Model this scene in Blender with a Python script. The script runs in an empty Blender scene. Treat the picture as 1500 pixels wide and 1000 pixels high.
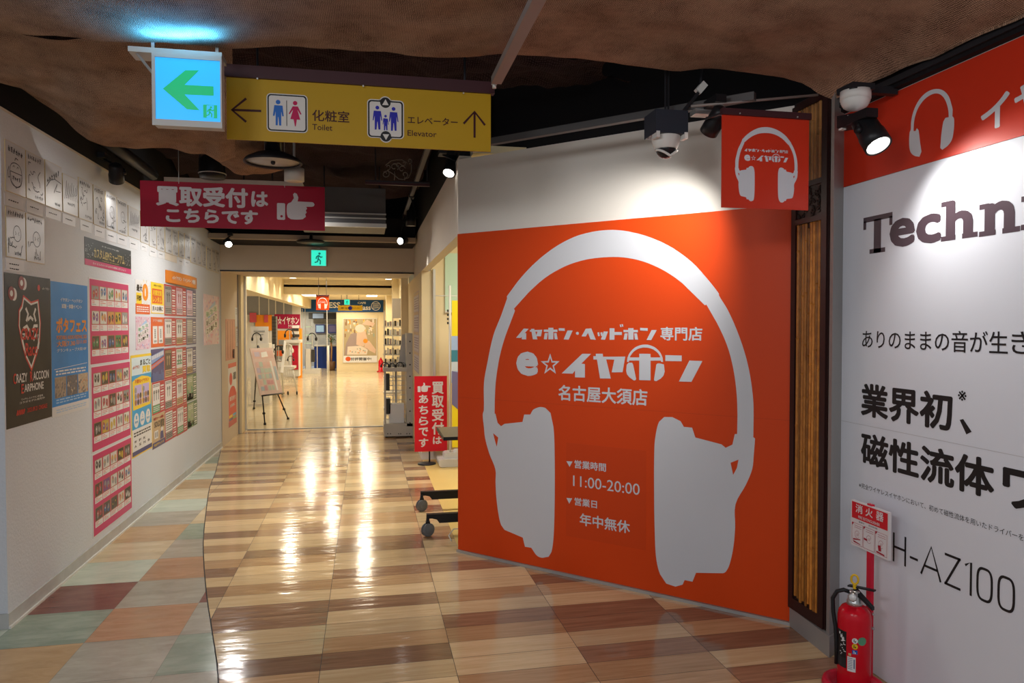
import bpy, bmesh, math, random
from math import pi, sin, cos, atan, radians
from mathutils import Vector as V, Matrix
from mathutils.geometry import tessellate_polygon
C = bpy.context.scene.collection
S = bpy.context.scene
random.seed(7)

# ------------------------------------------------------------ camera, world, large lights, exposure
FPX, EYE = 1050.0, 1.5                      # focal length in pixels of a 1500x1000 frame, eye height
YAW, PITCH = atan(213 / FPX), atan(24 / FPX)
cam_d = bpy.data.cameras.new('camera')
cam_d.sensor_width = 36.0
cam_d.lens = 36.0 * FPX / 1500.0
cam_d.clip_start, cam_d.clip_end = 0.05, 200
cam = bpy.data.objects.new('camera', cam_d)
C.objects.link(cam)
cam.location = (0, 0, EYE)
cam.rotation_euler = (pi / 2 - PITCH, 0, -YAW)
S.camera = cam
S.view_settings.view_transform = 'Standard'
S.view_settings.look = 'None'
S.view_settings.gamma = 1.0
S.view_settings.use_curve_mapping = False
S.view_settings.exposure = 0.0
w = bpy.data.worlds.new('mall_ambience')
S.world = w
w.use_nodes = True
bg = w.node_tree.nodes['Background']
bg.inputs[0].default_value = (0.88, 0.94, 1.0, 1)
bg.inputs[1].default_value = 0.46

def area(name, loc, aim, size, power, col=(1, 1, 1), sy=None):
    d = bpy.data.lights.new(name, 'AREA')
    d.energy = power
    d.color = col
    d.size = size
    if sy:
        d.shape = 'RECTANGLE'
        d.size_y = sy
    o = bpy.data.objects.new(name, d)
    C.objects.link(o)
    o.location = loc
    o.rotation_euler = (V(aim) - V(loc)).to_track_quat('-Z', 'Y').to_euler()
    return o

def spot(name, loc, aim, power, deg=50, blend=0.6, col=(1, 0.97, 0.92), r=0.03):
    d = bpy.data.lights.new(name, 'SPOT')
    d.energy = power
    d.color = col
    d.spot_size = radians(deg)
    d.spot_blend = blend
    d.shadow_soft_size = r
    o = bpy.data.objects.new(name, d)
    C.objects.link(o)
    o.location = loc
    o.rotation_euler = (V(aim) - V(loc)).to_track_quat('-Z', 'Y').to_euler()
    return o

# unseen fill lamps added behind and beside the photographer; second brightens the right wall
area('hall_fill', (-0.2, -1.2, 2.6), (-0.2, 3.0, 0.8), 1.6, 28, (0.96, 0.98, 1.0), 0.5)
area('hall_fill', (-1.5, 0.1, 2.55), (2.1, 2.3, 0.7), 1.0, 25, (0.95, 0.97, 1.0), 0.4)
# ceiling lamps of the bright shop corridor beyond the doorway
for _x, _y, _z, _p in ((-1.32, 11.3, 2.46, 30), (-0.05, 11.6, 2.46, 30), (-1.32, 12.9, 2.46, 45), (-0.05, 13.2, 2.46, 45), (-0.7, 14.9, 2.46, 60),
                       (-1.3, 17.3, 2.30, 60), (0.0, 17.3, 2.30, 60), (-0.9, 20.2, 2.28, 75), (-0.1, 20.2, 2.28, 75), (-0.6, 22.8, 2.28, 70), (-2.6, 25.4, 2.28, 130)):
    spot('corridor_lamp', (_x, _y, _z), (_x, _y, 0), _p * 1.35, 168, 0.4, (1, 0.90, 0.70), 0.075)

# ------------------------------------------------------------ colours and materials
def lin(h):
    if not isinstance(h, str):
        return tuple(h)
    h = h.lstrip('#')
    r = []
    for i in (0, 2, 4):
        c = int(h[i:i + 2], 16) / 255
        r.append(c / 12.92 if c <= 0.04045 else ((c + 0.055) / 1.055) ** 2.4)
    return tuple(r)

MATS = {}
def M(name, col, rough=0.5, metal=0.0, emit=0.0, var=0.06, vs=6.0, bump=0.0, bs=60.0, spec=0.25, alpha=1.0):
    """procedural principled material: base colour mottled a little by noise, optional bump"""
    if name in MATS:
        return MATS[name]
    m = bpy.data.materials.new(name)
    m.use_nodes = True
    n, l = m.node_tree.nodes, m.node_tree.links
    b = n['Principled BSDF']
    c = lin(col)
    b.inputs['Roughness'].default_value = rough
    b.inputs['Metallic'].default_value = metal
    b.inputs['Specular IOR Level'].default_value = spec
    b.inputs['Alpha'].default_value = alpha
    tc = n.new('ShaderNodeTexCoord')
    nz = n.new('ShaderNodeTexNoise')
    nz.inputs['Scale'].default_value = vs
    nz.inputs['Detail'].default_value = 3
    l.new(tc.outputs['Object'], nz.inputs['Vector'])
    mx = n.new('ShaderNodeMix')
    mx.data_type = 'RGBA'
    mx.inputs['A'].default_value = tuple(x * (1 - var) for x in c) + (1,)
    mx.inputs['B'].default_value = tuple(min(1, x * (1 + var)) for x in c) + (1,)
    l.new(nz.outputs['Fac'], mx.inputs['Factor'])
    l.new(mx.outputs['Result'], b.inputs['Base Color'])
    if emit:
        l.new(mx.outputs['Result'], b.inputs['Emission Color'])
        b.inputs['Emission Strength'].default_value = emit
    if bump:
        n2 = n.new('ShaderNodeTexNoise')
        n2.inputs['Scale'].default_value = bs
        n2.inputs['Detail'].default_value = 2
        l.new(tc.outputs['Object'], n2.inputs['Vector'])
        bp = n.new('ShaderNodeBump')
        bp.inputs['Strength'].default_value = bump
        bp.inputs['Distance'].default_value = 0.02
        l.new(n2.outputs['Fac'], bp.inputs['Height'])
        l.new(bp.outputs['Normal'], b.inputs['Normal'])
    MATS[name] = m
    return m

def wavy(m, rough, scale, strength, dist=0.01, stretch=(1, 1, 1)):
    """slightly uneven waxed gloss"""
    n, l = m.node_tree.nodes, m.node_tree.links
    b = n['Principled BSDF']
    b.inputs['Roughness'].default_value = rough
    tc = n.new('ShaderNodeTexCoord')
    mp = n.new('ShaderNodeMapping')
    mp.inputs['Scale'].default_value = stretch
    nz = n.new('ShaderNodeTexNoise')
    nz.inputs['Scale'].default_value = scale
    nz.inputs['Detail'].default_value = 1.5
    bp = n.new('ShaderNodeBump')
    bp.inputs['Strength'].default_value = strength
    bp.inputs['Distance'].default_value = dist
    l.new(tc.outputs['Object'], mp.inputs['Vector'])
    l.new(mp.outputs['Vector'], nz.inputs['Vector'])
    l.new(nz.outputs['Fac'], bp.inputs['Height'])
    l.new(bp.outputs['Normal'], b.inputs['Normal'])
    return m

def wood(name, c1, c2, sx=1.3, sy=26.0, rough=0.16, wave=0.05, per=0.22):
    if name in MATS:
        return MATS[name]
    m = bpy.data.materials.new(name)
    m.use_nodes = True
    n, l = m.node_tree.nodes, m.node_tree.links
    b = n['Principled BSDF']
    tc = n.new('ShaderNodeTexCoord')
    mp = n.new('ShaderNodeMapping')
    mp.inputs['Scale'].default_value = (sx, sy, 8)
    l.new(tc.outputs['Object'], mp.inputs['Vector'])
    geo = n.new('ShaderNodeNewGeometry')
    ad = n.new('ShaderNodeVectorMath')
    ad.operation = 'ADD'
    l.new(mp.outputs['Vector'], ad.inputs[0])
    l.new(geo.outputs['Random Per Island'], ad.inputs[1])
    nz = n.new('ShaderNodeTexNoise')
    nz.inputs['Scale'].default_value = 2.2
    nz.inputs['Detail'].default_value = 6
    nz.inputs['Roughness'].default_value = 0.65
    nz.inputs['Distortion'].default_value = 0.6
    l.new(ad.outputs[0], nz.inputs['Vector'])
    rp = n.new('ShaderNodeValToRGB')
    rp.color_ramp.elements[0].position = 0.32
    rp.color_ramp.elements[0].color = lin(c1) + (1,)
    rp.color_ramp.elements[1].position = 0.68
    rp.color_ramp.elements[1].color = lin(c2) + (1,)
    l.new(nz.outputs['Fac'], rp.inputs['Fac'])
    hs = n.new('ShaderNodeHueSaturation')
    mr = n.new('ShaderNodeMapRange')
    mr.inputs['To Min'].default_value = 1 - per
    mr.inputs['To Max'].default_value = 1 + per * 0.6
    l.new(geo.outputs['Random Per Island'], mr.inputs['Value'])
    l.new(mr.outputs['Result'], hs.inputs['Value'])
    l.new(rp.outputs['Color'], hs.inputs['Color'])
    l.new(hs.outputs['Color'], b.inputs['Base Color'])
    MATS[name] = m
    return wavy(m, rough, 6.0, wave, 0.02, (1.0, 2.8, 1))

def cloth(name, c1, c2, scale=210.0, rough=0.95, mott=5.0):
    """coarse woven cloth"""
    if name in MATS:
        return MATS[name]
    m = bpy.data.materials.new(name)
    m.use_nodes = True
    n, l = m.node_tree.nodes, m.node_tree.links
    b = n['Principled BSDF']
    b.inputs['Roughness'].default_value = rough
    b.inputs['Specular IOR Level'].default_value = 0.1
    tc = n.new('ShaderNodeTexCoord')
    w1 = n.new('ShaderNodeTexWave')
    w1.inputs['Scale'].default_value = scale / 6.3
    w1.inputs['Distortion'].default_value = 4
    w1.inputs['Detail'].default_value = 2
    w1.inputs['Detail Scale'].default_value = 1.5
    w2 = n.new('ShaderNodeTexWave')
    w2.bands_direction = 'Y'
    w2.inputs['Scale'].default_value = scale / 6.3
    w2.inputs['Distortion'].default_value = 4
    w2.inputs['Detail'].default_value = 2
    l.new(tc.outputs['Object'], w1.inputs['Vector'])
    l.new(tc.outputs['Object'], w2.inputs['Vector'])
    mu = n.new('ShaderNodeMath')
    mu.operation = 'MULTIPLY'
    l.new(w1.outputs['Fac'], mu.inputs[0])
    l.new(w2.outputs['Fac'], mu.inputs[1])
    nz = n.new('ShaderNodeTexNoise')
    nz.inputs['Scale'].default_value = mott
    nz.inputs['Detail'].default_value = 8
    nz.inputs['Roughness'].default_value = 0.7
    l.new(tc.outputs['Object'], nz.inputs['Vector'])
    a = n.new('ShaderNodeMath')
    a.operation = 'ADD'
    l.new(mu.outputs[0], a.inputs[0])
    l.new(nz.outputs['Fac'], a.inputs[1])
    rp = n.new('ShaderNodeValToRGB')
    rp.color_ramp.elements[0].position = 0.35
    rp.color_ramp.elements[0].color = lin(c1) + (1,)
    rp.color_ramp.elements[1].position = 1.05
    rp.color_ramp.elements[1].color = lin(c2) + (1,)
    l.new(a.outputs[0], rp.inputs['Fac'])
    l.new(rp.outputs['Color'], b.inputs['Base Color'])
    bp = n.new('ShaderNodeBump')
    bp.inputs['Strength'].default_value = 0.5
    bp.inputs['Distance'].default_value = 0.004
    l.new(a.outputs[0], bp.inputs['Height'])
    l.new(bp.outputs['Normal'], b.inputs['Normal'])
    MATS[name] = m
    return m

# ------------------------------------------------------------ mesh builder
_TXT = {}
def text_shape(body, bold=0.0, spacing=1.0):
    """outline of a line of lettering in the built-in face, normalised to the unit square"""
    k = (body, bold, spacing)
    if k in _TXT:
        return _TXT[k]
    cu = bpy.data.curves.new('t', 'FONT')
    cu.body = body
    cu.resolution_u = 3
    cu.space_character = spacing
    o = bpy.data.objects.new('t', cu)
    C.objects.link(o)
    dg = bpy.context.evaluated_depsgraph_get()
    me = bpy.data.meshes.new_from_object(o.evaluated_get(dg))
    vs = [(v.co.x, v.co.y) for v in me.vertices]
    fs = [tuple(p.vertices) for p in me.polygons]
    bpy.data.objects.remove(o)
    bpy.data.curves.remove(cu)
    bpy.data.meshes.remove(me)
    if not vs:
        _TXT[k] = ([], [], [])
        return _TXT[k]
    x0 = min(v[0] for v in vs); x1 = max(v[0] for v in vs)
    y0 = min(v[1] for v in vs); y1 = max(v[1] for v in vs)
    dx, dy = max(x1 - x0, 1e-6), max(y1 - y0, 1e-6)
    nv = [((x - x0) / dx, (y - y0) / dy) for x, y in vs]
    if bold > 0:
        # a heavier weight: the same outlines laid again a little to every side
        ex, ey = bold / (dx + 2 * bold), bold / (dy + 2 * bold)
        av, af = [], []
        lay = []
        for ox, oy in ((-1, 0), (1, 0), (0, -1), (0, 1), (-.7, -.7), (.7, -.7), (-.7, .7), (.7, .7)):
            o_ = len(av)
            lay += [len(lay) // len(nv)] * len(nv)
            av += [(ex * (1 + ox) + x * (1 - 2 * ex), ey * (1 + oy) + y * (1 - 2 * ey)) for x, y in nv]
            af += [tuple(i + o_ for i in f) for f in fs]
        nv, fs = av, af
    else:
        lay = [0] * len(nv)
    _TXT[k] = (nv, fs, lay)
    return _TXT[k]

class Fr:
    """a flat surface: origin, u (right as seen), v (up), n (towards the viewer)"""
    def __init__(s, o, u, v=(0, 0, 1)):
        s.o, s.u, s.v = V(o), V(u), V(v)
        s.n = s.u.cross(s.v).normalized()
    def pt(s, u, v, d=0.0):
        return s.o + s.u * u + s.v * v + s.n * d
    def sub(s, u0, v0, u1, v1, d=0.0):
        """unit-square frame over a rectangle of this surface"""
        f = Fr(s.pt(u0, v0, d), s.u * (u1 - u0), s.v * (v1 - v0))
        f.n = s.n
        f.asp = abs(u1 - u0) * s.u.length / max(1e-6, abs(v1 - v0) * s.v.length)
        return f

class MB:
    def __init__(s):
        s.v, s.f, s.m, s.sm = [], [], [], []
        s.cur = 0
        s.smooth = False
    def add(s, pts, faces, mi=None):
        k = len(s.v)
        s.v += [V(p) for p in pts]
        for f in faces:
            s.f.append(tuple(i + k for i in f))
            s.m.append(s.cur if mi is None else mi)
            s.sm.append(s.smooth)
        return s
    def box(s, x0, x1, y0, y1, z0, z1, mi=None):
        return s.add([(x, y, z) for x in (x0, x1) for y in (y0, y1) for z in (z0, z1)],
                     [(0, 1, 3, 2), (4, 6, 7, 5), (0, 4, 5, 1), (2, 3, 7, 6), (0, 2, 6, 4), (1, 5, 7, 3)], mi)
    def hexa(s, a, b, c, d, off, mi=None):
        """a quad a-b-c-d thickened by the vector off"""
        p = [V(x) for x in (a, b, c, d)]
        q = [x + V(off) for x in p]
        return s.add(p + q, [(0, 1, 2, 3), (7, 6, 5, 4), (0, 4, 5, 1), (1, 5, 6, 2), (2, 6, 7, 3), (3, 7, 4, 0)], mi)
    def quad(s, a, b, c, d, mi=None):
        return s.add([a, b, c, d], [(0, 1, 2, 3)], mi)
    def bar(s, p0, p1, w=0.02, h=None, mi=None, up=(0, 0, 1)):
        p0, p1 = V(p0), V(p1)
        h = h or w
        d = (p1 - p0).normalized()
        sd = d.cross(V(up))
        if sd.length < 1e-4:
            sd = d.cross(V((1, 0, 0)))
        sd.normalize()
        u = sd.cross(d)
        a, b = sd * w / 2, u * h / 2
        pts = [p + i * a + j * b for p in (p0, p1) for i, j in ((-1, -1), (1, -1), (1, 1), (-1, 1))]
        return s.add(pts, [(3, 2, 1, 0), (4, 5, 6, 7), (0, 1, 5, 4), (1, 2, 6, 5), (2, 3, 7, 6), (3, 0, 4, 7)], mi)
    def rev(s, p0, axis, prof, n=20, mi=None, caps=True):
        """surface of revolution: prof = [(distance along axis, radius)...]"""
        p0, a = V(p0), V(axis).normalized()
        e = a.cross(V((0, 0, 1)))
        if e.length < 1e-3:
            e = a.cross(V((0, 1, 0)))
        e.normalize()
        g = a.cross(e)
        pts, fs = [], []
        for t, r in prof:
            for k in range(n):
                an = 2 * pi * k / n
                pts.append(p0 + a * t + (e * cos(an) + g * sin(an)) * r)
        for i in range(len(prof) - 1):
            for k in range(n):
                k2 = (k + 1) % n
                fs.append((i * n + k, i * n + k2, (i + 1) * n + k2, (i + 1) * n + k))
        if caps:
            fs.append(tuple(range(n - 1, -1, -1)))
            fs.append(tuple((len(prof) - 1) * n + k for k in range(n)))
        o = s.smooth
        s.smooth = n > 8
        s.add(pts, fs, mi)
        s.smooth = o
        return s
    def cyl(s, p0, p1, r, n=14, mi=None, r2=None):
        d = V(p1) - V(p0)
        return s.rev(p0, d, [(0, r), (d.length, r if r2 is None else r2)], n, mi)
    def tube(s, pts, r, n=8, mi=None, closed=False):
        pts = [V(p) for p in pts]
        N = len(pts)
        ring = []
        prev = None
        for i, p in enumerate(pts):
            a = pts[(i - 1) % N] if (i or closed) else p
            b = pts[(i + 1) % N] if (i < N - 1 or closed) else p
            t = (b - a).normalized()
            if prev is None:
                e = t.cross(V((0, 0, 1)))
                if e.length < 1e-3:
                    e = t.cross(V((1, 0, 0)))
            else:
                e = prev - t * prev.dot(t)
            e.normalize()
            prev = e
            g = t.cross(e)
            ring.append([p + (e * cos(2 * pi * k / n) + g * sin(2 * pi * k / n)) * r for k in range(n)])
        fs = []
        for i in range(N if closed else N - 1):
            j = (i + 1) % N
            for k in range(n):
                k2 = (k + 1) % n
                fs.append((i * n + k, i * n + k2, j * n + k2, j * n + k))
        if not closed:
            fs.append(tuple(range(n - 1, -1, -1)))
            fs.append(tuple((N - 1) * n + k for k in range(n)))
        o = s.smooth
        s.smooth = True
        s.add([p for r_ in ring for p in r_], fs, mi)
        s.smooth = o
        return s
    def ball(s, c, rx, ry=None, rz=None, n=14, m=9, mi=None, z0=-1.0, z1=1.0):
        ry, rz = ry or rx, rz or rx
        c = V(c)
        pts, fs = [], []
        a0, a1 = math.asin(z0), math.asin(z1)
        for i in range(m + 1):
            a = a0 + (a1 - a0) * i / m
            for k in range(n):
                t = 2 * pi * k / n
                pts.append(c + V((rx * cos(a) * cos(t), ry * cos(a) * sin(t), rz * sin(a))))
        for i in range(m):
            for k in range(n):
                k2 = (k + 1) % n
                fs.append((i * n + k, i * n + k2, (i + 1) * n + k2, (i + 1) * n + k))
        o = s.smooth
        s.smooth = True
        s.add(pts, fs, mi)
        s.smooth = o
        return s
    # ---- flat work on a frame
    def fpoly(s, F, pts, d0, d1=None, mi=None, holes=()):
        loops = [list(pts)] + [list(h) for h in holes]
        flat = [p for lp in loops for p in lp]
        tris = tessellate_polygon([[V((x, y, 0)) for x, y in lp] for lp in loops])
        top = d0 if d1 is None else d1
        def ori(t):
            (ax, ay), (bx, by), (cx, cy) = (flat[i] for i in t)
            return t if (bx - ax) * (cy - ay) - (by - ay) * (cx - ax) > 0 else (t[0], t[2], t[1])
        s.add([F.pt(x, y, top) for x, y in flat], [ori(tuple(t)) for t in tris], mi)
        if d1 is not None:
            for lp in loops:
                n = len(lp)
                s.add([F.pt(x, y, d0) for x, y in lp] + [F.pt(x, y, d1) for x, y in lp],
                      [(i, (i + 1) % n, (i + 1) % n + n, i + n) for i in range(n)], mi)
        return s
    def frect(s, F, u0, v0, u1, v1, d0=0.0, d1=None, mi=None):
        if d1 is None:
            return s.add([F.pt(u0, v0, d0), F.pt(u1, v0, d0), F.pt(u1, v1, d0), F.pt(u0, v1, d0)], [(0, 1, 2, 3)], mi)
        return s.hexa(F.pt(u0, v0, d0), F.pt(u0, v1, d0), F.pt(u1, v1, d0), F.pt(u1, v0, d0), F.n * (d1 - d0), mi)
    def fdisc(s, F, u, v, r, d=0.0, mi=None, ry=None, n=24):
        ry = r if ry is None else ry
        return s.add([F.pt(u + r * cos(2 * pi * k / n), v + ry * sin(2 * pi * k / n), d) for k in range(n)], [tuple(range(n))], mi)
    def frrect(s, F, u0, v0, u1, v1, r, d0, mi=None, d1=None, asp=1.0):
        p = []
        for cx, cy, a0 in ((u1 - r, v1 - r * asp, 0), (u0 + r, v1 - r * asp, pi / 2), (u0 + r, v0 + r * asp, pi), (u1 - r, v0 + r * asp, 1.5 * pi)):
            for k in range(6):
                a = a0 + k * pi / 10
                p.append((cx + r * cos(a), cy + r * asp * sin(a)))
        return s.fpoly(F, p, d0, d1, mi)
    def fstroke(s, F, pts, wd, d=0.0, mi=None, asp=1.0):
        """ribbon of width wd along a 2-D line (asp = width/height of the frame's unit square)"""
        n = len(pts)
        L, R_ = [], []
        for i in range(n):
            a, b = pts[max(0, i - 1)], pts[min(n - 1, i + 1)]
            dx, dy = (b[0] - a[0]) * asp, b[1] - a[1]
            q = math.hypot(dx, dy) or 1
            nx, ny = -dy / q * wd / 2 / asp, dx / q * wd / 2
            L.append(F.pt(pts[i][0] + nx, pts[i][1] + ny, d))
            R_.append(F.pt(pts[i][0] - nx, pts[i][1] - ny, d))
        return s.add(L + R_, [(i + n, i + 1 + n, i + 1, i) for i in range(n - 1)], mi)
    def ftext(s, F, body, rect, d=0.0, mi=None, bold=0.0, spacing=1.0):
        vs, fs, lay = text_shape(body, bold, spacing)
        u0, v0, u1, v1 = rect
        return s.add([F.pt(u0 + (u1 - u0) * x, v0 + (v1 - v0) * y, d) + F.n * (4e-5 * q) for (x, y), q in zip(vs, lay)], fs, mi)
    def build(s, name, mats, parent=None, origin=None, kind=None):
        if not isinstance(mats, (list, tuple)):
            mats = [mats]
        if parent is not None:
            o0 = parent['_at'] if '_at' in parent else (0, 0, 0)
            o0 = V(o0)
        else:
            o0 = V(origin) if origin is not None else V((0, 0, 0))
        me = bpy.data.meshes.new(name)
        me.from_pydata([tuple(p - o0) for p in s.v], [], s.f)
        for m in mats:
            me.materials.append(MATS[m] if isinstance(m, str) else m)
        me.polygons.foreach_set('material_index', s.m)
        me.polygons.foreach_set('use_smooth', s.sm)
        me.update()
        o = bpy.data.objects.new(name, me)
        C.objects.link(o)
        if parent is not None:
            o.parent = parent
        else:
            o.location = o0
        o['_at'] = tuple(o0)
        if kind:
            o['kind'] = kind
        return o

def thing(name, label, cat, loc=(0, 0, 0), group=None):
    o = bpy.data.objects.new(name, None)
    o.empty_display_size = 0.1
    C.objects.link(o)
    o.location = loc
    o['_at'] = tuple(loc)
    o['label'], o['category'] = label, cat
    if group:
        o['group'] = group
    return o

def tag(o, label, cat, group=None):
    o['label'], o['category'] = label, cat
    if group:
        o['group'] = group
    return o

def struct(name, mb, mats):
    return mb.build(name, mats, kind='structure')

# lay-out help: the sight line of a point of the photograph, met with a real plane of the place
_Fw = V((sin(YAW) * cos(PITCH), cos(YAW) * cos(PITCH), -sin(PITCH)))
_Rt = V((cos(YAW), -sin(YAW), 0))
_Up = _Rt.cross(_Fw)
def ray(px, py):
    return _Fw + _Rt * ((px - 750) / FPX) + _Up * ((500 - py) / FPX)
def at(px, py, Y):
    d = ray(px, py)
    return V((0, 0, EYE)) + d * (Y / d.y)
def atz(px, py, z):
    d = ray(px, py)
    return V((0, 0, EYE)) + d * ((z - EYE) / d.z)
def atx(px, py, x):
    d = ray(px, py)
    return V((0, 0, EYE)) + d * (x / d.x)
# ------------------------------------------------------------ frames of the main surfaces
R2 = 0.5 ** 0.5
OW = Fr((0.587, 4.689, 0), (R2, -R2, 0))          # diagonal orange wall, u to the right
RW = Fr((2.13, 2.93, 0), (0, -1, 0))              # right wall, u towards the camera
LW = Fr((-1.745, 0, 0), (0, 1, 0))                # left wall, u = y
def YF(y):
    return Fr((0, y, 0), (1, 0, 0))               # a plane square to the corridor, u = x

# ------------------------------------------------------------ materials
M('flat_black', (0.008, 0.007, 0.009), 0.7)  # plain black; on the void panels and ceiling slab it paints the darkness
M('black_plastic', (0.012, 0.012, 0.014), 0.38)
M('dark_metal', (0.03, 0.03, 0.035), 0.4, 0.3)
M('maroon_metal', (0.055, 0.018, 0.022), 0.45)
M('steel', (0.34, 0.33, 0.32), 0.5, 0.3, bump=0.05, bs=30)
M('grey_steel', (0.46, 0.46, 0.45), 0.42, 0.5)
M('alu', (0.62, 0.62, 0.6), 0.35, 0.6)
M('wall_paper', (0.64, 0.675, 0.73), 0.75, var=0.02, bump=0.12, bs=70)
M('beige_wall', (0.64, 0.545, 0.43), 0.7, var=0.03, bump=0.04, bs=90)
M('beige_upper', (0.64, 0.58, 0.50), 0.6, var=0.03)
M('white_upper', (0.76, 0.72, 0.66), 0.5, var=0.02)
M('cream', (0.78, 0.66, 0.43), 0.6, var=0.03)
M('cream_ceiling', (0.80, 0.70, 0.50), 0.7, var=0.02)
M('base_grey', (0.50, 0.50, 0.49), 0.5, var=0.15, vs=14)
M('orange', (0.68, 0.060, 0.005), 0.42, var=0.03, vs=2)
M('orange2', (0.63, 0.056, 0.006), 0.42, var=0.03, vs=2)
M('red_vinyl', (0.60, 0.035, 0.012), 0.4, var=0.03)
M('white_vinyl', (0.70, 0.72, 0.79), 0.4, var=0.015)
M('logo_white', (0.63, 0.645, 0.69), 0.42, var=0.015)
M('ink', (0.012, 0.011, 0.013), 0.4)
M('ink_violet', (0.075, 0.048, 0.062), 0.4)
M('white_plastic', (0.72, 0.71, 0.68), 0.4)
M('paper', (0.70, 0.71, 0.73), 0.45, var=0.03)
M('glass_pale', (0.55, 0.75, 0.62), 0.15, var=0.03)
M('yellow_floor', (0.78, 0.56, 0.20), 0.3, var=0.06, vs=3)
M('joint', (0.02, 0.02, 0.025), 0.6)
cloth('burlap', (0.07, 0.036, 0.024), (0.46, 0.29, 0.195), 300)
cloth('dark_cloth', (0.012, 0.007, 0.008), (0.05, 0.032, 0.034), 150)

wood('plank_light', (0.60, 0.41, 0.21), (0.75, 0.56, 0.33), wave=.11, rough=.13)
wood('plank_mid', (0.41, 0.24, 0.115), (0.56, 0.355, 0.19), wave=.11, rough=.13)
wood('plank_dark', (0.22, 0.115, 0.065), (0.36, 0.205, 0.12), wave=.11, rough=.13)
def stone(name, c1, c2):
    wood(name, c1, c2, 2.2, 5.0, 0.2, 0.12, 0.1)
stone('stone_ochre', (0.42, 0.25, 0.11), (0.55, 0.36, 0.18))
stone('stone_tan', (0.56, 0.43, 0.25), (0.68, 0.55, 0.36))
stone('stone_pale', (0.46, 0.53, 0.43), (0.62, 0.66, 0.55))
stone('stone_grey', (0.33, 0.30, 0.24), (0.46, 0.42, 0.34))
stone('stone_green', (0.22, 0.28, 0.21), (0.34, 0.39, 0.31))
stone('stone_rust', (0.40, 0.20, 0.10), (0.52, 0.30, 0.17))
stone('stone_wine', (0.16, 0.045, 0.035), (0.25, 0.09, 0.07))
wood('cream_tile', (0.60, 0.49, 0.30), (0.70, 0.59, 0.40), 1.0, 3.0, 0.12, 0.10, 0.06)

# ------------------------------------------------------------ floor
CURVE = [(-1.0, 0.30), (1.5, -0.35), (2.4, -0.49), (3.158, -0.616), (3.74, -0.758), (4.118, -0.855), (4.709, -0.995),
         (5.314, -1.126), (6.321, -1.31), (7.0, -1.425), (7.788, -1.525), (8.813, -1.679), (9.30, -1.745), (11, -1.80)]
def curve_x(y):
    for (ya, xa), (yb, xb) in zip(CURVE, CURVE[1:]):
        if ya <= y <= yb:
            t = (y - ya) / (yb - ya)
            return xa + (xb - xa) * t
    return CURVE[0][1] if y < CURVE[0][0] else CURVE[-1][1]
def _smooth(c, n=8):
    r = []
    for i in range(len(c) - 1):
        a, b, d, e = c[max(0, i - 1)], c[i], c[i + 1], c[min(len(c) - 1, i + 2)]
        for k in range(n):
            t = k / n
            y = b[0] + (d[0] - b[0]) * t
            m0 = (d[1] - a[1]) / max(1e-6, d[0] - a[0]) * (d[0] - b[0])
            m1 = (e[1] - b[1]) / max(1e-6, e[0] - b[0]) * (d[0] - b[0])
            r.append((y, (2 * t ** 3 - 3 * t * t + 1) * b[1] + (t ** 3 - 2 * t * t + t) * m0 + (3 * t * t - 2 * t ** 3) * d[1] + (t ** 3 - t * t) * m1))
    return r + [c[-1]]
CURVE = _smooth(CURVE)
WP, WY0 = 0.1637, 3.02
WX0, WPX = -0.785, 0.58
ROWS = {   # plank colours read along the rows near the camera, columns -1 .. 4
    -3: 'MLDMLL', -2: 'LDMLMD', -1: 'MDLMML', 0: 'MMLLDD', 1: 'DDDLLM', 2: 'LLMMDD', 3: 'LLLDDL', 4: 'DDLLLM', 5: 'LDDMML', 6: 'LLLLDM',
    7: 'DMMLMM', 8: 'LLDDLM', 9: 'DLLLML', 10: 'MMLLMM', 11: 'LDDLLM', 12: 'MLDMLL', 13: 'LLLMML', 14: 'DDLLDM', 15: 'LMMLML', 16: 'LLMLML',
    17: 'MLLDML', 18: 'DDLLMM', 19: 'LMMMLL', 20: 'LLDDML', 21: 'DDDDLL', 22: 'LLLMML', 23: 'MLLLML', 24: 'LMLDML', 25: 'DLLLMM', 26: 'LMMLDL',
    27: 'DDLDML', 28: 'LLLLLM', 29: 'MDLMLL', 30: 'LLMLDM', 31: 'DMDLLL'}
rnd = random.Random(3)
fl = MB()
fj = MB()
for r in range(-30, 50):
    ya, yb = WY0 + WP * r, WY0 + WP * (r + 1)
    if yb > 10.8:
        break
    row = ROWS.get(r) or ''.join(rnd.choice('LLLMMD') for _ in range(6))
    for c in range(-2, 6):
        k = {'L': 0, 'M': 1, 'D': 2}[row[min(5, max(0, c + 1))]]
        xa, xb = WX0 + WPX * c, WX0 + WPX * (c + 1)
        xa2 = [max(xa, curve_x(y)) for y in (ya, yb)]
        if xb <= min(xa2):
            continue
        g = 0.0012
        xe = xb - g
        if c == 5:
            xe = 2.6
        fl.quad((min(xa2[0] + g, xe), ya + g, 0), (xe, ya + g, 0), (xe, yb - g, 0), (min(xa2[1] + g, xe), yb - g, 0), k)
struct('floor', fl, ['plank_light', 'plank_mid', 'plank_dark'])
fj.box(-6, 4, -5, 10.8, -0.06, -0.0012)
struct('floor', fj, 'joint')
TILES = ['stone_ochre', 'stone_tan', 'stone_pale', 'stone_grey', 'stone_green', 'stone_rust', 'stone_wine']
SX, SP, SY0, SPY = -1.735, 0.42, 3.275, 0.4135
TC = {-1: '00331', 0: '10343', 1: '24533', 2: '06365', 3: '12552', 4: '31311', 5: '20431', 6: '03131', 7: '12110', 8: '31000',
      9: '10222', 10: '02111', 11: '21000', 12: '34333', 13: '23222', 14: '41222'}
sm = MB()
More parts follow.
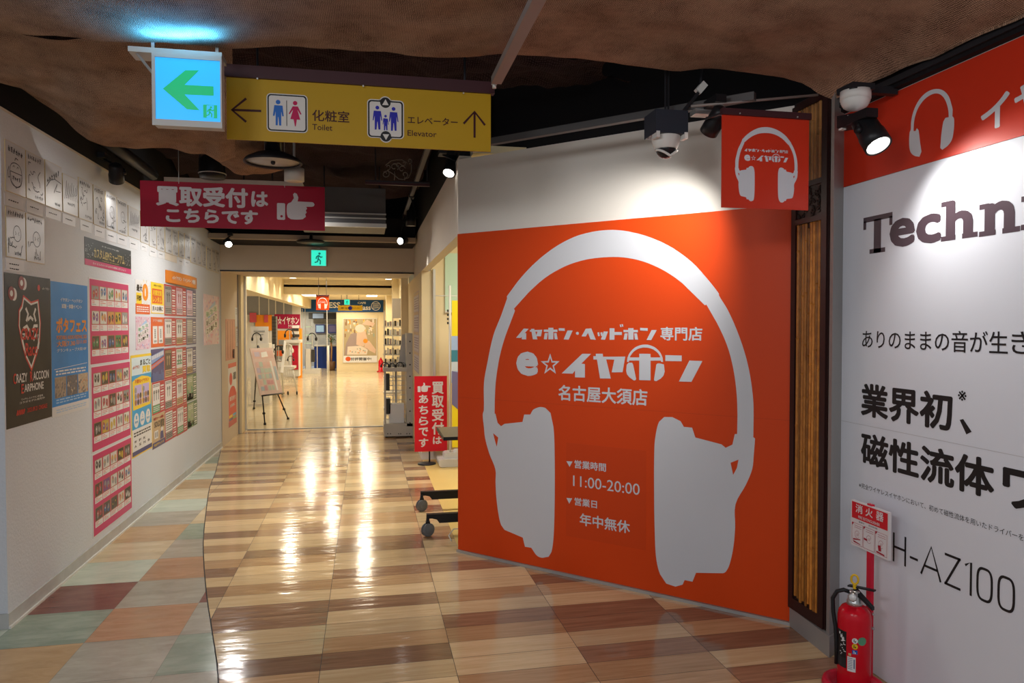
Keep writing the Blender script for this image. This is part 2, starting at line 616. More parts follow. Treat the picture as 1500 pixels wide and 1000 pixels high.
for r in range(-16, 15):
    ya, yb = SY0 + SPY * r, SY0 + SPY * (r + 1)
    for c in range(-4, 5):
        row = TC.get(r)
        k = int(row[min(4, max(0, c + 1))]) if row and c >= -1 else rnd.randrange(6)
        xa, xb = SX + SP * c, SX + SP * (c + 1)
        ys = [ya + 0.001] + [y for y, _ in CURVE if ya < y < yb] + [yb - 0.001]
        for y0, y1 in zip(ys, ys[1:]):
            e0, e1 = min(xb - 0.001, curve_x(y0) - 0.002), min(xb - 0.001, curve_x(y1) - 0.002)
            if e0 <= xa and e1 <= xa:
                continue
            if ya > 9.2:
                continue
            e0, e1 = max(e0, xa), max(e1, xa)
            sm.quad((xa, y0, 0), (e0, y0, 0), (e1, y1, 0), (xa, y1, 0), k)
struct('floor', sm, TILES)
cs = MB()
cs.tube([(x, y, 0.0006) for y, x in CURVE[1:-1] if y < 9.26], 0.0028, 6)
struct('trim_1', cs, 'joint')
af = MB()
af.box(0.6, 3.4, 4.72, 10.6, -0.02, 0.002)
struct('floor', af, 'yellow_floor')
ff = MB()
for i in range(-8, 8):
    for j in range(0, 34):
        ff.quad((i * 0.45, 10.8 + j * 0.45, 0), (i * 0.45 + 0.449, 10.8 + j * 0.45, 0), (i * 0.45 + 0.449, 11.249 + j * 0.45, 0), (i * 0.45, 11.249 + j * 0.45, 0))
struct('floor', ff, 'cream_tile')
th = MB()
th.box(-1.75, 0.62, 10.77, 10.83, -0.01, 0.004)
struct('trim_2', th, 'steel')

# ------------------------------------------------------------ left wall
m = MB()
m.box(-1.95, -1.745, 3.94, 9.30, 0, 2.563)
struct('wall_left', m, 'wall_paper')
m = MB()
m.box(-3.4, -1.95, 3.94, 4.1, 0, 2.563)
struct('wall_left_return', m, 'wall_paper')
m = MB()
m.box(-1.745, -1.738, 3.94, 9.27, 0.0, 0.075)
m.box(-1.738, -1.728, 3.93, 9.27, 0.0, 0.012, 1)
m.box(-3.4, -1.738, 3.932, 3.94, 0.0, 0.075)
struct('baseboard_left', m, ['base_grey', 'white_plastic'])
m = MB()
m.box(-1.99, -1.75, 3.95, 9.27, 2.563, 3.4)          # black panel standing in for the unlit void over the white wall
m.box(-3.4, -1.99, 3.95, 4.1, 2.563, 3.4)
struct('wall_left_void', m, 'flat_black')
m = MB()
m.box(-1.755, -1.743, 3.935, 9.27, 2.553, 2.566)
struct('trim_3', m, 'beige_upper')

# ------------------------------------------------------------ doorway across the corridor
m = MB()
m.box(-1.745, 0.60, 9.27, 9.42, 2.155, 2.62)
m.box(-1.745, 0.60, 9.262, 9.27, 2.155, 2.172, 1)
struct('wall_lintel', m, ['beige_wall', 'dark_metal'])
m = MB()
m.box(-1.745, 0.60, 9.42, 10.8, 2.19, 2.25)
struct('ceiling', m, 'beige_wall')
m = MB()
m.box(-1.80, -1.742, 9.30, 10.42, 0, 2.20)
m.box(-1.742, -1.738, 9.275, 9.285, 0, 2.16, 1)
m.box(-1.742, -1.73, 10.42, 10.46, 0, 2.2, 1)
door = struct('door_1', m, ['beige_wall', 'steel'])
m = MB()
m.box(-1.735, -1.727, 10.06, 10.10, 1.06, 1.18)
m.build('handle', 'dark_metal', door)
m = MB()
m.box(-1.86, -1.70, 10.46, 10.80, 0, 2.2)
m.box(-1.70, -1.675, 10.70, 10.80, 0, 2.2, 1)
struct('trim_4', m, ['cream', 'alu'])
m = MB()
m.box(0.50, 0.60, 10.62, 10.80, 0, 2.2)
struct('trim_5', m, 'cream')

# ------------------------------------------------------------ wall on the right of the corridor and the alcove
m = MB()
m.box(0.60, 0.68, 4.70, 9.30, 2.10, 2.61)
struct('wall_alcove_soffit', m, 'beige_upper')
m = MB()
m.box(0.60, 0.70, 8.0, 10.62, 0, 2.10)
m.box(0.70, 3.4, 8.002, 8.1, 0, 2.61)
m.box(3.3, 3.4, 4.6, 8.0, 0, 2.61)
m.box(0.68, 3.4, 4.6, 9.4, 2.61, 2.66)
struct('wall_alcove', m, 'cream')
m = MB()
m.box(0.594, 0.60, 8.0, 9.27, 0.0, 0.08)
m.box(0.60, 0.95, 7.992, 8.0, 0.0, 0.08)
struct('baseboard_alcove', m, 'white_plastic')
m = MB()
p = at(636, 450, 7.97)
m.box(p.x - 0.012, p.x + 0.014, 7.955, 8.0, 0.05, 2.12)
struct('trim_6', m, 'alu')
m = MB()
p0, p1 = at(652, 455, 7.98), at(700, 360, 7.98)
m.box(p0.x, p1.x + 0.3, 7.975, 8.0, p0.z, 2.3)
m.box(p0.x, p1.x + 0.3, 7.965, 7.975, p0.z - 0.02, p0.z, 1)
struct('window_1', m, ['glass_pale', 'white_plastic'])
m = MB()
m.box(0.61, 0.8, 4.75, 9.27, 2.62, 3.4)  # black painted in for the unlit space above the alcove
struct('wall_alcove_void', m, 'flat_black')

# ------------------------------------------------------------ diagonal wall
m = MB()
a, b = OW.pt(0, 0, -0.006), OW.pt(2.13, 0, -0.006)
m.hexa(a, b, b + V((0, 0, 2.582)), a + V((0, 0, 2.582)), -OW.n * 0.07)
struct('wall_diagonal', m, 'white_upper')
m = MB()
m.frect(OW, -0.005, 0.0, 2.106, 0.016, -0.006, 0.012)
struct('baseboard_diagonal', m, 'grey_steel')
m = MB()
a, b = OW.pt(-0.3, 2.60, -0.25), OW.pt(2.6, 2.60, -0.25)
m.hexa(a, b, b + V((0, 0, 0.8)), a + V((0, 0, 0.8)), -OW.n * 0.05)  # black backing that paints the deep dark behind the track
struct('wall_diagonal_void', m, 'flat_black')

# ------------------------------------------------------------ pillar with bamboo, steel post, right wall
m = MB()
m.box(2.062, 2.20, 2.93, 3.195, 0.08, 2.58)
struct('wall_pillar', m, 'dark_metal')
m = MB()
fp = [(2.045, 2.862), (2.132, 2.912), (2.18, 3.0), (2.056, 2.90)]
m.add([(x, y, z) for z in (0.09, 2.6) for x, y in fp], [(0, 1, 5, 4), (1, 2, 6, 5), (2, 3, 7, 6), (3, 0, 4, 7), (4, 5, 6, 7)])
struct('trim_7', m, 'steel')
m = MB()
fp = [(2.062, 3.20), (2.038, 2.85), (2.135, 2.905), (2.2, 3.2)]
m.add([(x, y, z) for z in (0, 0.095) for x, y in fp], [(0, 1, 5, 4), (1, 2, 6, 5), (2, 3, 7, 6), (3, 0, 4, 7), (4, 5, 6, 7)])
struct('baseboard_pillar', m, 'steel')
m = MB()
m.box(2.136, 2.25, -3.0, 2.93, 0, 2.46)
struct('wall_right', m, 'white_plastic')
m = MB()
m.box(2.10, 2.30, -3.0, 2.93, 2.46, 3.4)
m.box(2.085, 2.12, -3.0, 2.90, 2.475, 2.50, 1)
struct('wall_right_fascia', m, ['flat_black', 'dark_metal'])

# ------------------------------------------------------------ ceiling void
m = MB()
m.box(-3.4, 3.4, 9.43, 9.5, 2.3, 3.5)  # black wall added to shut the world's light out of the void
struct('wall_lintel_void', m, 'flat_black')
m = MB()
m.box(-4, 4, -4, 9.4, 3.4, 3.5)  # black slab added to keep the space under it dark
struct('ceiling', m, 'flat_black')
from mathutils import noise as mn
def smooth_outline(p, lim=32, n=4):
    """rounds the gently turning runs of a traced outline and keeps its corners"""
    N = len(p)
    turn = []
    for i in range(N):
        a, b, c = V(p[i - 1]), V(p[i]), V(p[(i + 1) % N])
        u, v = b - a, c - b
        turn.append(abs(math.degrees(u.angle(v))) if u.length > 1e-6 and v.length > 1e-6 else 0)
    r = []
    for i in range(N):
        j = (i + 1) % N
        r.append(tuple(p[i]))
        if turn[i] < lim and turn[j] < lim and (V(p[j]) - V(p[i])).length > 1e-4:
            a, b, c, d = V(p[i - 1]), V(p[i]), V(p[j]), V(p[(j + 1) % N])
            L = (c - b).length
            m0 = (c - a).normalized() * L
            m1 = (d - b).normalized() * L
            for k in range(1, n):
                t = k / n
                q = b * (2 * t ** 3 - 3 * t * t + 1) + m0 * (t ** 3 - 2 * t * t + t) + c * (3 * t * t - 2 * t ** 3) + m1 * (t ** 3 - t * t)
                r.append((q.x, q.y))
    return r
def sheet(name, rows, mat, amp=0.03, fs=3.0, n=70, label=None, cat=None, group=None, kind=None, edge=0.0):
    """a hanging cloth lofted through rows of points (each row left to right), with folds"""
    def samp(row, t):
        L = [0]
        for a, b in zip(row, row[1:]):
            L.append(L[-1] + (b - a).length)
        d = t * L[-1]
        for i in range(len(row) - 1):
            if d <= L[i + 1] or i == len(row) - 2:
                q = (d - L[i]) / max(1e-6, L[i + 1] - L[i])
                return row[i].lerp(row[i + 1], min(1, max(0, q)))
    def cat_(p, t):
        k = min(len(p) - 2, int(t * (len(p) - 1)))
        q = t * (len(p) - 1) - k
        a, b, c, d = p[max(0, k - 1)], p[k], p[k + 1], p[min(len(p) - 1, k + 2)]
        return 0.5 * ((2 * b) + (c - a) * q + (2 * a - 5 * b + 4 * c - d) * q * q + (3 * b - a - 3 * c + d) * q ** 3)
    mb = MB()
    mb.smooth = True
    nj = n // 2
    pts = []
    for i in range(n + 1):
        col = [samp(r, i / n) for r in rows]
        for j in range(nj + 1):
            p = cat_(col, j / nj)
            f = mn.noise(p * fs) + 0.5 * mn.noise(p * fs * 2.3 + V((3, 7, 1))) + 0.25 * mn.noise(V((p.x * fs * 1.5, p.y * fs * 5, p.z)))
            e = edge * mn.noise(V((p.x * 9, 1.7, 0))) if j == 0 else 0
            pts.append(p + V((0, e, f * amp)))
    mb.add(pts, [(i * (nj + 1) + j, (i + 1) * (nj + 1) + j, (i + 1) * (nj + 1) + j + 1, i * (nj + 1) + j + 1) for i in range(n) for j in range(nj)])
    o = mb.build(name, mat, origin=pts[0])
    if label:
        tag(o, label, cat, group)
    if kind:
        o['kind'] = kind
    return o
HP_OUT=[(0.213,1.132),(0.212,0.956),(0.203,0.925),(0.213,0.837),(0.221,0.776),(0.254,0.679),(0.302,0.581),(0.303,0.500),(0.309,0.405),(0.326,0.296),(0.346,0.232),(0.372,0.206),(0.509,0.179),(0.525,0.125),(0.572,0.126),(0.600,0.094),(0.624,0.080),(0.655,0.079),(0.696,0.093),(0.716,0.126),(0.731,0.228),(0.738,0.462),(0.736,0.774),(0.728,0.889),(0.708,0.969),(0.674,0.996),(0.638,1.001),(0.613,0.995),(0.581,0.978),(0.564,0.950),(0.519,0.947),(0.507,0.900),(0.372,0.878),(0.346,0.861),(0.319,0.881),(0.303,0.937),(0.296,0.937),(0.297,1.014),(0.305,1.140),(0.334,1.296),(0.381,1.437),(0.451,1.590),(0.443,1.602),(0.545,1.695),(0.668,1.785),(0.804,1.848),(0.935,1.880),(1.062,1.889),(1.185,1.882),(1.304,1.853),(1.419,1.801),(1.531,1.724),(1.653,1.605),(1.662,1.608),(1.719,1.511),(1.772,1.396),(1.804,1.282),(1.823,1.155),(1.829,1.030),(1.828,0.936),(1.816,0.935),(1.804,0.879),(1.769,0.859),(1.747,0.875),(1.606,0.899),(1.588,0.950),(1.542,0.951),(1.524,0.980),(1.477,0.999),(1.430,0.996),(1.401,0.968),(1.383,0.904),(1.374,0.824),(1.374,0.539),(1.380,0.311),(1.389,0.199),(1.411,0.123),(1.447,0.079),(1.500,0.073),(1.540,0.092),(1.551,0.119),(1.595,0.119),(1.614,0.171),(1.757,0.196),(1.775,0.209),(1.794,0.251),(1.813,0.346),(1.821,0.449),(1.822,0.569),(1.876,0.681),(1.906,0.763),(1.913,0.833),(1.919,0.921),(1.910,0.927),(1.911,1.032),(1.908,1.120),(1.892,1.241),(1.867,1.347),(1.828,1.461),(1.777,1.575),(1.729,1.654),(1.727,1.666),(1.665,1.745),(1.585,1.833),(1.474,1.918),(1.361,1.977),(1.244,2.018),(1.123,2.041),(0.999,2.041),(0.870,2.019),(0.736,1.966),(0.598,1.880),(0.473,1.772),(0.390,1.680),(0.392,1.667),(0.346,1.560),(0.287,1.436),(0.239,1.256)]
HP_H1=[(0.284,0.812),(0.324,0.787),(0.312,0.728),(0.298,0.766)]
HP_H2=[(1.795,0.783),(1.836,0.804),(1.828,0.760),(1.809,0.721)]
K_I=[(0.923,1.332),(0.981,1.333),(0.917,1.274),(0.941,1.272),(0.941,1.193),(0.875,1.192),(0.875,1.232),(0.860,1.213),(0.785,1.212)]
K_YA=[(1.012,1.334),(1.056,1.335),(1.058,1.318),(1.197,1.322),(1.181,1.233),(1.113,1.230),(1.129,1.303),(1.078,1.303),(1.108,1.194),(1.039,1.192),(1.019,1.301),(0.996,1.300),(0.996,1.320),(1.012,1.320)]
K_HO_BAR=[(1.210,1.318),(1.417,1.323),(1.417,1.305),(1.210,1.300)]
K_HO_STEM=[(1.282,1.340),(1.349,1.341),(1.350,1.194),(1.282,1.193)]
K_ARC=[(1.208,1.292),(1.209,1.305),(1.212,1.318),(1.216,1.330),(1.223,1.342),(1.231,1.352),(1.240,1.362),(1.251,1.371),(1.262,1.378),(1.275,1.384),(1.289,1.388),(1.302,1.391),(1.316,1.392),(1.330,1.392),(1.344,1.389),(1.357,1.385),(1.370,1.380),(1.381,1.373),(1.391,1.365),(1.400,1.356),(1.408,1.346),(1.414,1.334),(1.419,1.323),(1.421,1.310),(1.422,1.298),(1.411,1.298),(1.410,1.308),(1.408,1.318),(1.404,1.328),(1.399,1.337),(1.392,1.346),(1.384,1.353),(1.374,1.360),(1.364,1.366),(1.353,1.370),(1.341,1.373),(1.329,1.375),(1.316,1.375),(1.304,1.375),(1.292,1.372),(1.280,1.369),(1.268,1.364),(1.258,1.358),(1.248,1.351),(1.240,1.342),(1.233,1.333),(1.227,1.324),(1.223,1.313),(1.221,1.303),(1.220,1.292)]
K_CUPL=[(1.218,1.288),(1.239,1.289),(1.245,1.279),(1.264,1.198),(1.260,1.191),(1.250,1.189),(1.223,1.206),(1.208,1.222),(1.203,1.241),(1.206,1.276)]
K_CUPR=[(1.389,1.289),(1.401,1.290),(1.427,1.285),(1.432,1.246),(1.425,1.223),(1.409,1.206),(1.383,1.191),(1.372,1.193),(1.370,1.200),(1.383,1.282)]
K_N1=[(1.435,1.336),(1.528,1.336),(1.528,1.305),(1.435,1.304)]
K_N2=[(1.571,1.310),(1.642,1.309),(1.583,1.196),(1.513,1.195)]
STAR_O=[(0.705,1.329),(0.688,1.283),(0.639,1.280),(0.678,1.252),(0.664,1.205),(0.705,1.233),(0.745,1.208),(0.732,1.253),(0.770,1.284),(0.721,1.284)]
STAR_I=[(0.705,1.304),(0.695,1.274),(0.663,1.273),(0.689,1.256),(0.679,1.226),(0.705,1.245),(0.731,1.227),(0.721,1.257),(0.746,1.275),(0.715,1.274)]
T_I=[(0.516,1.479),(0.552,1.477),(0.522,1.451),(0.534,1.450),(0.534,1.412),(0.501,1.412),(0.501,1.428),(0.494,1.421),(0.459,1.421)]
T_YA=[(0.569,1.477),(0.593,1.477),(0.593,1.470),(0.649,1.472),(0.640,1.432),(0.605,1.432),(0.615,1.460),(0.600,1.460),(0.615,1.413),(0.582,1.413),(0.572,1.460),(0.560,1.460),(0.560,1.470),(0.569,1.470)]
T_HO1A=[(0.660,1.473),(0.755,1.473),(0.755,1.459),(0.660,1.459)]
T_HO2A=[(0.692,1.484),(0.727,1.484),(0.727,1.415),(0.692,1.414)]
T_HO3A=[(0.667,1.452),(0.689,1.452),(0.682,1.414),(0.660,1.414)]
T_HO4A=[(0.731,1.452),(0.749,1.453),(0.757,1.415),(0.736,1.415)]
T_HO1B=[(1.186,1.473),(1.273,1.473),(1.273,1.460),(1.186,1.460)]
T_HO2B=[(1.215,1.483),(1.247,1.483),(1.247,1.419),(1.216,1.418)]
T_HO3B=[(1.193,1.454),(1.212,1.454),(1.206,1.418),(1.186,1.418)]
T_HO4B=[(1.251,1.454),(1.268,1.454),(1.275,1.419),(1.256,1.419)]
T_N1A=[(0.764,1.482),(0.805,1.481),(0.806,1.466),(0.764,1.467)]
T_N2A=[(0.824,1.468),(0.859,1.468),(0.832,1.414),(0.798,1.415)]
T_N1B=[(1.287,1.485),(1.332,1.483),(1.332,1.468),(1.287,1.470)]
T_N2B=[(1.355,1.473),(1.385,1.473),(1.353,1.417),(1.325,1.417)]
T_DOT=[(0.901,1.452),(0.900,1.456),(0.896,1.459),(0.891,1.461),(0.886,1.459),(0.882,1.456),(0.881,1.452),(0.882,1.447),(0.886,1.444),(0.891,1.443),(0.896,1.444),(0.900,1.447)]
T_HE=[(0.918,1.434),(0.946,1.479),(0.982,1.481),(1.012,1.415),(0.977,1.417),(0.960,1.455),(0.947,1.434)]
T_TU1=[(1.021,1.457),(1.033,1.459),(1.037,1.437),(1.026,1.436)]
T_TU2=[(1.041,1.457),(1.053,1.459),(1.056,1.439),(1.045,1.437)]
T_TU3=[(1.062,1.464),(1.089,1.463),(1.071,1.416),(1.044,1.417)]
T_TO1=[(1.099,1.482),(1.130,1.482),(1.130,1.417),(1.099,1.416)]
T_TO2=[(1.130,1.461),(1.176,1.461),(1.176,1.444),(1.130,1.444)]
T_DA1=[(1.162,1.503),(1.170,1.504),(1.174,1.489),(1.166,1.488)]
T_DA2=[(1.174,1.505),(1.182,1.505),(1.185,1.491),(1.178,1.490)]
TX_SEN=(1.406,1.416,1.641,1.490)
TX_E=(0.460,1.187,0.620,1.337)
TX_NAG=(0.762,1.050,1.332,1.143)
TRI1=[(0.818,0.689),(0.860,0.691),(0.840,0.657)]
TRI2=[(0.819,0.469),(0.858,0.471),(0.838,0.436)]
TX_EI1=(0.873,0.654,1.079,0.703)
TX_HR=(0.864,0.546,1.288,0.610)
TX_EI2=(0.874,0.433,1.022,0.480)
TX_NEN=(0.909,0.319,1.230,0.392)
RX_ARI=(0.156,1.400,0.885,1.479)
RX_GYO=(0.152,1.102,0.655,1.247)
RX_KOME=(0.679,1.224,0.717,1.261)
RX_TEN=[(0.682,1.147),(0.697,1.156),(0.734,1.117),(0.715,1.104)]
RX_JI=(0.155,0.886,0.840,1.033)
RX_WA=[(0.875,1.013),(0.950,1.015),(0.874,0.952),(0.899,1.002)]
RX_FINE=(0.146,0.784,0.956,0.807)
RX_H=(0.352,0.520,0.432,0.645)
RX_AZ=(0.508,0.528,0.921,0.648)
RX_T=(0.156,1.807,0.332,1.967)
RX_e=(0.316,1.817,0.458,1.934)
RX_c=(0.463,1.815,0.589,1.928)
RX_h=(0.589,1.815,0.755,1.962)
RX_n=(0.761,1.812,0.924,1.925)
RX_i=(0.929,1.814,0.937,1.924)
RB_HP=[(0.428,2.278),(0.429,2.305),(0.436,2.335),(0.454,2.367),(0.482,2.391),(0.517,2.402),(0.557,2.398),(0.591,2.381),(0.617,2.351),(0.631,2.315),(0.636,2.296),(0.635,2.273),(0.642,2.265),(0.644,2.246),(0.642,2.216),(0.634,2.186),(0.614,2.168),(0.590,2.160),(0.580,2.169),(0.583,2.211),(0.593,2.265),(0.603,2.276),(0.618,2.274),(0.617,2.292),(0.610,2.321),(0.594,2.353),(0.571,2.375),(0.544,2.384),(0.514,2.382),(0.487,2.371),(0.463,2.349),(0.449,2.321),(0.444,2.295),(0.443,2.269),(0.454,2.266),(0.460,2.276),(0.469,2.266),(0.478,2.217),(0.486,2.178),(0.476,2.160),(0.455,2.167),(0.433,2.183),(0.423,2.203),(0.420,2.231),(0.422,2.269)]
RB_I=(0.761,2.178,0.877,2.293)
RB_YA=(0.894,2.182,1.003,2.293)
# ------------------------------------------------------------ printed shapes shared by the shop's signs
LOGO_TAG = [T_I, T_YA, T_HO1A, T_HO2A, T_HO3A, T_HO4A, T_N1A, T_N2A, T_DOT, T_HE, T_TU1, T_TU2, T_TU3, T_TO1, T_TO2, T_DA1, T_DA2,
            T_HO1B, T_HO2B, T_HO3B, T_HO4B, T_N1B, T_N2B]
LOGO_NAME = [K_I, K_YA, K_HO_BAR, K_HO_STEM, K_ARC, K_CUPL, K_CUPR, K_N1, K_N2]
HP_OUT = smooth_outline(HP_OUT)
RB_HP = smooth_outline(RB_HP, 40)
K_CUPL, K_CUPR = smooth_outline(K_CUPL, 45), smooth_outline(K_CUPR, 45)
def clean(p):
    q = []
    for a in p:
        if not q or (abs(a[0] - q[-1][0]) + abs(a[1] - q[-1][1])) > 1e-4:
            q.append(a)
    return q
def tfm(src, dst):
    a0, b0, a1, b1 = src
    c0, d0, c1, d1 = dst
    return lambda p: (c0 + (p[0] - a0) / (a1 - a0) * (c1 - c0), d0 + (p[1] - b0) / (b1 - b0) * (d1 - d0))
ident = lambda p: p
def draw_headphones(mb, F, t, d, mi):
    mb.fpoly(F, [t(p) for p in clean(HP_OUT)], d, None, mi, [[t(p) for p in HP_H1], [t(p) for p in HP_H2]])
def draw_tag(mb, F, t, d, mi):
    for k, p in enumerate(LOGO_TAG):
        mb.fpoly(F, [t(q) for q in p], d + 0.00004 * k, None, mi)
    a, b = t(TX_SEN[:2]), t(TX_SEN[2:])
    mb.ftext(F, '専門店', (a[0], a[1], b[0], b[1]), d, mi, 0.022)
def draw_name(mb, F, t, d, mi):
    for k, p in enumerate(LOGO_NAME):
        mb.fpoly(F, [t(q) for q in clean(p)], d + 0.00004 * k, None, mi)
    mb.fpoly(F, [t(q) for q in STAR_O], d, None, mi, [[t(q) for q in STAR_I]])
    a, b = t(TX_E[:2]), t(TX_E[2:])
    mb.ftext(F, 'e', (a[0], a[1], b[0], b[1]), d, mi, 0.045)
NAME_BOX = (0.459, 1.187, 1.642, 1.505)
HP_BOX = (min(p[0] for p in HP_OUT), min(p[1] for p in HP_OUT), max(p[0] for p in HP_OUT), max(p[1] for p in HP_OUT))

# ------------------------------------------------------------ the big orange shop graphic on the diagonal wall
m = MB()
m.frect(OW, 0, 0.018, 2.098, 2.096, -0.006, 0.0)
g = m.build('wall_graphic', ['orange'], origin=OW.pt(1.05, 0.02, 0))
tag(g, 'big orange vinyl shop graphic with huge white headphones covering the diagonal wall', 'wall graphic')
m = MB()
draw_headphones(m, OW, ident, 0.0008, 0)
m.build('headphone_emblem', 'logo_white', g)
m = MB()
draw_tag(m, OW, ident, 0.0008, 0)
m.build('tagline', 'logo_white', g)
m = MB()
draw_name(m, OW, ident, 0.0008, 0)
m.build('shop_name', 'logo_white', g)
m = MB()
m.ftext(OW, '名古屋大須店', TX_NAG, 0.0008, 0, 0.022)
m.build('branch_name', 'logo_white', g)
m = MB()
m.frect(OW, 0.0, 1.0245, 2.098, 1.0265, 0.0004)
m.build('sheet_seam', M('orange_seam', (0.55, 0.05, 0.008), 0.5), g)
m = MB()
m.frect(OW, 0.816, 0.241, 1.325, 0.80, 0.0, 0.0006)
hs = m.build('hours_sticker', 'orange2', g)
m = MB()
m.fpoly(OW, TRI1[::-1], 0.0012)
m.fpoly(OW, TRI2[::-1], 0.0012)
m.ftext(OW, '営業時間', TX_EI1, 0.0012, 0, 0.018)
m.ftext(OW, '11:00-20:00', TX_HR, 0.0012, 0, 0.002)
m.ftext(OW, '営業日', TX_EI2, 0.0012, 0, 0.018)
m.ftext(OW, '年中無休', TX_NEN, 0.0012, 0, 0.018)
m.build('lettering', 'logo_white', hs)

# ------------------------------------------------------------ right wall: red fascia band and white advertisement
m = MB()
m.frect(RW, 0.0, 2.127, 3.6, 2.455, -0.004, 0.0)
g = m.build('fascia_sign', 'red_vinyl', origin=RW.pt(1, 2.13, 0))
tag(g, 'long red fascia board with white headphones along the top of the right wall', 'sign')
m = MB()
m.fpoly(RW, RB_HP, 0.0008)
m.build('headphone_emblem', 'logo_white', g)
m = MB()
m.ftext(RW, 'イ', RB_I, 0.0008, 0, 0.03)
m.ftext(RW, 'ヤ', RB_YA, 0.0008, 0, 0.03)
m.build('lettering', 'logo_white', g)
m = MB()
m.frect(RW, 0.0, 0.004, 3.6, 2.125, -0.004, 0.0)
m.frect(RW, 0.0, 1.062, 3.6, 1.064, 0.0003, None, 1)
g = m.build('advertisement_panel', ['white_vinyl', M('seam_grey', (0.5, 0.5, 0.53), 0.5)], origin=RW.pt(1, 0.01, 0))
tag(g, 'white earphone advertisement with dark lettering covering the right wall below the red band', 'advertisement')
m = MB()
def serif(u0, v0, w, h):
    m.frect(RW, u0, v0, u0 + w, v0 + h, 0.0009)
u0, v0, u1, v1 = RX_T
du, dv = u1 - u0, v1 - v0
for q in ((0, .86, 1, 1), (0, .67, .1, .9), (.9, .67, 1, .9), (.375, 0, .625, .9), (.23, 0, .77, .12)):
    m.frect(RW, u0 + q[0] * du, v0 + q[1] * dv, u0 + q[2] * du, v0 + q[3] * dv, 0.0008)
m.ftext(RW, 'e', RX_e, 0.0008, 0, 0.035)
m.ftext(RW, 'c', RX_c, 0.0008, 0, 0.035)
u0, v0, u1, v1 = RX_h
m.ftext(RW, 'h', (u0 + 0.022, v0, u1 - 0.02, v1), 0.0008, 0, 0.035)
for q in (0.0, 0.098):
    serif(u0 + q, v0, 0.068, 0.018)
serif(u0, v1 - 0.018, 0.04, 0.018)
u0, v0, u1, v1 = RX_n
m.ftext(RW, 'n', (u0 + 0.022, v0, u1 - 0.02, v1), 0.0008, 0, 0.035)
for q in (0.0, 0.095):
    serif(u0 + q, v0, 0.068, 0.018)
serif(u0, v1 - 0.018, 0.04, 0.018)
m.frect(RW, 0.945, 1.814, 0.975, 1.925, 0.0008)
serif(0.927, 1.814, 0.066, 0.018)
serif(0.927, 1.907, 0.04, 0.018)
m.fdisc(RW, 0.96, 1.96, 0.02, 0.0008)
m.build('maker_name', 'ink_violet', g)
m = MB()
u0, v0, u1, v1 = RX_ARI
m.ftext(RW, 'ありのままの音が生', RX_ARI, 0.0008, 0, 0.006)
m.ftext(RW, 'き', (0.898, v0 + 0.004, 0.975, v1), 0.0008, 0, 0.006)
m.build('slogan', 'ink', g)
m = MB()
m.ftext(RW, '業界初', RX_GYO, 0.0008, 0, 0.03)
m.ftext(RW, '※', RX_KOME, 0.0008, 0, 0.004)
m.fpoly(RW, [(0.688, 1.153), (0.704, 1.158), (0.742, 1.117), (0.719, 1.104)][::-1], 0.0008)
m.ftext(RW, '磁性流体', (RX_JI[0], RX_JI[1] + 0.006, RX_JI[2], RX_JI[3]), 0.0008, 0, 0.03)
m.ftext(RW, 'ワ', (0.872, 0.885, 1.03, 1.018), 0.0008, 0, 0.03)
m.build('headline', 'ink', g)
m = MB()
m.ftext(RW, '※完全ワイヤレスイヤホンにおいて、初めて磁性流体を用いたドライバーを', RX_FINE, 0.0008, 0, -0.004)
m.build('small_print', 'ink', g)
m = MB()
def ln(pts):
    m.fstroke(RW, pts, 0.0095, 0.0008)
hb, ht = 0.525, 0.645
def box_letters():
    # thin even strokes: E A H - A Z 1 0 0
    ln([(0.215, ht), (0.155, ht), (0.155, hb), (0.215, hb)]); ln([(0.155, .588), (0.207, .588)])
    ln([(0.235, hb), (0.285, ht), (0.332, hb)]); ln([(0.252, .563), (0.318, .563)])
    ln([(0.362, hb), (0.362, ht)]); ln([(0.427, hb), (0.427, ht)]); ln([(0.362, .588), (0.427, .588)])
    ln([(0.452, .572), (0.495, .572)])
    ln([(0.512, hb), (0.562, ht), (0.610, hb)]); ln([(0.530, .563), (0.594, .563)])
    ln([(0.628, ht - .005), (0.702, ht - .005)]); ln([(0.697, ht - .004), (0.633, hb + .004)]); ln([(0.628, hb + .005), (0.703, hb + .005)])
    ln([(0.722, .628), (0.748, ht), (0.748, hb)])
    for c in (0.806, 0.893):
        p = []
        for k in range(33):
            a = 2 * pi * k / 32
            e = 0.6
            p.append((c + 0.030 * (abs(cos(a)) ** e) * (1 if cos(a) > 0 else -1), (hb + ht) / 2 + 0.056 * (abs(sin(a)) ** e) * (1 if sin(a) > 0 else -1)))
        ln(p)
box_letters()
m.build('model_lettering', 'ink', g)

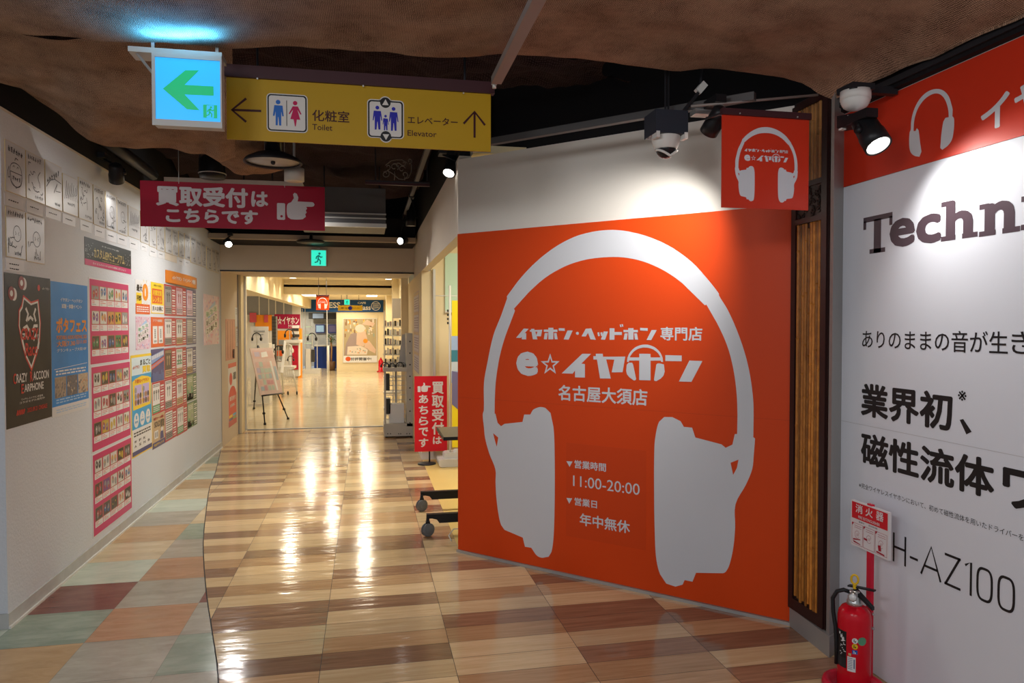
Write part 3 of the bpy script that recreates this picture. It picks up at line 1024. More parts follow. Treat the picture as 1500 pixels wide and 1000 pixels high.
# ------------------------------------------------------------ hanging square shop sign
def square_sign(name, label, px0, py0, px1, py1, Y, rails=True, detail=True):
    F = YF(Y)
    a, b = at(px0, py0, Y), at(px1, py1, Y)
    m = MB()
    m.frect(F, a.x, b.z, b.x, a.z, -0.006, 0.0)
    g = m.build(name, 'red_vinyl' if detail else 'orange', origin=((a.x + b.x) / 2, Y, b.z))
    tag(g, label, 'sign')
    w_, h_ = b.x - a.x, a.z - b.z
    m = MB()
    if detail:
        hp = (a.x + w_ * .145, b.z + h_ * .075, b.x - w_ * .13, a.z - h_ * .105)
    else:
        hp = (a.x + w_ * .12, b.z + h_ * .08, b.x - w_ * .12, a.z - h_ * .1)
    draw_headphones(m, F, tfm(HP_BOX, hp), 0.001, 0)
    m.build('headphone_emblem', 'logo_white', g)
    m = MB()
    nb = (a.x + w_ * .25, b.z + h_ * .515, b.x - w_ * .245, b.z + h_ * .66)
    draw_tag(m, F, tfm(NAME_BOX, nb), 0.001, 0)
    draw_name(m, F, tfm(NAME_BOX, nb), 0.001, 0)
    m.build('shop_name', 'logo_white', g)
    m = MB()
    m.box(a.x - 0.004, b.x + 0.004, Y - 0.012, Y + 0.012, a.z, a.z + 0.026)
    m.build('top_rail', 'maroon_metal', g)
    m = MB()
    for q in (.18, .84):
        x = a.x + w_ * q
        m.cyl((x, Y - 0.013, a.z + .006), (x, Y - 0.016, a.z + .006), .003, 8)
    m.build('screws', 'alu', g)
    for q in ((.1, .9) if rails else (.2, .8)):
        m = MB()
        x = a.x + w_ * q
        if Y < 9:
            m.cyl((x, Y, a.z + 0.02), (x, Y + .22, a.z + .05), .006, 8)
        else:
            m.cyl((x, Y, a.z + 0.02), (x, Y, ZA), .004, 6)
        m.build('hanger_rod', 'dark_metal', g)
    return g
square_sign('hanging_sign', 'square orange headphone shop sign hanging in front of the bamboo pillar', 1058, 168, 1184, 308, 2.75)

# ------------------------------------------------------------ yellow direction sign
YS = 3.3
F = YF(YS)
yp = lambda x, y: (lambda p: (p.x, p.z))(at(180 + x / 2.679, 30 + y / 2.679, YS))
def rc(f, l, t, r, b):
    p, q = f(l, t), f(r, b)
    return (p[0], q[1], q[0], p[1])
M('sign_yellow', (0.46, 0.27, 0.006), 0.5, var=0.05, vs=3)
M('sign_brown', (0.045, 0.004, 0.006), 0.5)
M('icon_white', (0.66, 0.62, 0.58), 0.5)
M('icon_blue', (0.02, 0.13, 0.48), 0.5)
M('icon_navy', (0.02, 0.02, 0.36), 0.5)
M('icon_red', (0.48, 0.005, 0.075), 0.5)
m = MB()
m.frect(F, -0.588, 2.304, 0.569, 2.569, -0.01, 0.0)
g = m.build('direction_sign', 'sign_yellow', origin=(0, YS, 2.304))
tag(g, 'yellow hanging direction sign with toilet and elevator pictograms and arrows', 'sign')
m = MB()
m.fstroke(F, [yp(430, 351), yp(543, 355)], 0.010, 0.001)
m.fstroke(F, [yp(484, 306), yp(428, 351), yp(484, 398)], 0.010, 0.001)
m.build('left_arrow', 'sign_brown', g)
m = MB()
m.fstroke(F, [yp(1380, 460), yp(1380, 362)], 0.010, 0.001)
m.fstroke(F, [yp(1337, 405), yp(1380, 358), yp(1421, 411)], 0.010, 0.001)
m.build('up_arrow', 'sign_brown', g)
m = MB()
m.ftext(F, '化粧室', rc(yp, 743, 349, 889, 402), 0.001, 0, 0.012)
m.ftext(F, 'Toilet', rc(yp, 743, 406, 822, 433), 0.001, 0, 0.006)
m.ftext(F, 'エレベーター', rc(yp, 1117, 374, 1314, 415), 0.001, 0, 0.012)
m.ftext(F, 'Elevator', rc(yp, 1117, 430, 1231, 458), 0.001, 0, 0.006)
m.build('lettering', 'sign_brown', g)
tp = lambda x, y: (lambda p: (p.x, p.z))(at(370 + x / 12.5, 130 + y / 12.5, YS))
ep = lambda x, y: (lambda p: (p.x, p.z))(at(530 + x / 13.34, 135 + y / 13.34, YS))
k12 = 1 / 12.5 * YS / FPX * 1.02
m = MB()
m.frrect(F, *rc(tp, 255, 75, 1012, 815), 0.018, 0.001, 0)
m.frrect(F, *rc(tp, 272, 92, 995, 800), 0.015, 0.0015, 1)
m.frrect(F, *rc(tp, 298, 118, 968, 775), 0.011, 0.002, 0)
def disc(f, x, y, r, d, mi, s):
    c = f(x, y)
    m.fdisc(F, c[0], c[1], r * s, d, mi)
disc(tp, 468, 246, 38, .0025, 2, k12)
m.fpoly(F, [tp(*p) for p in [(398, 300), (550, 312), (572, 506), (546, 508), (526, 420), (526, 676), (488, 674), (474, 520), (467, 520), (461, 672), (424, 670), (422, 415), (402, 498), (373, 496)]][::-1], .0025, None, 2)
m.frect(F, *rc(tp, 618, 218, 634, 684), .0025, None, 4)
disc(tp, 780, 266, 37, .0025, 3, k12)
m.fpoly(F, [tp(*p) for p in [(735, 323), (830, 327), (898, 470), (876, 476), (822, 388), (874, 572), (812, 566), (792, 690), (776, 690), (752, 562), (692, 556), (742, 384), (682, 468), (662, 458)]][::-1], .0025, None, 3)
m.build('toilet_pictogram', ['icon_white', 'ink', 'icon_blue', 'icon_red', 'dark_metal'], g)
m = MB()
k13 = 1 / 13.34 * YS / FPX * 1.02
def person(f, cx, hy, hr, top, sh, arm_y, crotch, foot, mi):
    disc(f, cx, hy, hr, .0025, mi, k13)
    s = sh
    m.fpoly(F, [f(*p) for p in [(cx - s, top), (cx + s, top + 10), (cx + s * 1.38, arm_y + 6), (cx + s * 1.12, arm_y + 6), (cx + s * .82, top + (arm_y - top) * .5), (cx + s * .84, foot), (cx + s * .32, foot), (cx + s * .08, crotch), (cx - s * .02, crotch), (cx - s * .22, foot), (cx - s * .72, foot), (cx - s * .74, top + (arm_y - top) * .5), (cx - s * 1.05, arm_y), (cx - s * 1.3, arm_y)]][::-1], .0025, None, mi)
m.frrect(F, *rc(ep, 103, 128, 826, 920), 0.018, 0.001, 0)
disc(ep, 460, 205, 116, 0.001, 0, k13)
disc(ep, 470, 865, 116, 0.001, 0, k13)
m.frrect(F, *rc(ep, 120, 148, 806, 905), 0.015, 0.0015, 1)
m.frrect(F, *rc(ep, 150, 178, 776, 880), 0.011, 0.002, 0)
disc(ep, 460, 207, 98, .0023, 1, k13)
disc(ep, 470, 865, 98, .0023, 1, k13)
m.fpoly(F, [ep(*p) for p in [(398, 253), (525, 258), (463, 140)]], .0027, None, 0)
m.fpoly(F, [ep(*p) for p in [(408, 822), (535, 826), (472, 935)]][::-1], .0027, None, 0)
person(ep, 303, 304, 35, 362, 70, 552, 580, 732, 2)
person(ep, 620, 330, 35, 388, 70, 578, 606, 757, 2)
person(ep, 464, 471, 24, 510, 44, 632, 660, 748, 2)
m.build('elevator_pictogram', ['icon_white', 'ink', 'icon_navy'], g)
m = MB()
m.box(-0.60, 0.585, YS - 0.014, YS + 0.022, 2.569, 2.622)
m.build('top_rail', 'maroon_metal', g)
m = MB()
for px in (377, 532, 679):
    p = at(px, 115 + (px - 377) * 0.07, YS - .016)
    m.cyl((p.x, YS - 0.014, p.z), (p.x, YS - 0.017, p.z), 0.004, 8)
m.build('screws', 'alu', g)
for px in (377, 681):
    p = at(px, 90, YS)
    m = MB()
    m.cyl((p.x, YS + 0.004, 2.61), (p.x, YS + 0.004, 3.41), 0.0055, 8)
    m.build('hanger_rod', 'dark_metal', g)

# ------------------------------------------------------------ lit emergency exit sign with arrow
YE = 3.04
F = YF(YE)
M('lit_blue', (0.03, 0.40, 0.92), 0.3, emit=0.78, var=0.03)
M('lit_green', (0.012, 0.36, 0.14), 0.3, emit=0.75, var=0.02)
M('lit_cyan', (0.03, 0.72, 0.52), 0.3, emit=1.0, var=0.02)
M('housing', (0.52, 0.50, 0.48), 0.45)
a, b = at(224, 78, YE), at(325, 187, YE)
m = MB()
m.frect(F, a.x, b.z, b.x, a.z, -0.06, 0.0)
g = m.build('exit_sign', 'housing', origin=((a.x + b.x) / 2, YE, b.z))
tag(g, 'large lit blue emergency exit sign with a green left arrow, beside the yellow sign', 'exit sign')
gp = lambda x, y: (lambda p: (p.x, p.z))(at(180 + x / 2.679, 30 + y / 2.679, YE))
fr_ = rc(gp, 127, 143, 384, 400)
m = MB()
m.frect(F, *fr_, 0.001)
m.build('lit_panel', 'lit_blue', g)
m = MB()
m.fpoly(F, [gp(*p) for p in [(157, 268), (245, 196), (300, 196), (243, 253), (356, 259), (357, 296), (243, 291), (302, 353), (252, 349)]][::-1], 0.002)
m.frect(F, *rc(gp, 315, 330, 371, 385), 0.002)
m.build('arrow_mark', 'lit_green', g)
m = MB()
rp_ = lambda x, y: gp(315 + 56 * x, 330 + 55 * y)
ZA = 2.48
def runner(mb, f, d, mi, door=True):
    if door:
        mb.fpoly(F, [f(*p) for p in [(.26, .08), (.76, .08), (.76, .96), (.26, .96)]][::-1], d, None, 1)
    for p in ([(.50, .30), (.47, .55)], [(.47, .55), (.62, .68), (.60, .92)], [(.47, .55), (.42, .74), (.22, .80)], [(.50, .34), (.66, .46), (.76, .40)], [(.49, .34), (.36, .42), (.33, .56)]):
        mb.fstroke(F, [f(*q) for q in p], .10 * abs(f(1, 0)[0] - f(0, 0)[0]), d + .0004, mi)
    c = f(.56, .21)
    mb.fdisc(F, c[0], c[1], .085 * abs(f(1, 0)[0] - f(0, 0)[0]), d + .0004, mi)
runner(m, rp_, 0.003, 0)
m.build('running_figure_mark', ['lit_green', 'lit_blue'], g)
m = MB()
m.frect(F, a.x - 0.004, fr_[3], b.x + .002, a.z + .004, -.002, .006)
m.frect(F, a.x - 0.004, b.z - .004, b.x + .002, fr_[1], -.002, .006)
m.frect(F, a.x - 0.004, fr_[1], fr_[0], fr_[3], -.002, .006)
m.frect(F, fr_[2], fr_[1], b.x + .002, fr_[3], -.002, .006)
m.build('frame', 'housing', g)
m = MB()
m.box(a.x - 0.09, b.x + 0.002, YE, YE + 0.10, a.z + .002, a.z + 0.022)
m.bar((a.x - 0.07, YE + .02, a.z + .01), (a.x + .0, YE + .06, a.z - 0.08), 0.008)
m.bar((a.x - .02, YE + .08, a.z), (a.x - .02, YE + .08, 3.41), .012)
m.bar((b.x - .03, YE + .08, a.z), (b.x - .03, YE + .08, 3.41), .012)
m.build('bracket', 'grey_steel', g)
area('exit_sign_top_leak', ((a.x + b.x) / 2 - .02, YE - 0.03, a.z + 0.022), ((a.x + b.x) / 2 - .04, YE - .12, a.z + .22), 0.27, 4.0, (0.05, 0.42, 1.0), 0.05)

# ------------------------------------------------------------ crimson hanging sign
YR = 5.0
F = YF(YR)
HAND = [(1180, 650), (1190, 632), (1215, 620), (1235, 590), (1228, 560), (1240, 548), (1258, 556), (1270, 585), (1264, 616), (1378, 622), (1392, 630), (1397, 642), (1390, 654), (1376, 658), (1332, 658), (1338, 672), (1328, 688), (1336, 702), (1324, 716), (1329, 736), (1305, 755), (1212, 755), (1188, 740), (1180, 715)]
HAND = smooth_outline(HAND, 40)
CUFF = [(1108, 628), (1160, 630), (1166, 638), (1166, 755), (1158, 761), (1108, 758), (1102, 750), (1102, 634)]
CHOLE = [(1138 + 10 * cos(-2 * pi * k / 12), 732 + 10 * sin(-2 * pi * k / 12)) for k in range(12)]
M('crimson', (0.38, 0.002, 0.026), 0.5, var=0.03)
M('sign_white', (0.70, 0.66, 0.68), 0.5)
m = MB()
a, b = at(205, 264, YR), at(476, 338, YR)
m.frect(F, a.x, b.z, b.x, a.z, -0.006, 0.0)
g = m.build('hanging_sign', 'crimson', origin=((a.x + b.x) / 2, YR, b.z))
tag(g, 'wide crimson hanging sign with white lettering and a pointing hand', 'sign')
qp = lambda x, y: (lambda p: (p.x, p.z))(at(190 + x / 2.941, 220 + y / 2.941, YR))
hp_ = lambda x, y: (lambda p: (p.x, p.z))(at(200 + x / 5.357, 180 + y / 5.357, YR))
m = MB()
m.ftext(F, '買取受付', rc(qp, 112, 149, 510, 250), 0.001, 0, 0.04)
m.ftext(F, 'は', rc(qp, 523, 176, 597, 245), 0.001, 0, 0.04)
m.ftext(F, 'こちらです', rc(qp, 155, 248, 553, 321), 0.001, 0, 0.045)
m.build('lettering', 'sign_white', g)
m = MB()
m.fpoly(F, [hp_(*p) for p in HAND][::-1], 0.001)
m.fpoly(F, [hp_(*p) for p in CUFF][::-1], 0.001, None, 0, [[hp_(*p) for p in CHOLE]])
m.build('pointing_hand_mark', 'sign_white', g)
for px in (262, 417):
    m = MB()
    p = at(px, 262, YR)
    m.cyl((p.x, YR - .003, a.z - 0.012), (p.x, YR - .003, 3.41), 0.0018, 6)
    m.build('hanger_wire', 'alu', g)

# ------------------------------------------------------------ red upright sign on a floor stand by the alcove
F = YF(7.72)
a, b = at(607, 551, 7.72), at(655, 660, 7.72)
M('bright_red', (0.62, 0.010, 0.022), 0.4)
g = thing('sign_stand', 'red upright floor sign with white vertical lettering beside the alcove', 'sign', (0.66, 7.72, 0))
m = MB()
m.frect(F, a.x, b.z, b.x, a.z, -0.008, 0.0)
board = m.build('sign_board', 'bright_red', g)
W_, H_ = b.x - a.x, a.z - b.z
P = F.sub(a.x, b.z, b.x, a.z)
m = MB()
for k, ch in enumerate('買取受付'):
    y1 = .925 - k * .18
    m.ftext(P, ch, (.53, y1 - .165, .90, y1), 0.001, 0, 0.03)
m.ftext(P, 'は', (.56, .095, .83, .195), 0.001, 0, 0.03)
for k, ch in enumerate('あちらです'):
    y1 = .755 - k * .145
    m.ftext(P, ch, (.13, y1 - .115, .42, y1), 0.001, 0, 0.03)
hx = lambda p: (.10 + (p[0] - 1102) / 295 * .40, .79 + (761 - p[1]) / 213 * .125)
m.fpoly(P, [hx(p) for p in HAND][::-1], 0.001)
m.fpoly(P, [hx(p) for p in CUFF][::-1], 0.001)
m.build('lettering', 'sign_white', board)
m = MB()
m.cyl((0.66, 7.735, 0.02), (0.66, 7.735, a.z - 0.02), 0.008, 10)
m.build('pole', 'dark_metal', g)
m = MB()
m.rev((0.63, 7.735, 0.0), (0, 0, 1), [(0, .098), (.012, .098), (.02, .05), (.024, .012)], 24)
m.build('base', 'dark_metal', g)
# ------------------------------------------------------------ hanging cloths under the ceiling
edge = [(-80, 42, 3.15), (0, 47, 3.15), (100, 55, 3.12), (195, 64, 3.12), (325, 69, 3.1), (460, 72, 3.1), (600, 78, 3.1), (715, 82, 3.1), (838, 87, 3.1), (940, 97, 3.08),
        (1073, 104, 3.0), (1140, 113, 2.98), (1180, 119, 2.97), (1196, 133, 2.96)]
front = [at(*e) for e in edge] + [V((2.06, 2.90, 2.515)), ]
for x_, y_ in ((2.07, 2.6), (2.07, 2.2), (2.07, 1.8)):
    front.append(V((x_, y_, 2.50)))
rows = [front]
for t in (0.12, 0.45, 1.0):
    r_ = []
    for p in front:
        zt = 2.70 - 0.20 * max(0, min(1, (p.x - 1.3) / 0.75))
        y = p.y * (1 - t) + (-1.2) * t
        r_.append(V((p.x * (1 + 0.0 * t), y, p.z + (zt + .03 - p.z) * min(1, t * 2.2))))
    rows.append(r_)
sheet('burlap_cloth', rows, 'burlap', 0.022, 2.2, 110, 'big brown burlap cloth stretched under the ceiling over the foreground', 'cloth', edge=0.02)
low = [(-60, 104, 3.98), (0, 121, 4.0), (30, 132, 4.05), (70, 158, 4.15), (105, 186, 4.2), (130, 204, 4.25), (160, 211, 4.3), (200, 216, 4.35), (250, 219, 4.4), (300, 223, 4.45), (322, 238, 4.5), (345, 232, 4.5)]
top = [(-60, 40, 3.3), (0, 45, 3.3), (40, 50, 3.3), (80, 54, 3.3), (120, 58, 3.3), (150, 60, 3.3), (180, 62, 3.3), (210, 64, 3.3), (250, 66, 3.3), (290, 68, 3.3), (320, 70, 3.3), (340, 72, 3.3)]
lo = [at(*e) for e in low]
tp_ = [at(*e) for e in top]
mid = [(a * .55 + b * .45) + V((0, 0, -.035)) for a, b in zip(lo, tp_)]
sheet('burlap_cloth', [lo, mid, tp_], 'burlap', 0.03, 3.2, 90, 'brown burlap cloth sagging over the left wall behind the blue exit sign', 'cloth', edge=0.02)
lo = [at(*e) for e in ((312, 226, 4.9), (326, 240, 5.0), (344, 254, 5.1), (362, 257, 5.15), (380, 255, 5.2), (398, 254, 5.2), (416, 248, 5.2))]
tp_ = [at(*e) for e in ((316, 196, 4.4), (330, 195, 4.4), (345, 195, 4.4), (360, 195, 4.4), (372, 195, 4.4), (384, 200, 4.45), (392, 208, 4.5))]
mid = [(a + b) / 2 + V((0, 0, -.02)) for a, b in zip(lo, tp_)]
sheet('burlap_cloth', [lo, mid, tp_], 'burlap', 0.02, 4, 40, 'small brown burlap flap hanging between the yellow and the crimson sign', 'cloth')
d0 = [V((x, 3.75, 2.96)) for x in (-1.7, -1.2, -.6, 0, .4, .7, 1.0, 1.3)]
d1 = [V((x, y, 2.94)) for x, y in ((-1.7, 4.3), (-1.2, 4.3), (-.6, 4.3), (0, 4.3), (.4, 4.3), (.7, 4.28), (1.0, 4.2), (1.35, 4.0))]
d2 = [V((x, y, 2.95)) for x, y in ((-1.7, 4.45), (-1.2, 4.45), (-.6, 4.42), (0, 4.4), (.4, 4.4), (.7, 4.38), (1.0, 4.3), (1.55, 4.02))]
sheet('dark_cloth', [d0, d1, d2], 'dark_cloth', 0.06, 5, 90, 'crumpled dark cloth strip in the gap above the yellow direction sign', 'cloth', edge=.05)
d0 = [V((x, 5.2, 2.98)) for x in (-1.7, -1.2, -.6, 0, .55)]
d1 = [V((x, 6.6, 2.95)) for x in (-1.7, -1.2, -.6, 0, .55)]
d2 = [V((x, 8.4, 2.98)) for x in (-1.7, -1.2, -.6, 0, .55)]
sheet('ceiling', [d0, d1, d2], 'dark_cloth', 0.07, 3.5, 70, kind='structure')

# ------------------------------------------------------------ ceiling rails, pipes and boxes
m = MB()
p0, p1 = at(727, 118, 3.12), at(800, -40, 2.2)
p1.z = p0.z
m.bar(p0, p1, 0.045, 0.03)
g = m.build('ceiling_rail', M('rail_grey', (0.30, 0.26, 0.24), 0.45, 0.3), origin=p0)
tag(g, 'grey steel channel crossing the burlap cloth overhead, above the yellow sign end', 'rail')
m = MB()
q = at(724, 121, 3.15)
m.cyl(q + V((0, 0, .0)), q + V((0, 0, -.025)), .009, 10)
m.cyl(q + V((0, 0, -.002)), q + V((0, 0, -.010)), .013, 6)
m.build('bolt', 'alu', g)

def rod(name, label, cat, pts, r, mat, sq=None):
    m = MB()
    if sq:
        for a, b in zip(pts, pts[1:]):
            m.bar(a, b, sq[0], sq[1])
    else:
        m.tube(pts, r, 8)
    g = m.build(name, mat, origin=pts[0])
    return tag(g, label, cat)
def ow_at(px, py, off):
    """point on the plane parallel to the diagonal wall, off metres in front of it"""
    d = ray(px, py)
    p = OW.pt(0, 0, off)
    t = (p - V((0, 0, EYE))).dot(OW.n) / d.dot(OW.n)
    return V((0, 0, EYE)) + d * t
a, b = ow_at(700, 211, 0.45), ow_at(1106, 128, 0.45)
b.z = a.z
rod('lighting_track', 'long black lighting track over the diagonal orange wall', 'rail', [a, b], .02, M('rail_dark', (0.10, 0.095, 0.095), 0.45, 0.3), (0.035, 0.035))
a, b = at(1012, 155.5, 3.0), at(1198, 139, 2.92)
rod('thin_rail', 'thin grey rail running from the camera box to the pillar top', 'rail', [a, b], .006, 'rail_grey')
rod('pipe', 'dark ceiling pipe running along the top of the left wall', 'pipe', [atx(128, 186, -1.685), atx(224, 256, -1.685)], .045, 'dark_metal')
m = MB()
a = at(1016, 164, 3.1)
m.box(a.x - .0, a.x + .10, 3.08, 3.14, a.z - .012, a.z + .012)
tag(m.build('mounting_plate', 'grey_steel', origin=a), 'small pale metal plate in the gap behind the orange square sign', 'plate')
# track above the alcove soffit
a, b = V((0.44, 5.2, 2.78)), V((0.44, 9.0, 2.78))
rod('lighting_track', 'lighting track over the right side of the corridor, carrying three spotlights', 'rail', [a, b], .02, 'rail_dark', (0.035, 0.03))
for yy in (5.5, 8.6):
    pass

# pale lamp housing above the crimson sign
M('lamp_cream', (0.62, 0.60, 0.55), 0.5)
a, b = at(240, 258, 6.2), at(443, 271, 6.2)
m = MB()
b.z -= .14
m.box(a.x, b.x, 6.2, 6.42, b.z, a.z - .005)
m.box(a.x + .03, b.x - .03, 6.23, 6.39, b.z - .012, b.z, 1)
g = m.build('lamp_housing', ['lamp_cream', M('lamp_tube', (1, .93, .8), .3, emit=3.0, var=0)], origin=((a.x + b.x) / 2, 6.3, a.z))
area('lamp_housing_light', ((a.x + b.x) / 2 + .25, 6.31, b.z - .02), ((a.x + b.x) / 2 + .25, 6.31, 0), b.x - a.x - .6, 28, (1, .95, .88), .15)
tag(g, 'long pale lamp housing peeking over the top of the crimson sign', 'lamp')
for x in (a.x + .25, b.x - .25):
    m = MB()
    m.cyl((x, 6.3, a.z - .01), (x, 6.3, 2.97), .006, 6)
    m.build('hanger_rod', 'dark_metal', g)
a, b = at(473, 273, 6.6), at(565, 333, 6.6)
m = MB()
m.box(a.x - .2, b.x, 6.6, 7.1, b.z, a.z)
g = m.build('duct_box', M('duct_grey', (0.085, 0.085, 0.09), 0.5, 0.2), origin=((a.x + b.x) / 2, 6.8, a.z))
tag(g, 'grey metal ventilation box right of the crimson sign', 'duct')
for dz in (.07, .11):
    m = MB()
    m.box(a.x - .2, b.x + .004, 6.588, 6.6, b.z + dz, b.z + dz + .012)
    m.build('rib', 'grey_steel', g)
m = MB()
m.box(a.x - .2, b.x + .006, 6.58, 6.6, b.z - .006, b.z + .03)
m.build('bottom_flange', 'alu', g)
for x in (a.x, b.x - .05):
    m = MB()
    m.cyl((x, 6.8, a.z - .01), (x, 6.8, 3.41), .006, 6)
    m.build('hanger_rod', 'dark_metal', g)
# dark beam with pale batten just before the doorway
a, b = at(300, 340, 8.6), at(579, 355, 8.6)
m = MB()
m.box(-1.74, .58, 8.6, 8.72, b.z + .005, b.z + .06)
g = m.build('batten', M('batten_tan', (0.42, 0.34, 0.26), 0.5), origin=(-.6, 8.66, b.z))
tag(g, 'pale horizontal batten across the corridor in front of the doorway lintel', 'beam')
m = MB()
m.box(-1.74, .58, 8.72, 9.26, b.z + .0, b.z + .30)
g = m.build('beam', 'flat_black', origin=(-.6, 9.0, b.z + .1))
tag(g, 'black beam above the doorway lintel', 'beam')
# disc lamp shade
c = at(400, 238, 4.55)
g = thing('disc_lamp', 'round flat ceiling lamp with a dark rim below the yellow sign', 'lamp', c)
m = MB()
m.rev(c + V((0, 0, .05)), (0, 0, -1), [(0, .10), (.03, .158), (.05, .172), (.056, .168), (.05, .155)], 32, caps=False)
m.build('shade', 'dark_metal', g)
m = MB()
m.rev(c + V((0, 0, .012)), (0, 0, -1), [(0, .163), (.004, .163)], 32)
m.build('diffuser', M('diffuser_grey', (0.48, 0.45, 0.42), 0.5), g)
m = MB()
m.ball(c + V((0, 0, .0)), .014)
m.build('sensor_knob', 'dark_metal', g)
m = MB()
m.cyl(c + V((0, 0, .04)), V((c.x, c.y, 3.41)), .05, 12)
m.build('stem', 'black_plastic', g)
c = at(431, 255, 4.8)
g = thing('downlight_can', 'short white cylindrical lamp hanging over the crimson sign', 'lamp', c)
m = MB()
m.cyl(c + V((0, 0, -.045)), c + V((0, 0, .035)), .062, 24)
m.build('can', 'lamp_cream', g)
m = MB()
m.cyl(c + V((0, 0, -.047)), c + V((0, 0, -.045)), .05, 24)
m.build('lens', M('lens_cream', (0.75, 0.66, 0.5), 0.4), g)
m = MB()
m.cyl(c + V((0, 0, .03)), V((c.x, c.y, 3.41)), .008, 8)
m.build('stem', 'alu', g)
c = at(311, 246, 5.9)
g = thing('loudspeaker', 'black ceiling loudspeaker above the crimson sign, next to the burlap flap', 'speaker', c)
m = MB()
m.rev(c + V((0, 0, -.08)), (0, 0, 1), [(0, .09), (.02, .098), (.14, .095), (.17, .07)], 20)
m.build('body', 'black_plastic', g)
m = MB()
m.tube([c + V((.099 * cos(t), .099 * sin(t), -.045)) for t in [2 * pi * k / 24 for k in range(24)]], .004, 6, closed=True)
m.build('ring', 'grey_steel', g)
m = MB()
m.cyl(c + V((0, 0, .08)), V((c.x, c.y, 3.41)), .012, 8)
m.build('stem', 'dark_metal', g)
# scroll ornament and its bar
F = YF(6.0)
op = lambda x, y: (lambda p: p)(at(520 + x / 6.25, 210 + y / 6.25, 6.0))
a, b = op(92, 335), op(683, 395)
g = thing('wire_scroll_ornament', 'wire scroll ornament standing on a dark bar near the right lighting track', 'ornament', ((a.x + b.x) / 2, 6.0, b.z))
m = MB()
m.box(a.x, b.x, 5.985, 6.015, b.z, a.z)
m.box(a.x, b.x, 5.982, 5.985, b.z + .02, b.z + .03, 1)
m.build('bar', ['maroon_metal', 'dark_metal'], g)
m = MB()
def wire(pts, r=.0035):
    m.tube([op(*p) for p in pts], r, 5)
def spiral(cx, cy, r0, r1, a0, a1, n=22):
    return [(cx + (r0 + (r1 - r0) * k / n) * cos(a0 + (a1 - a0) * k / n), cy + (r0 + (r1 - r0) * k / n) * sin(a0 + (a1 - a0) * k / n)) for k in range(n + 1)]
wire(spiral(280, 280, 10, 36, 0, -7))
wire(spiral(500, 160, 8, 24, 2, 8))
wire([(262, 262), (300, 250), (350, 280), (400, 325), (440, 330), (490, 315), (515, 260), (518, 200), (500, 150)])
wire(spiral(360, 215, 14, 40, 1, 7)); wire(spiral(300, 215, 6, 30, 3, 8)); wire(spiral(430, 235, 10, 32, 0, 6))
wire(spiral(455, 285, 8, 34, 2, 8)); wire(spiral(445, 180, 6, 28, 4, 9)); wire(spiral(395, 200, 6, 24, 0, 6))
wire([(280, 200), (330, 160), (380, 150), (430, 150), (480, 180)])
wire([(360, 255), (365, 290), (360, 335)]); wire([(455, 300), (455, 335)])
m.build('scroll_wire', M('wire_grey', (0.22, 0.20, 0.18), 0.4, 0.6), g)
for px in (188, 660):
    q = op(px, 340)
    m = MB()
    m.cyl(q, V((q.x, q.y, 3.41)), .006, 6)
    m.build('hanger_rod', 'dark_metal', g)
# dark oval disc on the lintel
c = at(455, 355, 8.52)
m = MB()
m.rev(c + V((0, 0, -.012)), (0, 0, 1), [(0, .10), (.008, .15), (.025, .16), (.035, .14)], 28)
g = m.build('ceiling_sensor_disc', 'black_plastic', origin=c)
tag(g, 'flat black disc under the beam just above the small green exit sign', 'sensor')
m = MB()
m.cyl(c + V((0, 0, .02)), c + V((0, .12, .10)), .02, 8)
m.build('mount', 'black_plastic', g)

# ------------------------------------------------------------ spotlights
M('lamp_glow', (1.0, 0.97, 0.90), 0.3, emit=14, var=0.0)
M('lamp_reflector', (0.75, 0.75, 0.74), 0.3, 0.4)
def spotlight(label, c, aim, mount, power, deg, L=.13, r=.042, arm_side=1, group=None, lit=True, col=(1, .97, .92), blend=.6, stem=False):
    """c = centre of the front ring; aim = point it shines at; mount = where its arm is fixed"""
    c, aim, mount = V(c), V(aim), V(mount)
    d = (aim - c).normalized()
    g = thing('spotlight', label, 'spotlight', mount, group)
    m = MB()
    back = c - d * L
    m.rev(back, d, [(0, r * .55), (L * .08, r * .88), (L * .55, r * .93), (L * .60, r), (L, r), (L, r * .88), (L * .84, r * .80)], 24, caps=False)
    m.rev(back, d, [(0, 0.0005), (0.0005, r * .55)], 24, caps=False)
    m.build('lamp_head', 'black_plastic', g)
    m = MB()
    m.rev(back, d, [(L * .985, r * .86), (L * .80, r * .70)], 24, caps=False)
    m.build('reflector_ring', 'lamp_reflector', g)
    m = MB()
    m.cyl(c - d * L * .22, c - d * L * .20, r * .74, 24)
    m.build('lens', 'lamp_glow' if lit else 'lens_cream', g)
    m = MB()
    sd = d.cross(V((0, 0, 1))).normalized() * arm_side
    j = back + d * L * .45 + sd * r * .95
    m.tube([mount, (mount + j) / 2 + sd * .012, j + sd * .006 + V((0, 0, .02)), j], .007, 8)
    m.cyl(j - sd * .01, j + sd * .014, .014, 12)
    m.build('arm', 'black_plastic', g)
    m = MB()
    m.box(mount.x - .025, mount.x + .025, mount.y - .06, mount.y + .06, mount.z - .004, mount.z + .03)
    m.build('adapter', 'black_plastic', g)
    if stem:
        m = MB()
        m.cyl(mount + V((0, 0, .02)), V((mount.x, mount.y, 3.41)), .008, 8)
        m.build('stem', 'black_plastic', g)
    if power:
        spot('spotlight_beam', c + d * .012, aim, power, deg, blend, col)
    return g
# right wall lamp
spotlight('black lit spotlight beside the white dome sensor, shining on the red fascia', at(1287, 214, 2.40), (2.02, 1.45, .75), at(1262, 176, 2.46), 22, 150, .15, .050, blend=1.0)
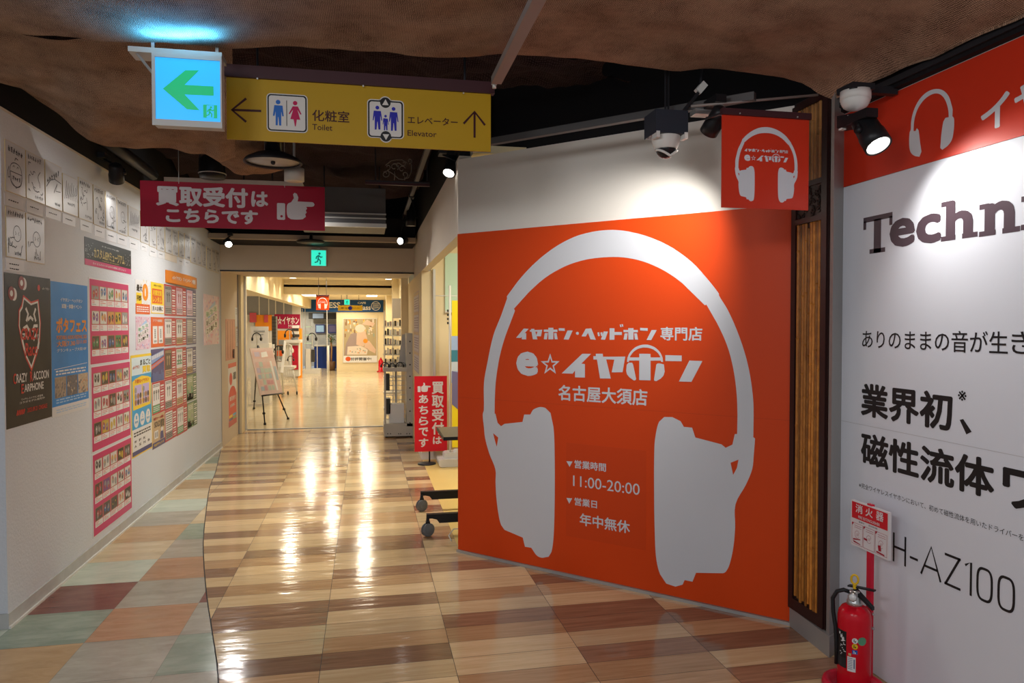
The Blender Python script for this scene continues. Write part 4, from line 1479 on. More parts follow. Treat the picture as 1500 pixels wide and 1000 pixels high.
# lamps of the diagonal wall
c = at(1047, 186, 3.02)
spotlight('black spotlight half hidden by the left edge of the orange square sign', c + V((-.02, .02, -.02)), OW.pt(1.15, 1.70, 0), c + V((.0, .0, .10)), 66, 88, .13, .042, blend=1.0)
c = ow_at(662, 246, .50)
spotlight('black lit spotlight at the left end of the yellow sign, above the beige soffit', at(657, 254, 4.9), (-.4, 3.4, 0), at(648, 226, 4.9), 55, 60, .15, .045, -1)
spotlight('black spotlight hanging straight down, in the middle of the right corridor track', at(602, 331, 7.2), (.45, 7.3, 0), V((.44, 7.2, 2.76)), 40, 60, .16, .05, 1, None, False)
spotlight('black lit spotlight at the far end of the right corridor track', at(586, 353, 8.35), (-1.4, 5.8, 1.9), V((.44, 8.4, 2.76)), 30, 50, .13, .045)
spotlight('small lit spotlight at the left end of the doorway lintel', at(335, 358, 8.45), (-.8, 6.2, 1.0), at(338, 345, 8.6), 24, 70, .10, .042)
spotlight('black spotlight by the ceiling pipe, turned to the signed boards on the left wall', at(171, 265, 5.3), (-1.745, 5.7, 2.05), at(152, 232, 5.3), 6.5, 62, .13, .048, 1, None, False)
# a second lamp of the same kind washes the far end of the left wall, hidden behind the crimson sign
spotlight('black spotlight behind the crimson sign, turned to the far posters on the left wall', V((-1.15, 7.3, 2.5)), (-1.745, 8.2, 1.7), V((-1.15, 7.3, 2.70)), 10, 80, .13, .045, stem=True)
spotlight('black spotlight added unseen behind the yellow sign to light the near left wall posters', V((-.75, 3.9, 2.66)), (-1.745, 4.6, 1.5), V((-.75, 3.9, 2.80)), 9, 90, .13, .045, stem=True)  # unseen spotlight added to brighten the near posters

# ------------------------------------------------------------ security camera on a dark box
Yc = 3.07
a, b = at(961, 159, Yc), at(1008, 196, Yc)
g = thing('security_camera', 'white dome security camera under a dark box before the diagonal wall', 'camera', ((a.x + b.x) / 2, Yc + .07, b.z))
m = MB()
m.box(a.x, b.x, Yc, Yc + .14, b.z, a.z)
m.build('junction_box', M('box_navy', (0.03, 0.035, 0.05), 0.5), g)
cc = V(((a.x + b.x) / 2, Yc + .07, b.z))
m = MB()
m.rev(cc, (0, 0, -1), [(-.004, .066), (.006, .066), (.020, .064), (.052, .054), (.058, .049), (.058, .042)], 28, caps=False)
m.build('housing', 'white_plastic', g)
m = MB()
m.ball(cc + V((0, 0, -.054)), .047, .047, .047, 24, 10, 0, -1.0, 0.1)
m.build('dome', M('dome_dark', (0.02, 0.02, 0.022), 0.08), g)
m = MB()
m.tube([cc + V((.05 * cos(t), .05 * sin(t) , -.064 - .034 * (1 - abs(cos(t))))) for t in [pi + pi * k / 16 for k in range(17)]], .006, 6)
m.build('chin_ring', 'white_plastic', g)
m = MB()
for s_ in (-1, 1):
    m.box(cc.x + s_ * .068 - .008, cc.x + s_ * .068 + .008, Yc - .004, Yc + .05, cc.z - .022, cc.z + .006)
m.build('clips', 'white_plastic', g)
for x in (a.x + .075, a.x + .09):
    m = MB()
    m.cyl((x, Yc + .07, a.z - .005), (x, Yc + .07, 3.41), .005, 6)
    m.build('hanger_rod', 'dark_metal', g)
m = MB()
q0, q1, q2 = V((b.x - .01, Yc + .05, a.z)), at(1026, 132, Yc + .05), at(1036, 116, Yc + .1)
m.bar(q0, q1, .014)
m.bar(q1 - V((.015, 0, .01)), q1 + V((.02, 0, .03)), .03, .03, 1)
m.bar(q1, q2 + V((0, .0, .5)), .01)
m.build('cable_arm', ['dark_metal', 'white_plastic'], g)

# white dome sensor and junction box at the right corner
c = at(1253, 152, 2.58)
g = thing('dome_sensor', 'white half dome sensor at the top of the steel post by the right wall', 'sensor', c)
m = MB()
m.cyl(c + V((0, 0, .015)), c + V((0, 0, .05)), .058, 28)
m.build('base', 'white_plastic', g)
m = MB()
m.rev(c + V((0, 0, .018)), (0, 0, -1), [(0, .056), (.012, .055), (.03, .046), (.04, .032), (.045, .012), (.0455, .001)], 28)
m.build('dome', 'white_plastic', g)
m = MB()
m.box(c.x - .05, c.x + .05, c.y - .05, c.y + .05, c.z + .045, c.z + .07)
m.bar((c.x, c.y, c.z + .06), (2.12, c.y, c.z + .06), .03)
m.build('mount', 'dark_metal', g)
a, b = at(1224, 168, 2.74), at(1268, 178, 2.60)
m = MB()
m.hexa(at(1226, 170, 2.62), at(1268, 162, 2.44), at(1268, 180, 2.44), at(1226, 188, 2.62), (.06, .03, 0))
g = m.build('track_box', 'black_plastic', origin=at(1226, 180, 2.62))
tag(g, 'black power box with small white labels under the white dome sensor', 'box')
m = MB()
q = at(1243, 172, 2.545)
m.box(q.x - .006, q.x + .006, q.y - .004, q.y, q.z - .008, q.z + .008)
q = at(1234, 189, 2.60)
m.box(q.x - .01, q.x + .01, q.y - .01, q.y + .01, q.z - .004, q.z + .003)
m.build('labels', 'white_plastic', g)
# clamp on the left pipe
c = at(138, 201, 4.6)
m = MB()
m.box(c.x - .02, c.x + .09, 4.58, 4.62, c.z - .006, c.z + .012)
m.cyl((c.x, 4.6, c.z - .02), (c.x, 4.6, 3.41), .006, 10)
tag(m.build('pipe_clamp', 'grey_steel', origin=c), 'small metal clamp at the burlap edge above the left wall', 'clamp')

# ------------------------------------------------------------ bamboo inlay of the pillar
PF = Fr((2.062, 3.195, 0), (0, -1, 0))
M('frame_dark', (0.030, 0.012, 0.011), 0.35)
g = thing('bamboo_panel', 'dark framed bamboo panel with carved inset on the pillar right of the orange wall', 'panel', PF.pt(.15, .1, 0))
m = MB()
m.frect(PF, 0.0, .10, .035, 2.56, 0, .012)
m.frect(PF, .235, .10, .275, 2.56, 0, .012)
m.frect(PF, .275, .10, .285, 2.56, 0, .004)
m.frect(PF, .035, .10, .235, .155, 0, .012)
m.frect(PF, .035, 2.535, .235, 2.57, 0, .012)
m.frect(PF, .035, 1.985, .235, 2.01, 0, .012)
m.frect(PF, .035, 2.155, .235, 2.18, 0, .012)
m.frect(PF, .035, .155, .235, 2.535, 0, .001)
m.build('frame', 'frame_dark', g)
for nm, z0, z1, c1, c2 in (('bamboo_canes', .155, 1.985, (0.38, 0.125, 0.016), (0.68, 0.27, 0.048)), ('bamboo_canes', 2.18, 2.535, (0.30, 0.13, 0.03), (0.48, 0.23, 0.07))):
    m = MB()
    rb = random.Random(5 if z0 < 1 else 9)
    n_ = 9
    for k in range(n_):
        u = .04 + (.19) * (k + .5) / n_
        r = .0088 * rb.uniform(.72, 1.08)
        lean = rb.uniform(-.002, .002)
        z = z0 + (.0 if rb.random() < .7 else .02 * rb.random())
        pts = []
        node = rb.uniform(.2, .5)
        nz_ = z + node * rb.random()
        m.cur = k % 3
        zz = z
        prof = []
        while zz < z1 - .03:
            nx_ = min(z1, zz + node)
            prof += [(zz, r), (nx_ - .012, r), (nx_ - .005, r * 1.22), (nx_ - .001, r * .9)]
            zz = nx_
        m.rev(PF.pt(u + lean, 0, .004), (0, 0, 1), prof, 8)
    b1 = wood('cane_a' + str(z0), c1, c2, 30, 1.0, .35, .0, .3)
    for nm2 in ('cane_a',):
        pass
    m.build(nm, [b1, wood('cane_b' + str(z0), tuple(x * .55 for x in c1), tuple(x * .62 for x in c2), 30, 1.0, .35, .0, .3), wood('cane_c' + str(z0), tuple(x * 1.15 for x in c1), tuple(x * 1.12 for x in c2), 30, 1, .35, 0, .3)], g)
m = MB()
m.frect(PF, .035, 2.01, .235, 2.155, 0, .002)
rb = random.Random(2)
for k in range(26):
    u, v = rb.uniform(.05, .22), rb.uniform(2.02, 2.145)
    r = rb.uniform(.008, .018)
    a0 = rb.uniform(0, 6)
    m.tube([PF.pt(u + r * (1 - q / 14) * cos(a0 + q * .55), v + r * (1 - q / 14) * sin(a0 + q * .55), .006) for q in range(12)], .0035, 6)
m.build('carved_inset', M('carved_dark', (0.035, 0.022, 0.018), 0.4), g)

# ------------------------------------------------------------ fire extinguisher, its stand and sign
M('ext_red', (0.58, 0.006, 0.018), 0.22, var=.02)
M('stand_red', (0.60, 0.012, 0.04), 0.35, var=.02)
M('ring_yellow', (0.72, 0.45, 0.02), 0.4)
M('valve_metal', (0.5, 0.5, 0.5), 0.3, 0.8)
ex = V((1.962, 2.585, 0.0))
g = thing('extinguisher_stand', 'red floor stand with extinguisher pictogram sign on its pole by the right wall', 'stand', (2.03, 2.60, 0))
m = MB()
m.rev(ex, (0, 0, 1), [(0, .115), (.012, .122), (.03, .118), (.036, .108), (.030, .095), (.016, .085), (.012, .08)], 36)
m.build('dish', 'stand_red', g)
m = MB()
m.add([ex + V(p) for p in ((.03, .05, .0), (.115, .02, .0), (.115, -.10, .0), (.03, -.115, .0), (.03, .05, .034), (.115, .02, .03), (.115, -.10, .03), (.03, -.115, .034))],
      [(0, 1, 2, 3), (7, 6, 5, 4), (0, 4, 5, 1), (1, 5, 6, 2), (2, 6, 7, 3), (3, 7, 4, 0)])
m.build('tail_plate', 'stand_red', g)
pb = V((2.058, 2.612, 0))
m = MB()
m.box(pb.x - .010, pb.x + .004, pb.y - .014, pb.y + .014, .028, .756)
m.build('pole', 'stand_red', g)
m = MB()
for z in (.30, .24):
    m.cyl((pb.x + .0, pb.y - .014, z), (pb.x + .0, pb.y - .022, z), .006, 8)
m.build('bolts', 'valve_metal', g)
SF = Fr((2.046, 2.724, .556), (0, -1, 0))
m = MB()
m.frect(SF, 0, 0, .228, .193, -.012, 0)
bd = m.build('sign_board', 'sign_white', g)
m = MB()
m.frect(SF, .006, .118, .222, .188, .0005)
m.build('red_band', 'bright_red', bd)
m = MB()
for ch, x in (('消', .030), ('火', .092), ('器', .155)):
    m.ftext(SF, ch, (x, .146, x + .044, .183), .001, 0, .02)
m.ftext(SF, 'FIRE EXTINGUISHER', (.048, .124, .178, .136), .001, 0, .01)
m.ftext(SF, '使用法', (.05, .106, .085, .113), .001, 1)
m.ftext(SF, '(粉末消火器)', (.11, .106, .165, .113), .001, 1)
m.build('lettering', ['sign_white', 'ink'], bd)
m = MB()
M('print_red', (0.36, 0.008, 0.03), 0.5)
for k in range(3):
    x0 = .008 + k * .072
    for (a_, b_, c_, d_) in ((x0, .008, x0 + .068, .0092), (x0, .098, x0 + .068, .0992), (x0, .008, x0 + .0012, .099), (x0 + .0668, .008, x0 + .068, .099)):
        m.frect(SF, a_, b_, c_, d_, .001)
    m.fpoly(SF, [(x0, .099), (x0, .084), (x0 + .014, .099)], .0012)
    for q in range(2):
        m.frect(SF, x0 + .016, .088 - q * .008, x0 + .06, .0895 - q * .008, .001)
    # pictogram of the step: hand with pin, hose and lever
    cx, cy = x0 + .034, .052
    arc_ = [(cx + .014 * cos(t), cy + .016 * sin(t)) for t in [pi * (.1 + 1.7 * q / 12) for q in range(13)]]
    m.fstroke(SF, arc_, .0012, .001)
    for q in range(3):
        m.fstroke(SF, [(cx - .004 + q * .005, cy - .006), (cx - .002 + q * .005, cy + .006)], .001, .001)
m.fpoly(SF, [(.016, .030), (.062, .037), (.062, .033), (.016, .024)], .0012)
m.fpoly(SF, [(.016, .022), (.062, .016), (.062, .013), (.02, .015)], .0012)
m.fpoly(SF, [(.084, .052), (.104, .050), (.104, .042), (.084, .044)], .0012)
m.fpoly(SF, [(.168, .044), (.184, .048), (.188, .024), (.172, .022)], .0012)
m.fpoly(SF, [(.160, .020), (.206, .016), (.206, .010), (.160, .013)], .0012)
m.build('instruction_panels', 'print_red', bd)

g = thing('fire_extinguisher', 'red fire extinguisher with yellow ring pull standing in the red dish', 'fire extinguisher', ex + V((0, 0, .012)))
m = MB()
m.rev(ex, (0, 0, 1), [(.013, .055), (.016, .062), (.022, .064), (.30, .064), (.325, .060), (.343, .048), (.352, .032), (.354, .024)], 36)
m.build('cylinder', 'ext_red', g)
m = MB()
m.rev(ex, (0, 0, 1), [(.350, .026), (.352, .030), (.368, .030), (.372, .026), (.385, .026), (.388, .021), (.408, .020), (.412, .012)], 20)
m.cyl(ex + V((-.022, -.02, .396)), ex + V((-.036, -.036, .396)), .016, 16)
m.build('valve', 'valve_metal', g)
m = MB()
m.cyl(ex + V((-.036, -.036, .396)), ex + V((-.038, -.038, .396)), .0135, 16)
m.build('gauge_face', 'paper', g)
ax = V((.45, -.9, 0)).normalized()
m = MB()
m.hexa(ex + V((-.01, .014, .418)) - ax * .012, ex + V((.01, .024, .418)) - ax * .012, ex + V((.010, .01, .428)) + ax * .085, ex + V((-.006, .002, .428)) + ax * .085, (0, 0, .006))
m.hexa(ex + V((-.012, 0, .405)) + ax * .005, ex + V((.012, .006, .405)) + ax * .005, ex + V((.010, .004, .350)) + ax * .075, ex + V((-.006, -.002, .350)) + ax * .075, (0, 0, .013))
m.build('levers', 'black_plastic', g)
m = MB()
cR = ex + V((.0, 0, .455))
m.tube([cR + (V((.6, -.6, 0)) * .013) * cos(t) * 1.2 + V((0, 0, .019)) * sin(t) for t in [2 * pi * k / 18 for k in range(18)]], .0045, 8, closed=True)
m.cyl(cR + V((0, 0, -.018)), cR + V((0, 0, -.038)), .007, 8)
m.build('ring_pull', 'ring_yellow', g)
m = MB()
h0 = ex + V((-.012, .01, .40))
sd = V((-.80, .60, 0))
m.tube([h0, h0 + sd * .025 + V((0, 0, .006)), h0 + sd * .05 + V((0, 0, -.004)), h0 + sd * .066 + V((0, 0, -.035)), h0 + sd * .066 + V((.0, -.004, -.09)), h0 + sd * .058 + V((-.004, -.012, -.15)), h0 + sd * .055 + V((-.006, -.016, -.22)), h0 + sd * .054 + V((-.006, -.016, -.30))], .0085, 10)
m.build('hose', 'black_plastic', g)
# labels wrapped on the cylinder
view = math.atan2(-ex.y, -ex.x)
def wrap(a0, a1, z0, z1, mi, m, dr=.0006, n=8):
    ps = []
    for k in range(n + 1):
        a = view + a0 + (a1 - a0) * k / n
        for z in (z0, z1):
            ps.append(ex + V(((.064 + dr) * cos(a), (.064 + dr) * sin(a), z)))
    m.add(ps, [(2 * k, 2 * k + 2, 2 * k + 3, 2 * k + 1) for k in range(n)], mi)
def wdisc(a, z, r, mi, m, dr=.0010, n=18):
    ps = []
    for k in range(n):
        t = 2 * pi * k / n
        aa = view + a + r * cos(t) / .064
        ps.append(ex + V(((.064 + dr) * cos(aa), (.064 + dr) * sin(aa), z + r * sin(t))))
    m.add(ps, [tuple(range(n))], mi)
M('label_gold', (0.55, 0.42, 0.20), 0.5)
M('label_blue', (0.02, 0.10, 0.42), 0.4)
M('label_green', (0.10, 0.30, 0.18), 0.4)
m = MB()
wrap(-1.25, -.45, .105, .255, 0, m)
wrap(-1.2, -.5, .108, .145, 3, m, .0009)
rb = random.Random(4)
for k in range(16):
    a = rb.uniform(-.95, -.6); z = .155 + k * .0055
    wrap(a, a + rb.uniform(.05, .18), z, z + .003, 1, m, .0010, 2)
for k in range(3):
    wrap(-1.0 + k * .12, -.9 + k * .14, .236 - k * .012, .246 - k * .010, 1, m, .0010, 2)
m.build('black_label', ['black_plastic', 'paper', 'red_vinyl', 'dark_metal'], g)
m = MB()
wrap(-.38, .10, .098, .158, 0, m)
for k in range(7):
    wrap(-.34, -.08, .108 + k * .007, .1105 + k * .007, 1, m, .0010, 2)
wrap(-.02, .06, .112, .15, 1, m, .0010, 2)
m.build('white_label', ['paper', M('label_ink', (0.14, 0.16, 0.26), 0.5)], g)
m = MB()
wdisc(.05, .226, .011, 0, m); wdisc(.05, .203, .011, 1, m)
wrap(-.10, .20, .172, .188, 2, m)
wrap(-.32, -.16, .162, .172, 4, m)
wdisc(.48, .226, .017, 3, m)
for z, mi in ((.226, 5), (.203, 5), (.180, 0)):
    wrap(-.02, .02, z - .006, z + .006, mi, m, .0014, 2)
    wrap(.05, .11, z - .006, z + .0, mi, m, .0014, 2)
m.build('round_badges', ['paper', 'ring_yellow', 'label_blue', 'label_green', 'label_gold', 'ink'], g)
m = MB()
for k in range(9):
    wrap(-.40, -.12 - .08 * (k % 3), .185 + k * .0065, .1862 + k * .0065, 0, m, .0010, 2)
m.build('fine_print', M('fine_red', (0.25, 0.002, 0.008), 0.4), g)

# ------------------------------------------------------------ folding table half hidden behind the orange wall
tb = atz(648, 634, .72)
g = thing('folding_table', 'black folding table on grey casters reaching out behind the orange wall', 'table', (0.85, 5.4, 0))
m = MB()
m.hexa((0.523, 4.95, .705), (1.9, 4.95, .705), (1.9, 5.45, .705), (0.528, 5.45, .705), (0, 0, .018))
m.box(.523, 1.9, 4.944, 4.95, .700, .724, 1)
m.box(.518, .524, 4.944, 5.45, .700, .724, 1)
m.build('tabletop', [M('table_olive', (0.16, 0.13, 0.085), 0.35), 'black_plastic'], g)
for y in (5.10, 5.80):
    fx = .43 if y > 5.5 else .42
    m = MB()
    m.fpoly(YF(y - .02), [(fx - .008, .155), (fx - .008, .125), (fx + .03, .125), (fx + .065, .115), (fx + .082, .09), (1.7, .09), (1.7, .155)], -.04, 0)
    m.build('foot_bar', 'black_plastic', g)
    m = MB()
    m.box(1.1, 1.16, y - .02, y + .02, .15, .705)
    m.build('leg', 'black_plastic', g)
    cpt = V((fx, y - .02, .048))
    m = MB()
    w_ax = V((.45, -.85, 0)).normalized()
    m.rev(cpt - w_ax * .022, w_ax, [(0, .030), (.002, .044), (.008, .048), (.014, .048), (.017, .040)], 24)
    m.rev(cpt + w_ax * .005, w_ax, [(0, .040), (.003, .048), (.009, .048), (.015, .044), (.017, .030)], 24)
    m.rev(cpt + w_ax * .0225, w_ax, [(0, .030), (.0015, .028)], 20, 0)
    cst = m.build('caster', M('caster_grey', (0.16, 0.165, 0.17), 0.4), g)
    m = MB()
    m.cyl(cpt + V((0, 0, .03)), cpt + V((0, 0, .082)), .012, 10)
    m.bar(cpt + V((-.0, 0, .045)), cpt + V((.0, 0, .06)), .03, .03)
    m.build('fork', 'black_plastic', cst)
m = MB()
m.tube([(.57, 4.93, .004), (.56, 5.0, .02), (.60, 5.05, .05), (.68, 5.02, .06), (.85, 5.0, .03), (1.0, 5.05, .006)], .004, 6)
tag(m.build('cable', 'white_plastic', origin=(.57, 4.93, 0)), 'thin white cable lying under the table by the orange wall edge', 'cable')

# ------------------------------------------------------------ alcove things
m = MB()
pa = at(659, 433, 7.6)
g = thing('banner_stand', 'white pole banner stand in the alcove, behind the orange wall edge', 'stand', (pa.x, 7.6, 0))
m.cyl((pa.x, 7.6, .05), (pa.x, 7.6, 1.92), .012, 10)
m.build('pole', 'white_plastic', g)
m = MB()
q0, q1 = at(637, 433, 7.6), at(672, 434, 7.6)
m.tube([q0, (pa.x, 7.6, q0.z), q1 + V((.4, 0, 0))], .005, 6)
m.build('cross_wire', 'white_plastic', g)
m = MB()
for k in range(4):
    z = at(658, 455 + k * 6, 7.6).z
    m.box(pa.x - .03, pa.x - .015, 7.59, 7.61, z - .012, z + .012)
m.build('clips', 'dark_metal', g)
q0, q1 = at(631, 662, 7.64), at(690, 682, 7.64)
q0.x = .74
m = MB()
z1 = q0.z
m.frrect(YF(7.5), q0.x, .005, q0.x + .55, z1 - .06, .03, -.30, 0, 0)
m.frrect(YF(7.56), q0.x + .06, .005, q0.x + .50, z1, .03, -.18, 0, 0)
m.rev((q0.x + .2, 7.6, z1 - .02), (0, 0, 1), [(0, .04), (.05, .035), (.052, .02)], 16)
m.build('water_base', 'white_plastic', g)
M('poster_yellow', (0.80, 0.62, 0.02), 0.4)
q0, q1 = at(662, 440, 7.3), at(690, 640, 7.3)
F = YF(7.3)
m = MB()
m.frect(F, q0.x, q1.z - .1, q1.x + .35, q0.z, -.006, 0)
g = m.build('advert_poster', 'poster_yellow', origin=(q1.x, 7.3, q1.z))
tag(g, 'tall yellow poster panel in the alcove, showing past the edge of the orange wall', 'poster')
m = MB()
a_, b_ = at(661, 492, 7.3), at(700, 560, 7.3)
for k, (y0, y1, c_) in enumerate(((.70, 1, 0), (.45, .70, 1), (.25, .45, 2), (0, .25, 0))):
    m.frect(F, a_.x, b_.z + (a_.z - b_.z) * y0, b_.x + .2, b_.z + (a_.z - b_.z) * y1, .001, None, c_)
m.fpoly(F, [(at(*p, 7.3).x, at(*p, 7.3).z) for p in ((662, 543), (700, 552), (700, 620), (675, 603), (662, 592))][::-1], .0015, None, 3)
m.build('picture', [M('pic_blue', (0.32, 0.42, 0.62), 0.5), M('pic_teal', (0.05, 0.20, 0.26), 0.5), M('pic_grey', (0.5, 0.55, 0.6), 0.5), M('pic_violet', (0.16, 0.14, 0.26), 0.5)], g)
m = MB()
m.box(q0.x + .2, q0.x + .24, 7.31, 7.34, .0, q0.z - .05)
m.build('support', 'dark_metal', g)
# posters on the white pillar beside the doorway
CF = Fr((0.5995, 9.27, 0), (0, -1, 0))
# ------------------------------------------------------------ left wall: signed boards, name cards, posters
M('board_white', (0.56, 0.57, 0.60), 0.32, var=.03, bump=.05, bs=14)
M('board_edge', (0.62, 0.50, 0.28), 0.5)
M('marker', (0.035, 0.035, 0.05), 0.5)
M('card_white', (0.68, 0.70, 0.75), 0.5)
M('film', (0.72, 0.74, 0.76), 0.12, var=.1, vs=20, bump=.35, bs=9)
def scribble(mb, P, rb, x0, y0, x1, y1, n, wd, mi, d=.0012):
    for _ in range(n):
        x, y = rb.uniform(x0, x1), rb.uniform(y0, y1)
        a = rb.uniform(0, 6.28)
        pts = []
        turn = rb.uniform(-.9, .9)
        st = rb.uniform(.03, .06)
        for k in range(rb.randint(5, 12)):
            pts.append((min(x1, max(x0, x)), min(y1, max(y0, y))))
            a += turn + rb.uniform(-.7, .7)
            if rb.random() < .2:
                turn = -turn
            x += st * cos(a)
            y += st * sin(a) * 1.1
        mb.fstroke(P, pts, wd * 1.35, d, mi, .9)
def glyphs(mb, P, rb, x0, y0, n, s, wd, mi, d=.0012, slope=0.0):
    """a short hand-written line of marks"""
    for k in range(n):
        cx, cy = x0 + k * s * 1.15, y0 + slope * k * s
        for _ in range(3):
            t = rb.random()
            wd_ = wd * 1.25
            if t < .4:
                mb.fstroke(P, [(cx + rb.uniform(0, .2) * s, cy + rb.uniform(.2, 1) * s), (cx + rb.uniform(.6, 1) * s, cy + rb.uniform(.2, 1) * s)], wd, d, mi, .9)
            elif t < .7:
                mb.fstroke(P, [(cx + rb.uniform(.2, .8) * s, cy + s), (cx + rb.uniform(.1, .9) * s, cy)], wd, d, mi, .9)
            else:
                r = s * rb.uniform(.2, .35)
                mb.fstroke(P, [(cx + .5 * s + r * cos(q), cy + .4 * s + r * sin(q)) for q in (0, 1, 2, 3, 4, 5)], wd, d, mi, .9)
BOARDS = [(3.977, 4.189, 2.164, 2.417), (4.197, 4.415, 2.165, 2.414), (4.426, 4.646, 2.164, 2.418), (4.660, 4.880, 2.166, 2.391), (4.896, 5.123, 2.164, 2.416), (5.141, 5.352, 2.159, 2.416),
          (5.365, 5.583, 2.161, 2.414), (5.590, 5.815, 2.159, 2.411), (5.836, 6.105, 2.166, 2.395), (6.132, 6.350, 2.156, 2.400), (6.360, 6.570, 2.149, 2.395), (6.580, 6.810, 2.141, 2.390),
          (6.832, 7.05, 2.144, 2.38), (7.06, 7.275, 2.144, 2.38), (7.301, 7.508, 2.146, 2.392), (7.524, 7.756, 2.150, 2.398), (7.773, 8.015, 2.135, 2.402), (8.021, 8.235, 2.135, 2.39), (8.245, 8.462, 2.135, 2.396),
          (8.509, 8.759, 2.12, 2.378), (8.777, 9.0, 2.122, 2.383), (9.01, 9.20, 2.122, 2.383), (3.975, 4.179, 1.840, 2.089), (4.188, 4.404, 1.835, 2.087)]
BLAB = ['with a smiling round face doodle, leftmost of the upper row',
        'with looping script, second from the left in the upper row',
        'with one slanting signature, third from the left in the upper row',
        'with long bold slashes, fourth from the left in the upper row',
        'with a blue glint, fifth from the left in the upper row',
        'under the left spotlight, sixth in the upper row',
        'with gilt left edge, seventh in the upper row',
        'eighth from the left in the upper row',
        'with dense diagonal strokes, ninth from the left in the upper row',
        'just under the crimson sign, tenth in the upper row',
        'eleventh from the left in the upper row',
        'twelfth from the left in the upper row', 'thirteenth from the left in the upper row', 'fourteenth from the left in the upper row',
        'fifteenth from the left in the upper row', 'sixteenth from the left in the upper row', 'seventeenth from the left in the upper row',
        'eighteenth from the left in the upper row', 'nineteenth from the left in the upper row', 'third from the far end of the upper row',
        'second from the far end of the upper row', 'at the far right end of the upper row',
        'left one of the two in the lower row', 'with a doodled round face, right one of the lower row']
for i, (y0, y1, z0, z1) in enumerate(BOARDS):
    rb = random.Random(100 + i)
    m = MB()
    dp = .004 if i < 12 or i > 21 else .006
    m.frect(LW, y0, z0, y1, z1, 0, dp, 1)
    m.frect(LW, y0 + .002, z0 + .002, y1 - .002, z1 - .002, dp + .0003, None, 0)
    g = m.build('signed_board', ['board_white', 'board_edge'], origin=LW.pt((y0 + y1) / 2, (z0 + z1) / 2, 0))
    tag(g, 'white signed autograph board ' + BLAB[i], 'autograph board', 'signed autograph boards')
    P = LW.sub(y0, z0, y1, z1, dp)
    m = MB()
    if i == 0:
        m.fstroke(P, [(.5 + .31 * cos(t), .38 + .25 * sin(t) + .05 * sin(3 * t) * .3) for t in [2 * pi * k / 28 for k in range(29)]], .016, .001, 0, .9)
        m.fstroke(P, [(.22, .42), (.28, .22), (.5, .12), (.72, .2), (.80, .42), (.22, .42)], .016, .001, 0, .9)
        for x in (.40, .60):
            m.fstroke(P, [(x - .05, .52), (x, .56), (x + .05, .53)], .014, .001, 0, .9)
        m.fstroke(P, [(.16, .5), (.1, .4), (.12, .28), (.2, .3)], .02, .001, 0, .9)
        m.fstroke(P, [(.45, .66), (.5, .72), (.62, .70)], .02, .001, 0, .9)
        glyphs(m, P, rb, .32, .26, 4, .09, .016, 0)
        glyphs(m, P, rb, .12, .80, 6, .11, .018, 0, slope=-.05)
    elif i in (6, 7, 22, 23):
        m.fstroke(P, [(.55 + .2 * cos(t), .5 + .16 * sin(t)) for t in [2 * pi * k / 20 for k in range(21)]], .014, .001, 0, .9)
        m.fstroke(P, [(.45, .54), (.5, .5), (.45, .47)], .012, .001, 0, .9)
        m.fstroke(P, [(.65, .54), (.6, .5), (.65, .47)], .012, .001, 0, .9)
        glyphs(m, P, rb, .08, .84, 7, .10, .015, 0)
        scribble(m, P, rb, .1, .08, .9, .42, 5, .013, 0)
        glyphs(m, P, rb, .4, .05, 4, .08, .012, 0)
    elif i in (3, 8):
        for k in range(7):
            x = .1 + k * .12
            m.fstroke(P, [(x, .35 + .03 * k), (x + .08, .58), (x + .14, .85 - .04 * (k % 3))], .016, .001, 0, .9)
            m.fstroke(P, [(x + .14, .85 - .04 * (k % 3)), (x + .10, .5), (x + .16, .38)], .012, .001, 0, .9)
        glyphs(m, P, rb, .3, .22, 5, .09, .012, 0)
    elif i == 2:
        glyphs(m, P, rb, .08, .50, 6, .11, .02, 0, slope=.5)
        m.fstroke(P, [(.05, .42), (.3, .60), (.55, .66), (.95, .62)], .018, .001, 0, .9)
        m.fstroke(P, [(.5, .35), (.7, .58), (.62, .40), (.9, .42)], .018, .001, 0, .9)
        glyphs(m, P, rb, .55, .08, 4, .07, .012, 0)
    else:
        glyphs(m, P, rb, .08, .84, 6, .11, .015, 0)
        scribble(m, P, rb, .12, .18, .88, .78, 8 if i < 12 else 5, .014, 0)
        glyphs(m, P, rb, .45, .06, 5, .08, .012, 0)
    m.build('signature', 'marker', g)
CARDS = [(3.968, 4.169, 2.093, 2.150), (4.201, 4.397, 2.095, 2.155), (4.432, 4.631, 2.103, 2.156), (4.660, 4.845, 2.099, 2.156), (4.920, 5.112, 2.094, 2.157), (5.159, 5.339, 2.087, 2.153), (5.372, 5.571, 2.082, 2.152),
         (5.601, 5.804, 2.086, 2.154), (5.861, 6.058, 2.082, 2.150), (6.144, 6.305, 2.096, 2.148), (6.368, 6.574, 2.070, 2.143), (6.615, 6.804, 2.080, 2.138), (6.834, 7.239, 2.080, 2.140), (7.294, 7.474, 2.076, 2.141), (7.538, 7.738, 2.083, 2.148),
         (3.970, 4.166, 1.773, 1.834)]
CLAB = ['first', 'second', 'third', 'fourth', 'fifth', 'sixth', 'seventh', 'eighth', 'ninth', 'tenth', 'eleventh', 'twelfth', 'thirteenth, blank', 'fourteenth', 'fifteenth']
